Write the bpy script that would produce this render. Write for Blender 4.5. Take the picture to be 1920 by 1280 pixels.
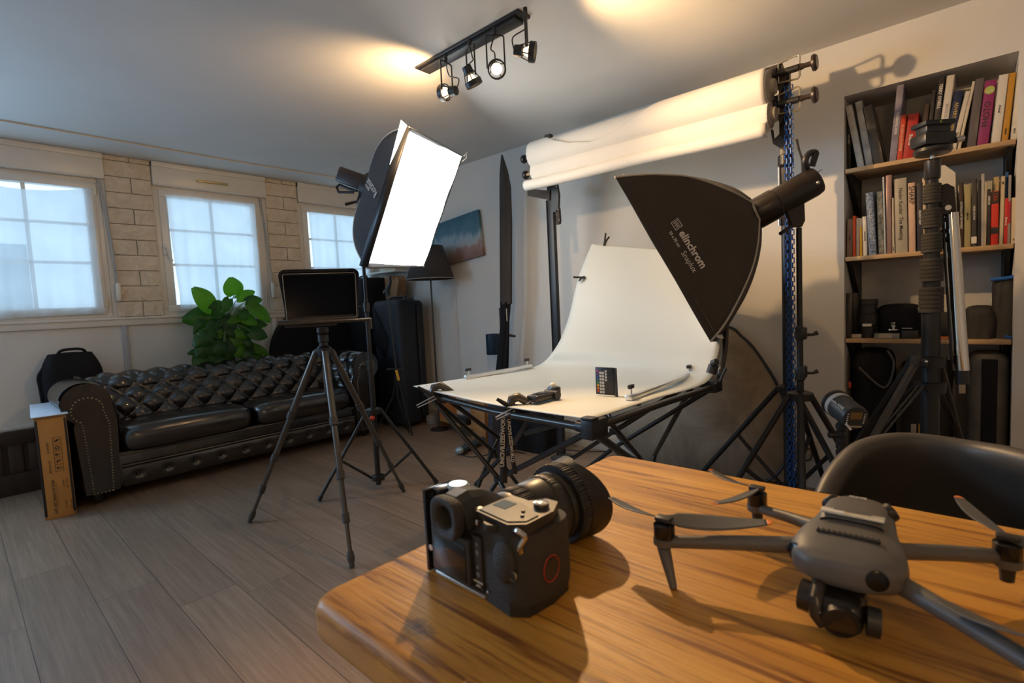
import bpy, bmesh, math, random
from mathutils import Vector, Matrix, noise
random.seed(7)
for o in list(bpy.data.objects): bpy.data.objects.remove(o)
scn = bpy.context.scene
COL = scn.collection
PI = math.pi
V = Vector
def rad(a): return a*PI/180

# ---------------------------------------------------------------- camera
F_PX = 957.0; CAM_H = 1.12
def cam_axes(yaw, pit, rol):
    cy, sy = math.cos(yaw), math.sin(yaw); cp, sp = math.cos(pit), math.sin(pit); cr, sr = math.cos(rol), math.sin(rol)
    A = Matrix(((cy, sy, 0), (0, 0, -1), (-sy, cy, 0)))
    P = Matrix(((1, 0, 0), (0, cp, -sp), (0, sp, cp)))
    Q = Matrix(((cr, -sr, 0), (sr, cr, 0), (0, 0, 1)))
    return Q @ P @ A
CM = cam_axes(rad(42.18), rad(4.12), rad(-2.79))      # rows: right, down, forward
CO = V((0, 0, CAM_H))
cd = bpy.data.cameras.new('camera'); cam = bpy.data.objects.new('camera', cd); COL.objects.link(cam)
r_, d_, f_ = CM[0], CM[1], CM[2]
cam.matrix_world = Matrix(((r_[0], -d_[0], -f_[0], 0), (r_[1], -d_[1], -f_[1], 0), (r_[2], -d_[2], -f_[2], CAM_H), (0, 0, 0, 1)))
cd.sensor_width = 36; cd.lens = F_PX*36/1920; cd.clip_start = 0.02; cd.clip_end = 100
cd.dof.use_dof = True; cd.dof.focus_distance = 2.6; cd.dof.aperture_fstop = 7.0
scn.camera = cam
# surveying helpers: where a sight line meets a plane of the room
def ray(x, y): return CM.transposed() @ V((x-960, y-640, F_PX))
def Pz(x, y, z): r = ray(x, y); return CO + r*((z-CAM_H)/r.z)
def Px(x, y, X): r = ray(x, y); return CO + r*(X/r.x)
def Py(x, y, Y): r = ray(x, y); return CO + r*(Y/r.y)
def W(x, y, d): return CO + ray(x, y)*(d/F_PX)

# ---------------------------------------------------------------- view and world
vs = scn.view_settings
vs.view_transform = 'Standard'; vs.look = 'None'; vs.gamma = 1; vs.use_curve_mapping = False
vs.exposure = 0.36
wd = bpy.data.worlds.new('sky'); scn.world = wd; wd.use_nodes = True
bg = wd.node_tree.nodes['Background']; bg.inputs[0].default_value = (0.54, 0.77, 1.0, 1); bg.inputs[1].default_value = 1.75

# ---------------------------------------------------------------- room dimensions
WX = -4.846      # window wall
BY = 3.22        # back wall
CZ = 2.387       # ceiling
RX = 2.6; FY = -2.4

# ---------------------------------------------------------------- lights
def lamp(name, kind, loc, energy, color, aim=None, **k):
    l = bpy.data.lights.new(name, kind); l.energy = energy; l.color = color
    o = bpy.data.objects.new(name, l); COL.objects.link(o); o.location = loc
    if aim is not None: o.rotation_euler = (V(aim)-V(loc)).to_track_quat('-Z', 'Y').to_euler()
    for a, b in k.items(): setattr(l, a, b)
    return o
WARM = (1.0, 0.62, 0.29)
WIN = [(0.02, 0.86), (1.19, 2.035), (2.365, 3.18)]
lamp('added_warm_fill', 'POINT', (0.9, -1.1, 2.15), 13, WARM, shadow_soft_size=0.12)   # unseen warm fill light, added behind the camera to brighten the room
ADDED_WIN = (-1.95, -0.45)                  # unseen extra opening, added behind the camera to let in fill daylight
lamp('added_window_fill', 'AREA', (WX-0.14, sum(ADDED_WIN)/2, 1.70), 92, (0.42, 0.66, 1.0), (0, sum(ADDED_WIN)/2+0.8, 1.2), shape='RECTANGLE', size=1.4, size_y=1.0)  # added bluish fill shining in through the unseen extra opening

# ---------------------------------------------------------------- materials
MATS = {}
def nt(name):
    m = bpy.data.materials.new(name); m.use_nodes = True
    return m, m.node_tree.nodes, m.node_tree.links, m.node_tree.nodes['Principled BSDF']
def mat(name, col, rough=0.5, metal=0.0, spec=0.5, var=0.06, vs_=12.0, bump=0.0, bs=60.0, emit=None, es=0.0, trans=0.0, coat=0.0):
    if name in MATS: return MATS[name]
    m, N, L, b = nt(name)
    b.inputs['Roughness'].default_value = rough; b.inputs['Metallic'].default_value = metal
    b.inputs['Specular IOR Level'].default_value = spec; b.inputs['Coat Weight'].default_value = coat
    tc = N.new('ShaderNodeTexCoord'); nz = N.new('ShaderNodeTexNoise'); nz.inputs['Scale'].default_value = vs_; nz.inputs['Detail'].default_value = 4
    L.new(tc.outputs['Object'], nz.inputs['Vector'])
    rp = N.new('ShaderNodeValToRGB'); rp.color_ramp.elements[0].position = 0.3; rp.color_ramp.elements[1].position = 0.7
    rp.color_ramp.elements[0].color = tuple(c*(1-var) for c in col[:3])+(1,); rp.color_ramp.elements[1].color = tuple(min(1, c*(1+var)) for c in col[:3])+(1,)
    L.new(nz.outputs['Fac'], rp.inputs['Fac']); L.new(rp.outputs['Color'], b.inputs['Base Color'])
    if bump:
        n2 = N.new('ShaderNodeTexNoise'); n2.inputs['Scale'].default_value = bs; n2.inputs['Detail'].default_value = 5
        L.new(tc.outputs['Object'], n2.inputs['Vector'])
        bp = N.new('ShaderNodeBump'); bp.inputs['Strength'].default_value = bump; bp.inputs['Distance'].default_value = 0.01
        L.new(n2.outputs['Fac'], bp.inputs['Height']); L.new(bp.outputs['Normal'], b.inputs['Normal'])
    if emit: b.inputs['Emission Color'].default_value = tuple(emit)+(1,); b.inputs['Emission Strength'].default_value = es
    if trans:
        tr = N.new('ShaderNodeBsdfTransparent'); mx = N.new('ShaderNodeMixShader'); mx.inputs[0].default_value = trans
        out = N['Material Output']; L.new(b.outputs[0], mx.inputs[1]); L.new(tr.outputs[0], mx.inputs[2]); L.new(mx.outputs[0], out.inputs['Surface'])
    MATS[name] = m; return m
def math_n(N, L, op, a, b=None, c=None):
    n = N.new('ShaderNodeMath'); n.operation = op
    for i, v in enumerate((a, b, c)):
        if v is None: continue
        if isinstance(v, (int, float)): n.inputs[i].default_value = v
        else: L.new(v, n.inputs[i])
    return n.outputs[0]
def ramp(N, L, fac, stops):
    r = N.new('ShaderNodeValToRGB'); e = r.color_ramp.elements
    while len(e) < len(stops): e.new(0.5)
    for i, (p, c) in enumerate(stops): e[i].position = p; e[i].color = tuple(c)+(1,)
    L.new(fac, r.inputs['Fac']); return r.outputs['Color']
def mixc(N, L, f, a, b, mode='MIX'):
    m = N.new('ShaderNodeMix'); m.data_type = 'RGBA'; m.blend_type = mode
    if isinstance(f, (int, float)): m.inputs[0].default_value = f
    else: L.new(f, m.inputs[0])
    for i, v in ((6, a), (7, b)):
        if isinstance(v, tuple): m.inputs[i].default_value = v+(1,)
        else: L.new(v, m.inputs[i])
    return m.outputs[2]
def bumpn(N, L, h, b, st=0.3, d=0.005):
    bp = N.new('ShaderNodeBump'); bp.inputs['Strength'].default_value = st; bp.inputs['Distance'].default_value = d
    L.new(h, bp.inputs['Height']); L.new(bp.outputs['Normal'], b.inputs['Normal'])

def floor_mat():
    m, N, L, b = nt('oak_vinyl_planks')
    tc = N.new('ShaderNodeTexCoord'); sx = N.new('ShaderNodeSeparateXYZ'); L.new(tc.outputs['Object'], sx.inputs[0])
    X, Y = sx.outputs[0], sx.outputs[1]
    row = math_n(N, L, 'DIVIDE', math_n(N, L, 'SUBTRACT', Y, 0.105), 0.208)
    ri = math_n(N, L, 'FLOOR', row)
    wn = N.new('ShaderNodeTexWhiteNoise'); wn.noise_dimensions = '1D'; L.new(ri, wn.inputs['W'])
    cx = math_n(N, L, 'ADD', math_n(N, L, 'DIVIDE', X, 1.22), wn.outputs['Value'])
    ci = math_n(N, L, 'FLOOR', cx)
    cb = N.new('ShaderNodeCombineXYZ'); L.new(ri, cb.inputs[0]); L.new(ci, cb.inputs[1])
    w2 = N.new('ShaderNodeTexWhiteNoise'); w2.noise_dimensions = '2D'; L.new(cb.outputs[0], w2.inputs['Vector'])
    fr = math_n(N, L, 'FRACT', row); fc = math_n(N, L, 'FRACT', cx)
    e1 = math_n(N, L, 'MINIMUM', fr, math_n(N, L, 'SUBTRACT', 1.0, fr))
    e2 = math_n(N, L, 'MULTIPLY', math_n(N, L, 'MINIMUM', fc, math_n(N, L, 'SUBTRACT', 1.0, fc)), 5.9)
    e = math_n(N, L, 'MINIMUM', e1, e2)
    seam = math_n(N, L, 'LESS_THAN', e, 0.006)
    # grain stretched along the plank
    mp = N.new('ShaderNodeMapping'); mp.inputs['Scale'].default_value = (2.2, 60.0, 1); L.new(tc.outputs['Object'], mp.inputs[0])
    off = N.new('ShaderNodeVectorMath'); off.operation = 'MULTIPLY_ADD'; off.inputs[1].default_value = (7, 7, 7)
    L.new(w2.outputs['Color'], off.inputs[0]); L.new(mp.outputs[0], off.inputs[2])
    g = N.new('ShaderNodeTexNoise'); g.inputs['Scale'].default_value = 1.0; g.inputs['Detail'].default_value = 7; g.inputs['Roughness'].default_value = 0.72; g.inputs['Distortion'].default_value = 0.25
    L.new(off.outputs[0], g.inputs['Vector'])
    base = ramp(N, L, g.outputs['Fac'], [(0.25, (0.17, 0.115, 0.078)), (0.5, (0.27, 0.19, 0.132)), (0.75, (0.37, 0.275, 0.20))])
    tone = ramp(N, L, w2.outputs['Value'], [(0.0, (0.86, 0.83, 0.80)), (1.0, (1.06, 1.02, 0.98))])
    c = mixc(N, L, 1.0, base, tone, 'MULTIPLY')
    c = mixc(N, L, seam, c, (0.05, 0.035, 0.025))
    L.new(c, b.inputs['Base Color'])
    b.inputs['Roughness'].default_value = 0.36; b.inputs['Specular IOR Level'].default_value = 0.6
    h = math_n(N, L, 'SUBTRACT', g.outputs['Fac'], math_n(N, L, 'MULTIPLY', seam, 1.5))
    bumpn(N, L, h, b, 0.35, 0.002)
    return m
def table_mat():
    m, N, L, b = nt('honey_oak_tabletop')
    tc = N.new('ShaderNodeTexCoord')
    def noise_(sc, det, ro, dis, scale=(1, 1, 1)):
        mp = N.new('ShaderNodeMapping'); mp.inputs['Scale'].default_value = scale; L.new(tc.outputs['Object'], mp.inputs[0])
        g = N.new('ShaderNodeTexNoise'); g.inputs['Scale'].default_value = sc; g.inputs['Detail'].default_value = det; g.inputs['Roughness'].default_value = ro; g.inputs['Distortion'].default_value = dis
        L.new(mp.outputs[0], g.inputs['Vector']); return g.outputs['Fac']
    g1 = noise_(1.0, 7, 0.65, 0.25, (3.5, 75, 20))
    g2 = noise_(1.0, 4, 0.55, 0.3, (2.2, 11, 5))
    g3 = noise_(1.0, 3, 0.5, 0.2, (4.0, 120, 60))
    base = ramp(N, L, g2, [(0.3, (0.42, 0.19, 0.024)), (0.5, (0.60, 0.295, 0.046)), (0.7, (0.68, 0.36, 0.070))])
    gr = ramp(N, L, g1, [(0.36, (0.38, 0.26, 0.20)), (0.48, (0.93, 0.9, 0.88)), (0.7, (1.08, 1.06, 1.04))])
    c = mixc(N, L, 1.0, base, gr, 'MULTIPLY')
    cr = ramp(N, L, g3, [(0.24, (0.25, 0.18, 0.12)), (0.33, (1, 1, 1))])
    c = mixc(N, L, 0.8, c, mixc(N, L, 1.0, c, cr, 'MULTIPLY'))
    # a knot near the corner
    vd = N.new('ShaderNodeVectorMath'); vd.operation = 'SUBTRACT'; vd.inputs[1].default_value = KNOT; L.new(tc.outputs['Object'], vd.inputs[0])
    vm = N.new('ShaderNodeVectorMath'); vm.operation = 'MULTIPLY'; vm.inputs[1].default_value = (1, 1.5, 0); L.new(vd.outputs[0], vm.inputs[0])
    ln = N.new('ShaderNodeVectorMath'); ln.operation = 'LENGTH'; L.new(vm.outputs[0], ln.inputs[0])
    wob = math_n(N, L, 'MULTIPLY', noise_(45, 5, 0.7, 0.8), 0.085)
    dd = math_n(N, L, 'ADD', ln.outputs['Value'], wob)
    k = ramp(N, L, math_n(N, L, 'MULTIPLY', dd, 10), [(0.42, (1, 1, 1)), (0.66, (0, 0, 0))])
    c = mixc(N, L, k, c, (0.13, 0.07, 0.045))
    L.new(c, b.inputs['Base Color'])
    b.inputs['Roughness'].default_value = 0.40; b.inputs['Specular IOR Level'].default_value = 0.4
    bumpn(N, L, g1, b, 0.5, 0.003)
    return m
def wood_mat(name, c0, c1, sc=(2, 25, 25), rough=0.55):
    if name in MATS: return MATS[name]
    m, N, L, b = nt(name); tc = N.new('ShaderNodeTexCoord'); mp = N.new('ShaderNodeMapping'); mp.inputs['Scale'].default_value = sc
    L.new(tc.outputs['Object'], mp.inputs[0]); g = N.new('ShaderNodeTexNoise'); g.inputs['Scale'].default_value = 1; g.inputs['Detail'].default_value = 5; g.inputs['Distortion'].default_value = .5
    L.new(mp.outputs[0], g.inputs['Vector'])
    L.new(ramp(N, L, g.outputs['Fac'], [(0.3, c0), (0.7, c1)]), b.inputs['Base Color']); b.inputs['Roughness'].default_value = rough
    bumpn(N, L, g.outputs['Fac'], b, 0.15, 0.002); MATS[name] = m; return m
def brick_mat():
    m, N, L, b = nt('cream_stone_slips')
    tc = N.new('ShaderNodeTexCoord'); g = N.new('ShaderNodeTexNoise'); g.inputs['Scale'].default_value = 9; g.inputs['Detail'].default_value = 8; g.inputs['Distortion'].default_value = 1.4
    L.new(tc.outputs['Object'], g.inputs['Vector'])
    L.new(ramp(N, L, g.outputs['Fac'], [(0.3, (0.62, 0.53, 0.41)), (0.7, (0.78, 0.69, 0.56))]), b.inputs['Base Color'])
    b.inputs['Roughness'].default_value = 0.85; bumpn(N, L, g.outputs['Fac'], b, 0.9, 0.02); return m
def curtain_mat():
    m, N, L, b = nt('white_voile')
    out = N['Material Output']; tl = N.new('ShaderNodeBsdfTranslucent'); tr = N.new('ShaderNodeBsdfTransparent'); df = N.new('ShaderNodeBsdfDiffuse')
    tc = N.new('ShaderNodeTexCoord'); g = N.new('ShaderNodeTexNoise'); g.inputs['Scale'].default_value = 6; L.new(tc.outputs['Object'], g.inputs['Vector'])
    c = ramp(N, L, g.outputs['Fac'], [(0.3, (0.84, 0.87, 0.9)), (0.7, (0.93, 0.95, 0.97))])
    L.new(c, tl.inputs[0]); L.new(c, df.inputs[0])
    a = N.new('ShaderNodeMixShader'); a.inputs[0].default_value = 0.25; L.new(tl.outputs[0], a.inputs[1]); L.new(df.outputs[0], a.inputs[2])
    z = N.new('ShaderNodeMixShader'); z.inputs[0].default_value = 0.20; L.new(a.outputs[0], z.inputs[1]); L.new(tr.outputs[0], z.inputs[2])
    L.new(z.outputs[0], out.inputs['Surface']); return m
def glass_mat():
    m, N, L, b = nt('window_glass')
    out = N['Material Output']; gl = N.new('ShaderNodeBsdfGlossy'); gl.inputs['Roughness'].default_value = 0.02; tr = N.new('ShaderNodeBsdfTransparent')
    tc = N.new('ShaderNodeTexCoord'); g = N.new('ShaderNodeTexNoise'); L.new(tc.outputs['Object'], g.inputs['Vector'])
    L.new(ramp(N, L, g.outputs['Fac'], [(0, (0.93, 0.96, 0.96)), (1, (0.96, 0.98, 0.98))]), tr.inputs[0])
    z = N.new('ShaderNodeMixShader'); z.inputs[0].default_value = 0.93; L.new(gl.outputs[0], z.inputs[1]); L.new(tr.outputs[0], z.inputs[2]); L.new(z.outputs[0], out.inputs['Surface']); return m
def plaster(name, col, bump=0.12):
    return mat(name, col, rough=0.85, var=0.025, vs_=2.5, bump=bump, bs=35)

M_wall = plaster('off_white_plaster', (0.70, 0.68, 0.63))
M_ceil = plaster('matte_ceiling_paint', (0.74, 0.73, 0.70), 0.05)
M_black = mat('black_plastic', (0.018, 0.018, 0.019), 0.42)
M_blackm = mat('matte_black_metal', (0.022, 0.021, 0.021), 0.38, 0.2)
M_gloss = mat('glossy_black', (0.012, 0.012, 0.013), 0.15)
M_chrome = mat('brushed_chrome', (0.62, 0.60, 0.56), 0.18, 1.0, bump=0.02)
M_alu = mat('silver_aluminium', (0.72, 0.72, 0.72), 0.32, 0.9)
M_steel = mat('zinc_steel', (0.62, 0.58, 0.45), 0.35, 0.8)
M_white = mat('white_pvc', (0.74, 0.72, 0.67), 0.35, var=0.02)
M_rubber = mat('grey_rubber', (0.055, 0.052, 0.045), 0.7, bump=0.05)
M_fab = mat('black_nylon', (0.010, 0.010, 0.012), 0.8, spec=0.25, bump=0.25, bs=140)
M_fabb = mat('dark_navy_nylon', (0.012, 0.016, 0.024), 0.62, bump=0.2, bs=140)
M_soft = mat('softbox_black_cloth', (0.050, 0.041, 0.034), 0.85, bump=0.2, bs=120, vs_=4, var=0.12)
M_trim = mat('grey_binding_tape', (0.42, 0.40, 0.35), 0.7)
M_leather = mat('dark_brown_leather', (0.014, 0.010, 0.008), 0.22, spec=0.9, coat=0.35, var=0.25, vs_=5, bump=0.07, bs=160)
M_brass = mat('dull_brass_nails', (0.45, 0.38, 0.24), 0.35, 0.9)
M_card = mat('brown_cardboard', (0.42, 0.21, 0.07), 0.75, var=0.08, vs_=5)
M_orange = mat('orange_plastic', (0.85, 0.20, 0.02), 0.4)
M_red = mat('red_plastic', (0.60, 0.05, 0.02), 0.4)
M_yellow = mat('yellow_plastic', (0.80, 0.45, 0.03), 0.4)
M_blue = mat('blue_chain_plastic', (0.02, 0.12, 0.48), 0.35)
M_tex = mat('white_print', (0.70, 0.68, 0.62), 0.6)
M_ink = mat('black_print', (0.03, 0.025, 0.02), 0.6)
M_paper = mat('white_paper_roll', (0.80, 0.77, 0.71), 0.75, var=0.02, vs_=3)
M_sheet = mat('white_acrylic_sheet', (0.60, 0.63, 0.60), 0.5, var=0.01, vs_=2)
M_graph = mat('gunmetal_tube', (0.060, 0.055, 0.050), 0.3, 0.6)
M_carbon = mat('brown_grey_tripod_tube', (0.10, 0.088, 0.075), 0.32, 0.45)
M_curtain = curtain_mat(); M_glass = glass_mat(); M_brick = brick_mat()

# ---------------------------------------------------------------- mesh helpers
def frame(o, x, y):
    o = V(o); x = V(x).normalized(); y = V(y); z = x.cross(y).normalized(); y = z.cross(x)
    return Matrix(((x.x, y.x, z.x, o.x), (x.y, y.y, z.y, o.y), (x.z, y.z, z.z, o.z), (0, 0, 0, 1)))
def T(x, y, z): return Matrix.Translation((x, y, z))
def along(p0, p1, up=(0, 0, 1)):
    z = (V(p1)-V(p0)).normalized(); u = V(up)
    if abs(z.dot(u)) > 0.98: u = V((1, 0, 0))
    x = u.cross(z).normalized(); y = z.cross(x)
    return Matrix(((x.x, y.x, z.x, p0[0]), (x.y, y.y, z.y, p0[1]), (x.z, y.z, z.z, p0[2]), (0, 0, 0, 1)))
def base_of(o):
    b = V((0, 0, 0))
    while o is not None: b += o.location; o = o.parent
    return b
class MB:
    def __init__(s): s.bm = bmesh.new(); s.mi = 0
    def _f(s, vs, smooth=True):
        try: f = s.bm.faces.new(vs)
        except ValueError: return None
        f.material_index = s.mi; return f
    def box(s, M, sx, sy, sz, bev=0.0, seg=2):
        b = bmesh.new(); bmesh.ops.create_cube(b, size=1.0)
        for v in b.verts: v.co = V((v.co.x*sx, v.co.y*sy, v.co.z*sz))
        if bev > 0: bmesh.ops.bevel(b, geom=b.edges[:], offset=min(bev, 0.49*min(sx, sy, sz)), segments=seg, affect='EDGES', profile=0.5)
        return s.merge(b, M)
    def merge(s, b, M):
        if not isinstance(M, Matrix): M = Matrix.Translation(V(M))
        mp = {v: s.bm.verts.new(M @ v.co) for v in b.verts}
        for f in b.faces: s._f([mp[v] for v in f.verts])
        b.free(); return s
    def aabb(s, x0, x1, y0, y1, z0, z1, bev=0.0): return s.box(((x0+x1)/2, (y0+y1)/2, (z0+z1)/2), abs(x1-x0), abs(y1-y0), abs(z1-z0), bev)
    def tube(s, pts, r, n=10, caps=True, closed=False):
        pts = [V(p) for p in pts]; k = len(pts); R = r if isinstance(r, (list, tuple)) else [r]*k
        rings = []; up = None
        for i, p in enumerate(pts):
            if closed: t = pts[(i+1) % k]-pts[i-1]
            elif i == 0: t = pts[1]-p
            elif i == k-1: t = p-pts[i-1]
            else: t = (pts[i+1]-p).normalized()+(p-pts[i-1]).normalized()
            t.normalize()
            if up is None:
                up = V((0, 0, 1)) if abs(t.z) < 0.9 else V((1, 0, 0))
            x = up.cross(t)
            if x.length < 1e-5: x = V((1, 0, 0)).cross(t)
            x.normalize(); y = t.cross(x); up = y
            rings.append([s.bm.verts.new(p+x*(math.cos(2*PI*j/n)*R[i])+y*(math.sin(2*PI*j/n)*R[i])) for j in range(n)])
        m = k if closed else k-1
        for i in range(m):
            a, b = rings[i], rings[(i+1) % k]
            for j in range(n): s._f([a[j], a[(j+1) % n], b[(j+1) % n], b[j]])
        if caps and not closed: s._f(list(reversed(rings[0]))); s._f(rings[-1])
        return s
    def cyl(s, p0, p1, r0, r1=None, n=20): return s.tube([p0, p1], [r0, r0 if r1 is None else r1], n)
    def lathe(s, M, prof, n=28, cap0=True, cap1=True, fn=None):
        rings = []
        for (r, z) in prof:
            rings.append([s.bm.verts.new(M @ V((math.cos(2*PI*j/n)*r*(fn(2*PI*j/n, z) if fn else 1), math.sin(2*PI*j/n)*r*(fn(2*PI*j/n, z) if fn else 1), z))) for j in range(n)])
        for i in range(len(rings)-1):
            a, b = rings[i], rings[i+1]
            for j in range(n): s._f([a[j], a[(j+1) % n], b[(j+1) % n], b[j]])
        if cap0: s._f(list(reversed(rings[0])))
        if cap1: s._f(rings[-1])
        return s
    def prism(s, M, poly, h, z0=0.0):
        a = [s.bm.verts.new(M @ V((x, y, z0))) for x, y in poly]; b = [s.bm.verts.new(M @ V((x, y, z0+h))) for x, y in poly]
        n = len(poly)
        for j in range(n): s._f([a[j], a[(j+1) % n], b[(j+1) % n], b[j]])
        s._f(list(reversed(a))); s._f(b); return s
    def grid(s, fn, nu, nv, cu=False, cv=False):
        g = [[s.bm.verts.new(V(fn(i/nu, j/nv))) for j in range(nv if cv else nv+1)] for i in range(nu if cu else nu+1)]
        for i in range(nu):
            for j in range(nv):
                s._f([g[i][j], g[(i+1) % len(g)][j], g[(i+1) % len(g)][(j+1) % len(g[0])], g[i][(j+1) % len(g[0])]])
        return s
    def ball(s, c, r, sc=(1, 1, 1), M=None, n=16):
        b = bmesh.new(); bmesh.ops.create_uvsphere(b, u_segments=n, v_segments=max(6, n//2), radius=r)
        for v in b.verts: v.co = V((v.co.x*sc[0], v.co.y*sc[1], v.co.z*sc[2]))
        MM = Matrix.Translation(V(c)) if M is None else M @ Matrix.Translation(V(c))
        return s.merge(b, MM)
    def quad(s, *p): s._f([s.bm.verts.new(V(q)) for q in p]); return s
    def build(s, name, m, parent=None, thick=0.0, off=0.0, sub=0, ang=38, flat=False, weld=False):
        bm = s.bm; o0 = base_of(parent) if parent else V((0, 0, 0))
        if weld: bmesh.ops.remove_doubles(bm, verts=bm.verts[:], dist=1e-5)
        bmesh.ops.recalc_face_normals(bm, faces=bm.faces[:])
        for v in bm.verts: v.co -= o0
        ca = math.cos(rad(ang))
        for f in bm.faces: f.smooth = not flat
        for e in bm.edges:
            if len(e.link_faces) == 2 and e.link_faces[0].normal.dot(e.link_faces[1].normal) < ca: e.smooth = False
        me = bpy.data.meshes.new(name); bm.to_mesh(me); bm.free()
        for q in (m if isinstance(m, (list, tuple)) else [m]): me.materials.append(q)
        o = bpy.data.objects.new(name, me); COL.objects.link(o)
        if parent: o.parent = parent
        if thick: md = o.modifiers.new('thick', 'SOLIDIFY'); md.thickness = thick; md.offset = off
        if sub: md = o.modifiers.new('sub', 'SUBSURF'); md.levels = sub; md.render_levels = sub
        return o
def thing(name, label, cat, loc=(0, 0, 0), group=None):
    o = bpy.data.objects.new(name, None); COL.objects.link(o); o.location = loc; o.empty_display_size = 0.1
    o['label'] = label; o['category'] = cat
    if group: o['group'] = group
    return o
def tag(o, label, cat, group=None):
    o['label'] = label; o['category'] = cat
    if group: o['group'] = group
    return o
def struct(o): o['kind'] = 'structure'; return o
def at_base(o, p):
    p = V(p); d = p-o.location
    for v in o.data.vertices: v.co -= d
    o.location = p; return o
FONTS = {}
def prj(p):
    v = CM @ (V(p)-CO); return v.x/v.z*F_PX+960, v.y/v.z*F_PX+640
def on_surface(fn, px, py, dx, dy, off=0.006):
    """tangent frame on the surface fn(u,v) where the sight line px,py meets it; x runs along (dx,dy)"""
    best = None
    for i in range(41):
        for j in range(41):
            p = V(fn(i/40, j/40)); a, b = prj(p); e = (a-px)**2+(b-py)**2
            if best is None or e < best[0]: best = (e, i/40, j/40, p)
    _, u, v, p = best; e = 0.02
    du = V(fn(min(1, u+e), v))-V(fn(max(0, u-e), v)); dv = V(fn(u, min(1, v+e)))-V(fn(u, max(0, v-e)))
    n = du.cross(dv).normalized()
    if n.dot(CO-p) < 0: n = -n
    r0, r1 = ray(px, py), ray(px+dx, py+dy)
    q0 = CO+r0*((p-CO).dot(n)/r0.dot(n)); q1 = CO+r1*((p-CO).dot(n)/r1.dot(n))
    x = (q1-q0).normalized(); y = n.cross(x)
    return frame(q0+n*off, x, y)
def text(name, body, M, size, m, parent, ext=0.0004, align='CENTER', bold=0.0, sx=1.0):
    cu = bpy.data.curves.new(name, 'FONT'); cu.body = body; cu.size = size; cu.extrude = ext; cu.align_x = align; cu.align_y = 'CENTER'; cu.resolution_u = 2
    cu.offset = bold
    t = bpy.data.objects.new(name+'_tmp', cu); COL.objects.link(t)
    bpy.context.view_layer.update()
    me = bpy.data.meshes.new_from_object(t.evaluated_get(bpy.context.evaluated_depsgraph_get()))
    bpy.data.objects.remove(t)
    o0 = base_of(parent) if parent else V((0, 0, 0))
    me.transform(Matrix.Translation(-o0) @ M @ Matrix.Diagonal((sx, 1, 1, 1)))
    me.name = name; me.materials.clear(); me.materials.append(m)
    o = bpy.data.objects.new(name, me); COL.objects.link(o)
    if parent: o.parent = parent
    return o
def lerp(a, b, t): return V(a)*(1-t)+V(b)*t
def spline(pts, n=8):
    pts = [V(p) for p in pts]; out = []
    for i in range(len(pts)-1):
        p0 = pts[max(i-1, 0)]; p1 = pts[i]; p2 = pts[i+1]; p3 = pts[min(i+2, len(pts)-1)]
        for k in range(n):
            t = k/n; out.append(0.5*((2*p1)+(p2-p0)*t+(2*p0-5*p1+4*p2-p3)*t*t+(3*p1-p0-3*p2+p3)*t*t*t))
    out.append(pts[-1]); return out

# ================================================================ ROOM
NX0, NX1, NZ1, ND = -0.511, 0.136, 2.112, 0.33       # niche
m = MB().aabb(WX-0.3, RX+0.1, FY-0.1, BY+0.5, -0.12, 0); struct(m.build('floor', floor_mat()))
m = MB().aabb(WX-0.3, RX+0.1, FY-0.1, BY+0.5, CZ, CZ+0.12); struct(m.build('ceiling', M_ceil))
m = MB()                                              # window wall with three openings plus the added unseen one
def wl(y0, y1, z0, z1): m.aabb(WX-0.28, WX, y0, y1, z0, z1)
SILL, HEAD = 1.165, 2.215
wl(FY, BY+0.5, 0, SILL); wl(FY, BY+0.5, HEAD, CZ)
edges = [FY] + [q for w in [ADDED_WIN]+WIN for q in w] + [BY+0.5]
for i in range(0, len(edges), 2): wl(edges[i], edges[i+1], SILL, HEAD)
struct(m.build('wall_left', M_wall))
m = MB()
m.aabb(WX, NX0, BY, BY+0.45, 0, CZ).aabb(NX1, RX, BY, BY+0.45, 0, CZ).aabb(NX0, NX1, BY, BY+0.45, NZ1, CZ).aabb(NX0, NX1, BY+ND, BY+0.45, 0, NZ1)
struct(m.build('wall_back', M_wall))
struct(MB().aabb(RX, RX+0.1, FY, BY+0.45, 0, CZ).build('wall_right', M_wall))
struct(MB().aabb(WX-0.28, RX+0.1, FY-0.1, FY, 0, CZ).build('wall_front', M_wall))
# baseboards and window ledge
M_base = mat('painted_skirting', (0.55, 0.50, 0.42), 0.5)
struct(MB().aabb(WX+0.3, NX0, BY-0.014, BY, 0, 0.105, 0.004).build('baseboard_back', M_base))
struct(MB().aabb(NX1, RX, BY-0.014, BY, 0, 0.105, 0.004).build('baseboard_right', M_base))
M_dw = wood_mat('dark_stained_slats', (0.03, 0.020, 0.015), (0.055, 0.037, 0.027), (20, 20, 3))
m = MB().aabb(WX, WX+0.055, FY, 0.62, 0, 0.14, 0.004)
m.aabb(WX, WX+0.05, FY, 0.62, 0.34, 0.43, 0.006).aabb(WX, WX+0.012, FY, 0.62, 0.13, 0.35)
y = FY
while y < 0.6:
    m.aabb(WX, WX+0.035, y+0.008, y+0.082, 0.14, 0.34, 0.004); y += 0.10
struct(m.build('baseboard_left', M_dw))
m = MB().aabb(WX, WX+0.018, FY, BY, 1.105, 1.165, 0.004).aabb(WX, WX+0.028, FY, BY, 1.15, 1.168, 0.004)
struct(m.build('trim_1', M_white))
struct(MB().aabb(WX, WX+0.012, FY, 0.62, 0.43, 0.455, 0.003).build('trim_2', M_white))
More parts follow.
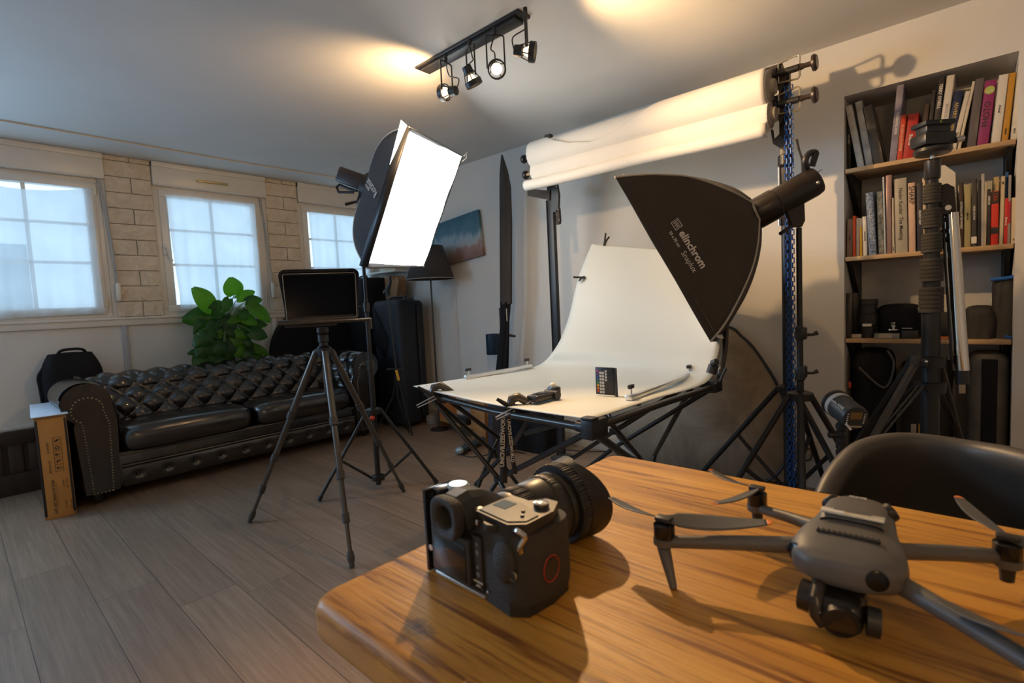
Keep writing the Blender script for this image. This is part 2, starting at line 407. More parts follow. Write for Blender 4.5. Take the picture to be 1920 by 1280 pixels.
# brick slips between the windows
def bricks(n, y0, y1):
    m = MB(); z = 1.17; r = 0; h = 0.118
    while z < CZ-0.02:
        zz = min(z+h, CZ); ys = [y0, y1] if r % 2 else [y0, (y0*0.45+y1*0.55), y1]
        for i in range(len(ys)-1):
            a, b = ys[i]+0.002, ys[i+1]-0.002; px = random.uniform(-0.002, 0.003)
            d = 0.016+px
            s = random.random()*40
            m.box((WX+d/2, (a+b)/2, (z+zz)/2), d, b-a, zz-z-0.004, 0.004)
            m.grid(lambda u, v: (WX+d+0.0005+max(0, (noise.noise(V((u*5*(b-a)/0.15+s, v*3, s))))*0.012)*math.sin(PI*u)**.3*math.sin(PI*v)**.3, a+0.004+u*(b-a-0.008), z+0.004+v*(zz-z-0.012)), 14, 8)
        z += h; r += 1
    struct(m.build('trim_%d' % n, M_brick))
bricks(3, 0.885, 1.185); bricks(4, 2.06, 2.36)
# shutter boxes above the windows
def cassette(n, y0, y1, handle=False):
    m = MB().aabb(WX, WX+0.035, y0, y1, 2.205, CZ-0.002, 0.004).aabb(WX, WX+0.045, y0, y1, 2.345, CZ-0.002, 0.003).aabb(WX, WX+0.045, y0, y1, 2.200, 2.214, 0.003)
    o = struct(m.build('trim_%d' % n, M_white))
    if handle:
        h = MB().aabb(WX+0.035, WX+0.055, 1.50, 1.74, 2.265, 2.283, 0.004).build('pull_bar', mat('brass_bar', (0.55, 0.45, 0.2), 0.35, 0.4), o)
    return o
cassette(5, -0.10, 0.885); cassette(6, 1.19, 2.062, True); cassette(7, 2.365, 3.21)
def window(n, y0, y1, munt, hand=None):
    X = WX-0.012; z0, z1 = SILL, HEAD
    e = bpy.data.objects.new('window_%d' % n, None); COL.objects.link(e); e.location = (X, (y0+y1)/2, z0); struct(e)
    def ring(a, b, c, d, w, xa, xb):
        q = MB(); q.aabb(xa, xb, a, b, c, c+w, 0.004).aabb(xa, xb, a, b, d-w, d, 0.004).aabb(xa, xb, a, a+w, c+w, d-w, 0.004).aabb(xa, xb, b-w, b, c+w, d-w, 0.004); return q
    ring(y0, y1, z0, z1, 0.045, X-0.06, X+0.006).build('window_frame', M_white, e)
    ring(y0+0.035, y1-0.035, z0+0.03, z1-0.035, 0.058, X-0.05, X+0.016).build('sash', M_white, e)
    gx = X-0.03
    MB().aabb(gx-0.003, gx+0.003, y0+0.085, y1-0.085, z0+0.08, z1-0.085).build('pane', M_glass, e)
    q = MB(); ym = (y0+y1)/2
    q.aabb(gx-0.012, gx+0.006, ym-0.011, ym+0.011, z0+0.08, z1-0.08)
    for t in (0.30, 0.62):
        zz = z1-0.085-(z1-z0-0.165)*t; q.aabb(gx-0.012, gx+0.006, y0+0.085, y1-0.085, zz-0.01, zz+0.01)
    q.build('glazing_bars', M_white, e)
    if hand:
        h = MB(); hy = hand; h.box((X+0.024, hy, 1.70), 0.016, 0.026, 0.09, 0.004)
        h.tube([(X+0.03, hy, 1.715), (X+0.055, hy, 1.715), (X+0.058, hy+0.01, 1.70), (X+0.055, hy+0.035, 1.60)], 0.008, 8)
        h.build('window_handle', M_white, e)
    q = MB()
    for zz in (z0+0.12, z1-0.10): q.cyl((X+0.012, y1-0.03, zz-0.035), (X+0.012, y1-0.03, zz+0.035), 0.008)
    q.build('hinge', M_steel, e)
    return e
window(4, *ADDED_WIN, 1); window(1, *WIN[0], 1); window(2, *WIN[1], 1, 1.235); window(3, *WIN[2], 1)  # the first call frames the unseen opening added for fill light
def curtain(name, y0, y1, z0, z1, lab, sag=0.0, lean=0.0, kin=0.0, off=0.022, bottomdrop=0.0):
    X = WX+off; s = random.random()*50
    def fn(u, v):
        y = y0+(y1-y0)*u+(lean*v*(1-u))
        top = z1-sag*math.sin(PI*min(1, u))
        z = top*(1-v)+(z0-bottomdrop*(1-u)**2)*v
        w = (0.006*math.sin(u*46+s+2*v)+0.004*math.sin(u*23+s*2+v*5))*(0.35+0.65*v)+0.008*noise.noise(V((u*4+s, v*3, 0)))
        return (X+0.012+w, y+0.01*noise.noise(V((u*3, v*4, s)))*v, z)
    m = MB().grid(fn, 90, 36)
    c = m.build(name, M_curtain)
    at_base(c, (X, (y0+y1)/2, z1)); tag(c, lab, 'curtain', 'sheer window curtains')
    return c
curtain('voile_curtain', 0.05, 0.80, 1.205, 2.12, 'sagging sheer white voile curtain on the leftmost window', sag=0.055, bottomdrop=0.03)
curtain('voile_curtain', 1.265, 1.955, 1.215, 2.135, 'sheer white voile curtain on the middle window behind the plant', lean=0.035)
curtain('voile_curtain', 2.455, 3.10, 1.215, 2.115, 'sheer white voile curtain on the window behind the laptop and lit softbox', lean=0.02)
# shutter strap winders
def winder(y, lab):
    t = thing('strap_winder', lab, 'shutter strap', (WX+0.02, y, 1.30), 'roller shutter straps')
    m = MB().tube([(WX+0.028, y-0.045, 2.2), (WX+0.028, y-0.02, 1.9), (WX+0.028, y, 1.5), (WX+0.03, y, 1.42)], 0.0065, 6); m.build('strap', mat('grey_strap', (0.42, 0.42, 0.42), 0.8), t)
    m = MB().box((WX+0.035, y, 1.36), 0.035, 0.03, 0.14, 0.012); m.build('winder_case', M_white, t)
winder(0.90, 'white roller shutter strap and winder beside the leftmost window')
winder(2.055, 'white roller shutter strap and winder right of the middle window')
m = MB().aabb(WX, WX+0.014, 0.895, 0.935, 0.35, 1.105, 0.003); o = m.build('cable_duct', mat('grey_duct', (0.42, 0.42, 0.45), 0.6)); at_base(o, (WX, 0.915, 0.35)); tag(o, 'grey vertical cable duct on the wall under the leftmost brick strip', 'cable duct', 'cable ducts under the ledge')
m = MB().aabb(WX, WX+0.014, 2.03, 2.07, 0.35, 1.105, 0.003); o = m.build('cable_duct', M_white); at_base(o, (WX, 2.05, 0.35)); tag(o, 'white vertical cable duct on the wall right of the potted plant', 'cable duct', 'cable ducts under the ledge')
# white cord run along the ceiling near the window wall
pts = [Pz(x, 225.5+0.174*x-(0.0 if x < 480 else (x-480)*0.018), CZ-0.006) for x in (-900, -500, -250, -60, 60, 180, 300, 420, 540, 640, 700)]
o = MB().tube(spline(pts, 4), 0.005, 6).build('ceiling_cable', mat('cream_cable', (0.72, 0.6, 0.45), 0.6)); at_base(o, pts[3]); tag(o, 'cream cable fixed along the ceiling above the windows', 'cable')
# neighbouring house seen through the voile
hx = WX-5.5
m = MB().aabb(hx-3, hx, -3.2, 0.9, -3, 2.35).aabb(hx-2.6, hx-0.6, -3.2, 0.6, 2.35, 2.6)
o = m.build('neighbouring_house', plaster('grey_render', (0.25, 0.30, 0.36))); at_base(o, (hx, -1, -3)); tag(o, 'blue grey house outside the leftmost window', 'building')

# niche shelves
M_shelf = wood_mat('light_oak_board', (0.42, 0.27, 0.13), (0.56, 0.38, 0.20), (3, 30, 30))
SH = []
for i, (zz, lab) in enumerate([(1.742, 'light wood shelf board, the top one in the niche'), (1.285, 'light wood shelf board, the middle one in the niche'), (0.851, 'light wood shelf board, the lowest one in the niche')]):
    t = thing('shelf', lab, 'shelf', (NX0, BY+0.01, zz), 'niche shelf boards')
    MB().aabb(NX0+0.004, NX1-0.004, BY+0.004, BY+ND-0.04, zz-0.022, zz, 0.002).build('board', M_shelf, t)
    for sx in (NX0+0.012, NX1-0.03):
        p = [(BY+0.035, zz-0.022), (BY+ND-0.03, zz-0.022), (BY+ND-0.03, zz-0.21), (BY+ND-0.055, zz-0.21)]
        MB().prism(frame((sx, 0, 0), (0, 1, 0), (0, 0, 1)), p, 0.018).build('bracket', M_black, t)
    SH.append(zz)
for sx, lab in ((NX0+0.02, 'black slotted upright in the left corner of the niche'), (NX1-0.02, 'black slotted upright in the right corner of the niche')):
    o = MB().aabb(sx-0.014, sx+0.014, BY+ND-0.028, BY+ND-0.001, 0.35, 2.0, 0.002).build('shelf_upright', M_black); at_base(o, (sx, BY+ND, 0.35)); tag(o, lab, 'shelf upright', 'niche shelf uprights')

# ================================================================ SPOTLIGHT RAIL
RC = (Pz(789, 129, CZ)+Pz(984, 23, CZ))/2
RY = 1.80*0.9333+0.10; RY = RC.y
rx0, rx1 = Pz(789, 129, CZ).x, Pz(984, 23, CZ).x
rl = thing('spotlight_rail', 'black four spot light bar on the ceiling', 'ceiling light', ((rx0+rx1)/2, RY, CZ))
m = MB().aabb(rx0, rx1, RY-0.042, RY+0.042, CZ-0.012, CZ, 0.002).aabb(rx0+0.03, rx1-0.03, RY-0.03, RY+0.03, CZ-0.03, CZ-0.012, 0.003)
m.build('mounting_plate', M_black, rl)
def bulb_mat():
    m, N, L, b = nt('glowing_warm_bulb'); b.inputs['Base Color'].default_value = (1, .8, .5, 1)
    g = N.new('ShaderNodeTexNoise'); g.inputs['Scale'].default_value = 30; L.new(ramp(N, L, g.outputs['Fac'], [(0, (1, .62, .30)), (1, (1, .76, .45))]), b.inputs['Emission Color']); b.inputs['Emission Strength'].default_value = 4
    return m
M_bulb = bulb_mat()
def spot(px, py, aim, energy, cone, zc=2.18, blend=0.6, rad_=0.02):
    c = Pz(px, py, zc); c.y = RY + (c.y-RY)*0.4; c = V((c.x, RY, zc)) if abs(c.y-RY) > 0.2 else c
    d = (V(aim)-c).normalized()
    r = bpy.data.objects.new('spotlight', None); COL.objects.link(r); r.parent = rl; r.location = c-rl.location
    # fork, housing ring, lamp holder, bulb
    side = d.cross(V((0, 0, 1)));
    side = side.normalized() if side.length > 0.1 else V((1, 0, 0))
    top = V((c.x, c.y, CZ-0.03))
    MB().cyl(top, top-V((0, 0, 0.035)), 0.009).build('swivel', M_black, r)
    w = 0.040; tp = top-V((0, 0, 0.035))
    f = MB(); f.tube([c+side*w, tp+side*w-V((0, 0, 0.005)), tp+side*w*0.8, tp-side*w*0.8, tp-side*w-V((0, 0, 0.005)), c-side*w], 0.004, 6); f.build('fork', M_black, r)
    M = along(c, c+d)
    MB().lathe(M, [(0.036, 0.012), (0.040, 0.012), (0.040, 0.034), (0.036, 0.034)], 24, False, False).build('front_ring', M_black, r, thick=0.003)
    hz = MB().lathe(M, [(0.004, -0.055), (0.022, -0.055), (0.024, -0.02), (0.018, -0.015), (0.004, -0.015)], 20); hz.build('lamp_holder', M_black, r)
    for k in range(4):
        a = k*PI/2+0.6; MB().tube([M @ V((math.cos(a)*0.022, math.sin(a)*0.022, -0.03)), M @ V((math.cos(a)*0.038, math.sin(a)*0.038, 0.018))], 0.0025, 6).build('cage_rod', M_black, r)
    MB().lathe(M, [(0.010, -0.014), (0.014, -0.008), (0.024, 0.012), (0.0245, 0.018), (0.02, 0.0205)], 20).build('bulb', M_bulb, r)
    cb = MB().tube(spline([M @ V((0, 0, -0.055)), M @ V((0.0, 0.05, -0.07)), lerp(c, tp, 0.6)+side*0.02, tp], 6), 0.003, 6); cb.build('cable', M_black, r)
    lp = lamp('spot_beam', 'SPOT', c+d*0.04, energy, WARM, c+d*2, spot_size=rad(cone), spot_blend=blend, shadow_soft_size=rad_)
    return c
S1 = spot(818, 165, (-3.6, 1.55, 2.40), 26, 140, blend=1.0)
S2 = spot(855, 135, (-1.5, 2.6, 0.4), 16, 150)
S3 = spot(908, 118, (-0.1, 0.45, 0.9), 86, 110)
S4 = spot(960, 82, (0.45, 3.0, 1.70), 62, 128, blend=1.0)

# ================================================================ CHESTERFIELD SOFA
SX0, SX1, SY0, SY1 = -4.65, -4.03, 0.45, 2.57     # back, front, left end, right end
sofa = thing('chesterfield_sofa', 'dark brown leather button-tufted sofa against the window wall', 'sofa', (-4.4, 1.5, 0))
ARM = 0.23; ZT = 0.70
YI0, YI1 = SY0+ARM, SY1-ARM
m = MB().aabb(SX0+0.08, SX1-0.02, SY0+0.10, SY1-0.10, 0.075, 0.30, 0.02); m.build('base', M_leather, sofa)
# tufted front rail
NB = 10; du = (YI1-YI0)/NB
def rail(u, v):
    y = YI0+(YI1-YI0)*u; z = 0.07+0.135*v
    t = (u*NB) % 1.0; dx = 0.018*math.sin(PI*v)**0.6
    db = math.hypot((t-0.5)*du, z-0.135); dx -= 0.022*math.exp(-(db/0.022)**2)
    return (SX1-0.02+dx, y, z)
MB().grid(rail, NB*12, 18).build('front_rail', M_leather, sofa, ang=80)
for k in range(NB):
    MB().ball((SX1-0.016, YI0+du*(k+.5), 0.135), 0.009, (0.6, 1, 1)).build('button', M_leather, sofa)
m = MB().tube([(SX1-0.012, YI0, 0.283), (SX1-0.012, YI1, 0.283)], 0.008, 8).tube([(SX1-0.006, YI0, 0.208), (SX1-0.006, YI1, 0.208)], 0.009, 8); m.build('piping', M_leather, sofa)
# seat cushions
ym = (YI0+YI1)/2
for a, b in ((YI0+0.005, ym-0.004), (ym+0.004, YI1-0.005)):
    def cush(u, v, a=a, b=b):
        th = 2*PI*u; q = 5.5
        c, s = math.cos(th), math.sin(th)
        rr = (abs(c)**q+abs(s)**q)**(-1/q)
        ph = (v-0.5)*PI; k = math.cos(ph)**0.22
        hx, hy = 0.215, (b-a)/2
        x = -4.205+c*rr*hx*(k if True else 1); y = (a+b)/2+s*rr*hy*(1-(1-k)*0.35)
        zc = math.sin(ph); z = 0.365+0.080*(abs(zc)**0.9)*(1 if zc > 0 else -1)
        if zc > 0: z += 0.026*(1-k**4)*(1-((y-(a+b)/2)/hy)**2*0.6)
        return (x, y, z)
    m = MB().grid(cush, 72, 26, cu=True); m.build('seat_cushion', M_leather, sofa, ang=80, weld=True)
# profile of back and arms: (outward distance from inner face, height)
def prof(t):
    # inner face up, rolling over the top and outwards
    if t < 0.55:
        k = t/0.55; return (0.06*k*k-0.015*math.sin(PI*k), 0.39+k*0.275)
    k = (t-0.55)/0.45; a = PI-k*PI*1.35; r = 0.098
    return (0.06+r+math.cos(a)*r, 0.665+math.sin(a)*r*0.9)
LEN = 0.62
def tuft(uu, vv, cu, cv):
    a = uu/cu+vv/cv; b = uu/cu-vv/cv
    return (abs(math.sin(PI*a/1.0*0.5*2/2))*abs(math.sin(PI*b/2*1.0*1)))  # diamonds
def nrm(t):
    a = prof(max(0, t-0.01)); b = prof(min(1, t+0.01)); dx, dz = b[0]-a[0], b[1]-a[1]; l = math.hypot(dx, dz) or 1
    return (-dz/l, dx/l)
CU, CV = 0.165, 0.30            # full lattice pitch along the run and along the profile (t)
def hgt(s, t):
    a = s/CU+t/CV; b = s/CU-t/CV
    k = (abs(math.sin(PI*a/1))*abs(math.sin(PI*b/1)))
    fade = min(1, max(0, (0.80-t)/0.1)); lo = 0.0
    return 0.034*(k**0.45)*fade + 0.024*(1-fade)
def buttons(length):
    out = []
    # nodes where both a and b are integers
    nmax = int(length/CU*2)+2
    for i in range(-1, nmax):
        for j in range(0, 8):
            if (i+j) % 2: continue
            s = i*CU/2; t = j*CV/2
            if 0.03 < s < length-0.03 and 0.02 < t < 0.80: out.append((s, t))
    return out
XB = -4.41                                            # inner face of the back at seat level
def back(u, v):
    s = (SY1-SY0-0.2)*u; o, z = prof(v); h = hgt(s, v); n = nrm(v)
    return (XB-o-n[0]*h*-1 if False else XB-o-(n[0])*h, SY0+0.1+s, z+n[1]*h)
LB = SY1-SY0-0.2
MB().grid(back, int(LB/0.0137), 70).build('backrest', M_leather, sofa, ang=80)
for s, t in buttons(LB):
    o, z = prof(t); n = nrm(t)
    MB().ball((XB-o-n[0]*0.004, SY0+0.1+s, z+n[1]*0.004), 0.0095, (0.8, 1, 1), n=10).build('button', M_leather, sofa)
MB().aabb(SX0, XB-0.05, SY0+0.12, SY1-0.12, 0.08, 0.64, 0.02).build('back_frame', M_leather, sofa)
XF = SX1+0.0                                           # front of arms
def arm(side):
    yin = YI0 if side < 0 else YI1
    L0 = XF-XB+0.10
    def f(u, v):
        s = L0*u; o, z = prof(v); n = nrm(v); h = hgt(s+0.05, v)*(1 if u < 0.9 else max(0, (1-u)/0.1)**.5)
        if v > 0.66: h = 0.012+0.006*abs(math.sin(s*PI/0.055))**0.6
        return (XF-s*1.0 if False else XB-0.10+s, yin+side*(o+n[0]*h), z+n[1]*h)
    MB().grid(f, 44, 56).build('arm', M_leather, sofa, ang=80)
    # outer side
    yo = yin+side*(ARM-0.03)
    MB().aabb(XB-0.12, XF-0.03, min(yin+side*0.06, yo), max(yin+side*0.06, yo), 0.08, 0.58, 0.02).build('arm_frame', M_leather, sofa)
    # keyhole front panel: outline then inner panel with nails
    def outline(k, w0, w1, r, top):
        pts = [(0.105-w0, 0.075), (0.105-w1, 0.50)]
        for i in range(17):
            a = PI+rad(8)-i/16*(PI+rad(68)); pts.append((0.155+math.cos(a)*r-0.012, top+math.sin(a)*r))
        pts += [(0.105+w1+0.005, 0.50), (0.105+w0, 0.075)]
        return pts
    Mf = frame((XF-0.03, yin, 0), (0, side, 0), (0, 0, 1))
    sg = 1 if Mf.col[2].x > 0 else -1
    MB().prism(Mf, outline(0, 0.085, 0.105, 0.125, 0.640), 0.035*sg, 0).build('arm_front', M_leather, sofa, ang=50)
    inner = outline(0, 0.048, 0.062, 0.078, 0.600)
    MB().prism(Mf, inner, 0.006*sg, 0.035*sg).build('front_panel', M_leather, sofa, ang=50)
    per = []; tot = 0; P2 = inner+[inner[0]]
    for i in range(len(P2)-1):
        a, b = V(P2[i]+(0,)), V(P2[i+1]+(0,)); L = (b-a).length; k = 0
        while k*0.0185 < L: per.append(a.lerp(b, k*0.0185/L)); k += 1
    m = MB()
    for p in per: m.ball(tuple(Mf @ V((p.x, p.y, 0.041*sg))), 0.0048, n=6)
    m.build('nailhead_trim', M_brass, sofa)
arm(-1); arm(1)
for x in (SX0+0.08, SX1-0.07):
    for y in (SY0+0.10, SY1-0.10): MB().lathe(T(x, y, 0), [(0.02, 0), (0.034, 0.03), (0.03, 0.075)], 14).build('foot', M_blackm, sofa)

# ================================================================ LEFT OF THE SOFA
# camera backpack standing behind the arm
bc = V((-4.60, 0.40, 0)); bp_ = thing('camera_backpack', 'black camera backpack standing behind the left arm of the sofa', 'bag', (-4.75, 0.58, 0))
def pack(u, v):
    th = 2*PI*u; q = 4.0; c, s = math.cos(th), math.sin(th); rr = (abs(c)**q+abs(s)**q)**(-1/q)
    z = 0.0+0.93*v; k = 1-max(0, (v-0.84)/0.16)**2*0.30
    w = 0.012*noise.noise(V((c*3, s*3, v*6)))
    return (-4.755+c*rr*(0.075*k+w*.5), 0.575+s*rr*(0.165*k+w), z)
m = MB().grid(pack, 48, 30, cu=True); pc = [(-4.69, 0.42, 0.845)]
m.build('body', M_fab, bp_, ang=80)
MB().ball((-4.755, 0.575, 0.92), 0.11, (0.55, 1.0, 0.16)).build('top_lid', M_fab, bp_)
MB().tube(spline([(-4.72, 0.50, 0.92), (-4.71, 0.53, 0.955), (-4.71, 0.63, 0.955), (-4.72, 0.66, 0.92)], 5), 0.010, 8).build('grab_handle', M_fab, bp_)
MB().ball((-4.69, 0.575, 0.52), 0.14, (0.12, 1.0, 1.5)).build('front_pocket', M_fab, bp_)
MB().tube(spline([(-4.74, 0.425, 0.84), (-4.73, 0.395, 0.78), (-4.74, 0.40, 0.68), (-4.75, 0.415, 0.3)], 6), 0.012, 8).build('strap', M_fab, bp_)

# tall carton
A, B = Pz(80, 978, 0), Pz(133, 960, 0)
ux = (B-A); ux.z = 0; wdt = ux.length; ux = V((0.075, 1, 0)).normalized(); uy = V((-ux.y, ux.x, 0)); 
if uy.x > 0: uy = -uy
A = A+V((0.0, 0.012, 0))
ztop = 0.605
bx = thing('tall_carton', 'tall narrow brown cardboard carton standing left of the sofa', 'box', tuple((A+B)/2+uy*0.15))
Mb = frame(A, ux, V((0, 0, 1)))            # x across face, y up
dpt = 0.68; sgn = 1 if Mb.col[2].to_3d().dot(uy) > 0 else -1
def bxp(x0, x1, y0, y1, z0, z1, mm, name, bev=0.002):
    MB().box(Mb @ T((x0+x1)/2, (y0+y1)/2, sgn*(z0+z1)/2), abs(x1-x0), abs(y1-y0), abs(z1-z0), bev).build(name, mm, bx)
bxp(0.0, wdt, 0, ztop, 0.004, dpt, M_card, 'carton_body')
bxp(0.012, wdt-0.012, 0.0, ztop-0.015, 0.0, 0.004, mat('printed_cardboard', (0.55, 0.27, 0.07), 0.7), 'front_face')
bxp(0.0, 0.012, 0.02, ztop-0.02, -0.001, 0.003, M_black, 'edge_gap'); bxp(wdt-0.014, wdt-0.003, 0.02, ztop-0.02, -0.001, 0.003, M_black, 'edge_gap')
bxp(-0.012, wdt+0.010, ztop, ztop+0.006, -0.012, dpt+0.01, mat('white_styrofoam_lid', (0.62, 0.66, 0.72), 0.6), 'lid')
Mt = Mb @ T(0, 0, -sgn*0.003)
if sgn > 0: Mt = Mt @ Matrix.Rotation(PI, 4, 'Y')
def ct(x, y, body, sz, rot=-90, **k):
    X = x if sgn < 0 else -x
    text('print', body, Mt @ T(X, y, 0) @ Matrix.Rotation(rad(rot), 4, 'Z'), sz, M_ink, bx, 0.0003, **k)
# handling symbols in a frame
m = MB()
def q2(x0, x1, y0, y1): m.box(Mb @ T((x0+x1)/2, (y0+y1)/2, -sgn*0.002), abs(x1-x0), abs(y1-y0), 0.001)
fx0, fx1, fy0, fy1 = 0.068, 0.104, 0.275, 0.475
q2(fx0, fx0+.0015, fy0, fy1); q2(fx1, fx1+.0015, fy0, fy1)
for i in range(6): yy = fy0+(fy1-fy0)*i/5; q2(fx0, fx1, yy, yy+.0015)
cx = (fx0+fx1)/2
for i, kind in enumerate('RCUPG'):
    yy = fy1-(fy1-fy0)*(i+.5)/5
    if kind == 'U': q2(cx-.012, cx-.002, yy-.006, yy+.006); q2(cx-.002, cx+.012, yy-.001, yy+.002)
    elif kind == 'C':
        for a in range(6): q2(cx+.009*math.cos(a*PI/3)-.003, cx+.009*math.cos(a*PI/3)+.003, yy+.009*math.sin(a*PI/3)-.003, yy+.009*math.sin(a*PI/3)+.003)
    elif kind == 'R': q2(cx-.010, cx+.004, yy-.004, yy+.004); q2(cx-.002, cx+.010, yy+.003, yy+.009)
    elif kind == 'P': q2(cx-.01, cx-.002, yy-.008, yy); q2(cx+.002, cx+.01, yy, yy+.008); q2(cx-.006, cx-.001, yy+.002, yy+.008)
    else: q2(cx-.011, cx-.001, yy-.005, yy+.005); q2(cx+.004, cx+.012, yy-.005, yy-.002); q2(cx+.004, cx+.012, yy+.002, yy+.005)
m.build('handling_symbols', M_ink, bx)
ct(0.045, 0.42, 'HEIGHT 25', 0.013); ct(0.045, 0.31, 'TEL FAX 6788', 0.013)
ct(0.050, 0.13, 'MADE IN CHINA 220V 50W', 0.021, sx=0.8); ct(0.072, 0.13, '______________', 0.02); ct(0.095, 0.20, 'SIZE 4.7', 0.013); ct(0.112, 0.195, 'N.W. 5 KG', 0.012); ct(0.098, 0.07, 'NW 12.2', 0.013); ct(0.122, 0.065, 'BARCODE 01', 0.010)

# ================================================================ POTTED PLANT
pl = thing('potted_pothos', 'tall leafy green climbing plant with split leaves behind the sofa', 'plant', (-4.79+0.14, 1.55, 0))
px0, py0 = -4.755, 1.62
MB().lathe(T(px0+0.0, py0, 0.30), [(0.055, 0), (0.078, 0.18), (0.085, 0.19), (0.085, 0.21)], 24).build('pot', mat('grey_pot', (0.12, 0.12, 0.12), .6), pl)
MB().lathe(T(px0, py0, 0), [(0.08, 0), (0.08, 0.29)], 20).build('stand', M_black, pl)
MB().tube([(px0+0.01, py0, 0.5), (px0+0.02, py0+0.01, 0.8), (px0+0.03, py0-0.01, 1.15)], 0.024, 10).build('moss_pole', mat('moss_pole', (0.16, 0.13, 0.07), 0.95, bump=0.8, bs=80), pl)
leafm = mat('leaf_green', (0.022, 0.085, 0.016), 0.30, spec=0.5, var=0.45, vs_=7)
m_, N_, L_ = leafm, leafm.node_tree.nodes, leafm.node_tree.links
leafl = mat('young_leaf_green', (0.10, 0.27, 0.02), 0.38, var=0.3, vs_=9)
for mm in (leafm, leafl):
    N_, L_ = mm.node_tree.nodes, mm.node_tree.links; b_ = N_['Principled BSDF']; tl = N_.new('ShaderNodeBsdfTranslucent'); tl.inputs[0].default_value = (0.14, 0.42, 0.02, 1)
    mx = N_.new('ShaderNodeMixShader'); mx.inputs[0].default_value = 0.28 if mm is leafm else 0.45; L_.new(b_.outputs[0], mx.inputs[1]); L_.new(tl.outputs[0], mx.inputs[2]); L_.new(mx.outputs[0], N_['Material Output'].inputs['Surface'])
mbs = [MB(), MB()]; stem = MB()
def leaf(base, tip, w, which, droop=0.25, split=False):
    base, tip = V(base), V(tip); ax = tip-base; L = ax.length; ax.normalize()
    side = ax.cross(V((1, 0, 0.25))); side = side.normalized() if side.length > .1 else V((0, 1, 0))
    nn = side.cross(ax)
    if nn.x < 0: nn = -nn
    def f(u, v):
        s = (u-0.5)*2; t = v
        ww = w*(math.sin(PI*min(1, t*0.92+0.06))**0.62)*(1-0.35*t)*1.15
        back = -0.16*L*abs(s)*(1-t)*(1 if t < 0.3 else max(0, (0.5-t)/0.2))
        k = 1.0
        if split and abs(s) > 0.45 and math.sin(t*30) > 0.55: k = 0.55
        return base+ax*(L*t+back)+side*(s*ww*k)+nn*(-abs(s)**1.5*w*0.25 + 0.10*L*math.sin(PI*t)-droop*L*t*t*0.4)
    mbs[which].grid(f, 10, 14)
def sp(px, py, dx=0.0): return Px(px, py, -4.62+dx)
def pl_leaf(bp, tp, wpx, which, dx=0.0, split=False, stem_from=(425, 610)):
    b, t = sp(bp[0], bp[1], dx), sp(tp[0], tp[1], dx+0.03)
    leaf(b, t, wpx*0.0046*0.5*0.80, which, split=split)
    stem.tube(spline([sp(stem_from[0], stem_from[1], -0.05), lerp(sp(*stem_from), b, .6)+V((0, 0, .03)), b], 4), 0.004, 5)
big = [((398, 578), (366, 538), 44, 1), ((440, 552), (436, 520), 46, 1), ((446, 560), (478, 545), 26, 1), ((470, 572), (510, 602), 34, 1), ((462, 565), (492, 560), 26, 0),
 ((420, 590), (345, 597), 56, 0), ((400, 622), (366, 650), 46, 0), ((452, 592), (484, 606), 30, 1), ((448, 602), (478, 626), 26, 0), ((470, 622), (503, 630), 34, 0),
 ((432, 632), (428, 676), 46, 0), ((410, 600), (388, 626), 38, 0), ((455, 580), (462, 600), 26, 0), ((405, 655), (372, 682), 40, 0), ((450, 655), (474, 672), 34, 0), ((418, 570), (392, 575), 24, 0),
 ((440, 648), (458, 668), 36, 1), ((468, 648), (506, 664), 24, 1), ((395, 640), (370, 668), 40, 0), ((425, 668), (400, 690), 36, 0), ((470, 668), (500, 690), 30, 1), ((420, 640), (400, 662), 34, 0), ((446, 625), (440, 655), 34, 1), ((380, 660), (366, 690), 30, 0), ((430, 560), (418, 585), 24, 0), ((436, 596), (420, 620), 30, 0)]
for i, (b, t, w, k) in enumerate(big): pl_leaf(b, t, w, k, dx=(0.04 if i % 3 == 0 else 0.0 if i % 3 == 1 else -0.05), split=(i in (5, 6)))
random.seed(3)
for i in range(40):
    cx_, cy_ = 425+random.uniform(-48, 52), 645+random.uniform(-55, 50)
    a = random.uniform(0, 2*PI); L_px = random.uniform(22, 34)
    pl_leaf((cx_, cy_), (cx_+math.cos(a)*L_px, cy_+abs(math.sin(a))*L_px), random.uniform(15, 25), 1 if random.random() < 0.35 else 0, dx=random.uniform(-0.09, 0.03))
mbs[0].build('foliage', leafm, pl, ang=180); mbs[1].build('young_leaves', leafl, pl, ang=180)
stem.build('stems', mat('stem_green', (0.10, 0.20, 0.05), 0.5), pl)

# ================================================================ LAPTOP ON TRIPOD
def leg_chain(name, top, foot, mats, rs, cuts, parent, foot_m=None, n=12):
    """one telescopic leg from hip to floor"""
    m = MB(); P0, P1 = V(top), V(foot)
    for i in range(len(rs)):
        a = lerp(P0, P1, cuts[i]); b = lerp(P0, P1, cuts[i+1]); m.cyl(a, b, rs[i], n=n)
    l = m.build(name, mats, parent)
    for i in range(1, len(rs)):
        c = lerp(P0, P1, cuts[i]); d = (P1-P0).normalized()
        MB().cyl(c-d*0.020, c+d*0.020, rs[i-1]+0.0045, n=14).build('twist_lock', M_rubber, l)
    d = (P1-P0).normalized()
    MB().tube([P1-d*0.065, P1-d*0.045, P1-d*0.03, P1-d*0.012, P1], [0.013, 0.0165, 0.0165, 0.011, 0.013], 12).build('rubber_foot', foot_m or M_rubber, l)
    return l
f1, f2, f3 = Pz(468, 978, 0.006), Pz(660, 1062, 0.006), Pz(757, 920, 0.006)
hub = (f1+f2+f3)/3; ctr = V((hub.x, hub.y, 0))
tri = thing('camera_tripod', 'grey brown camera tripod carrying the laptop tray in front of the sofa', 'tripod', tuple(ctr))
hz = 0.925
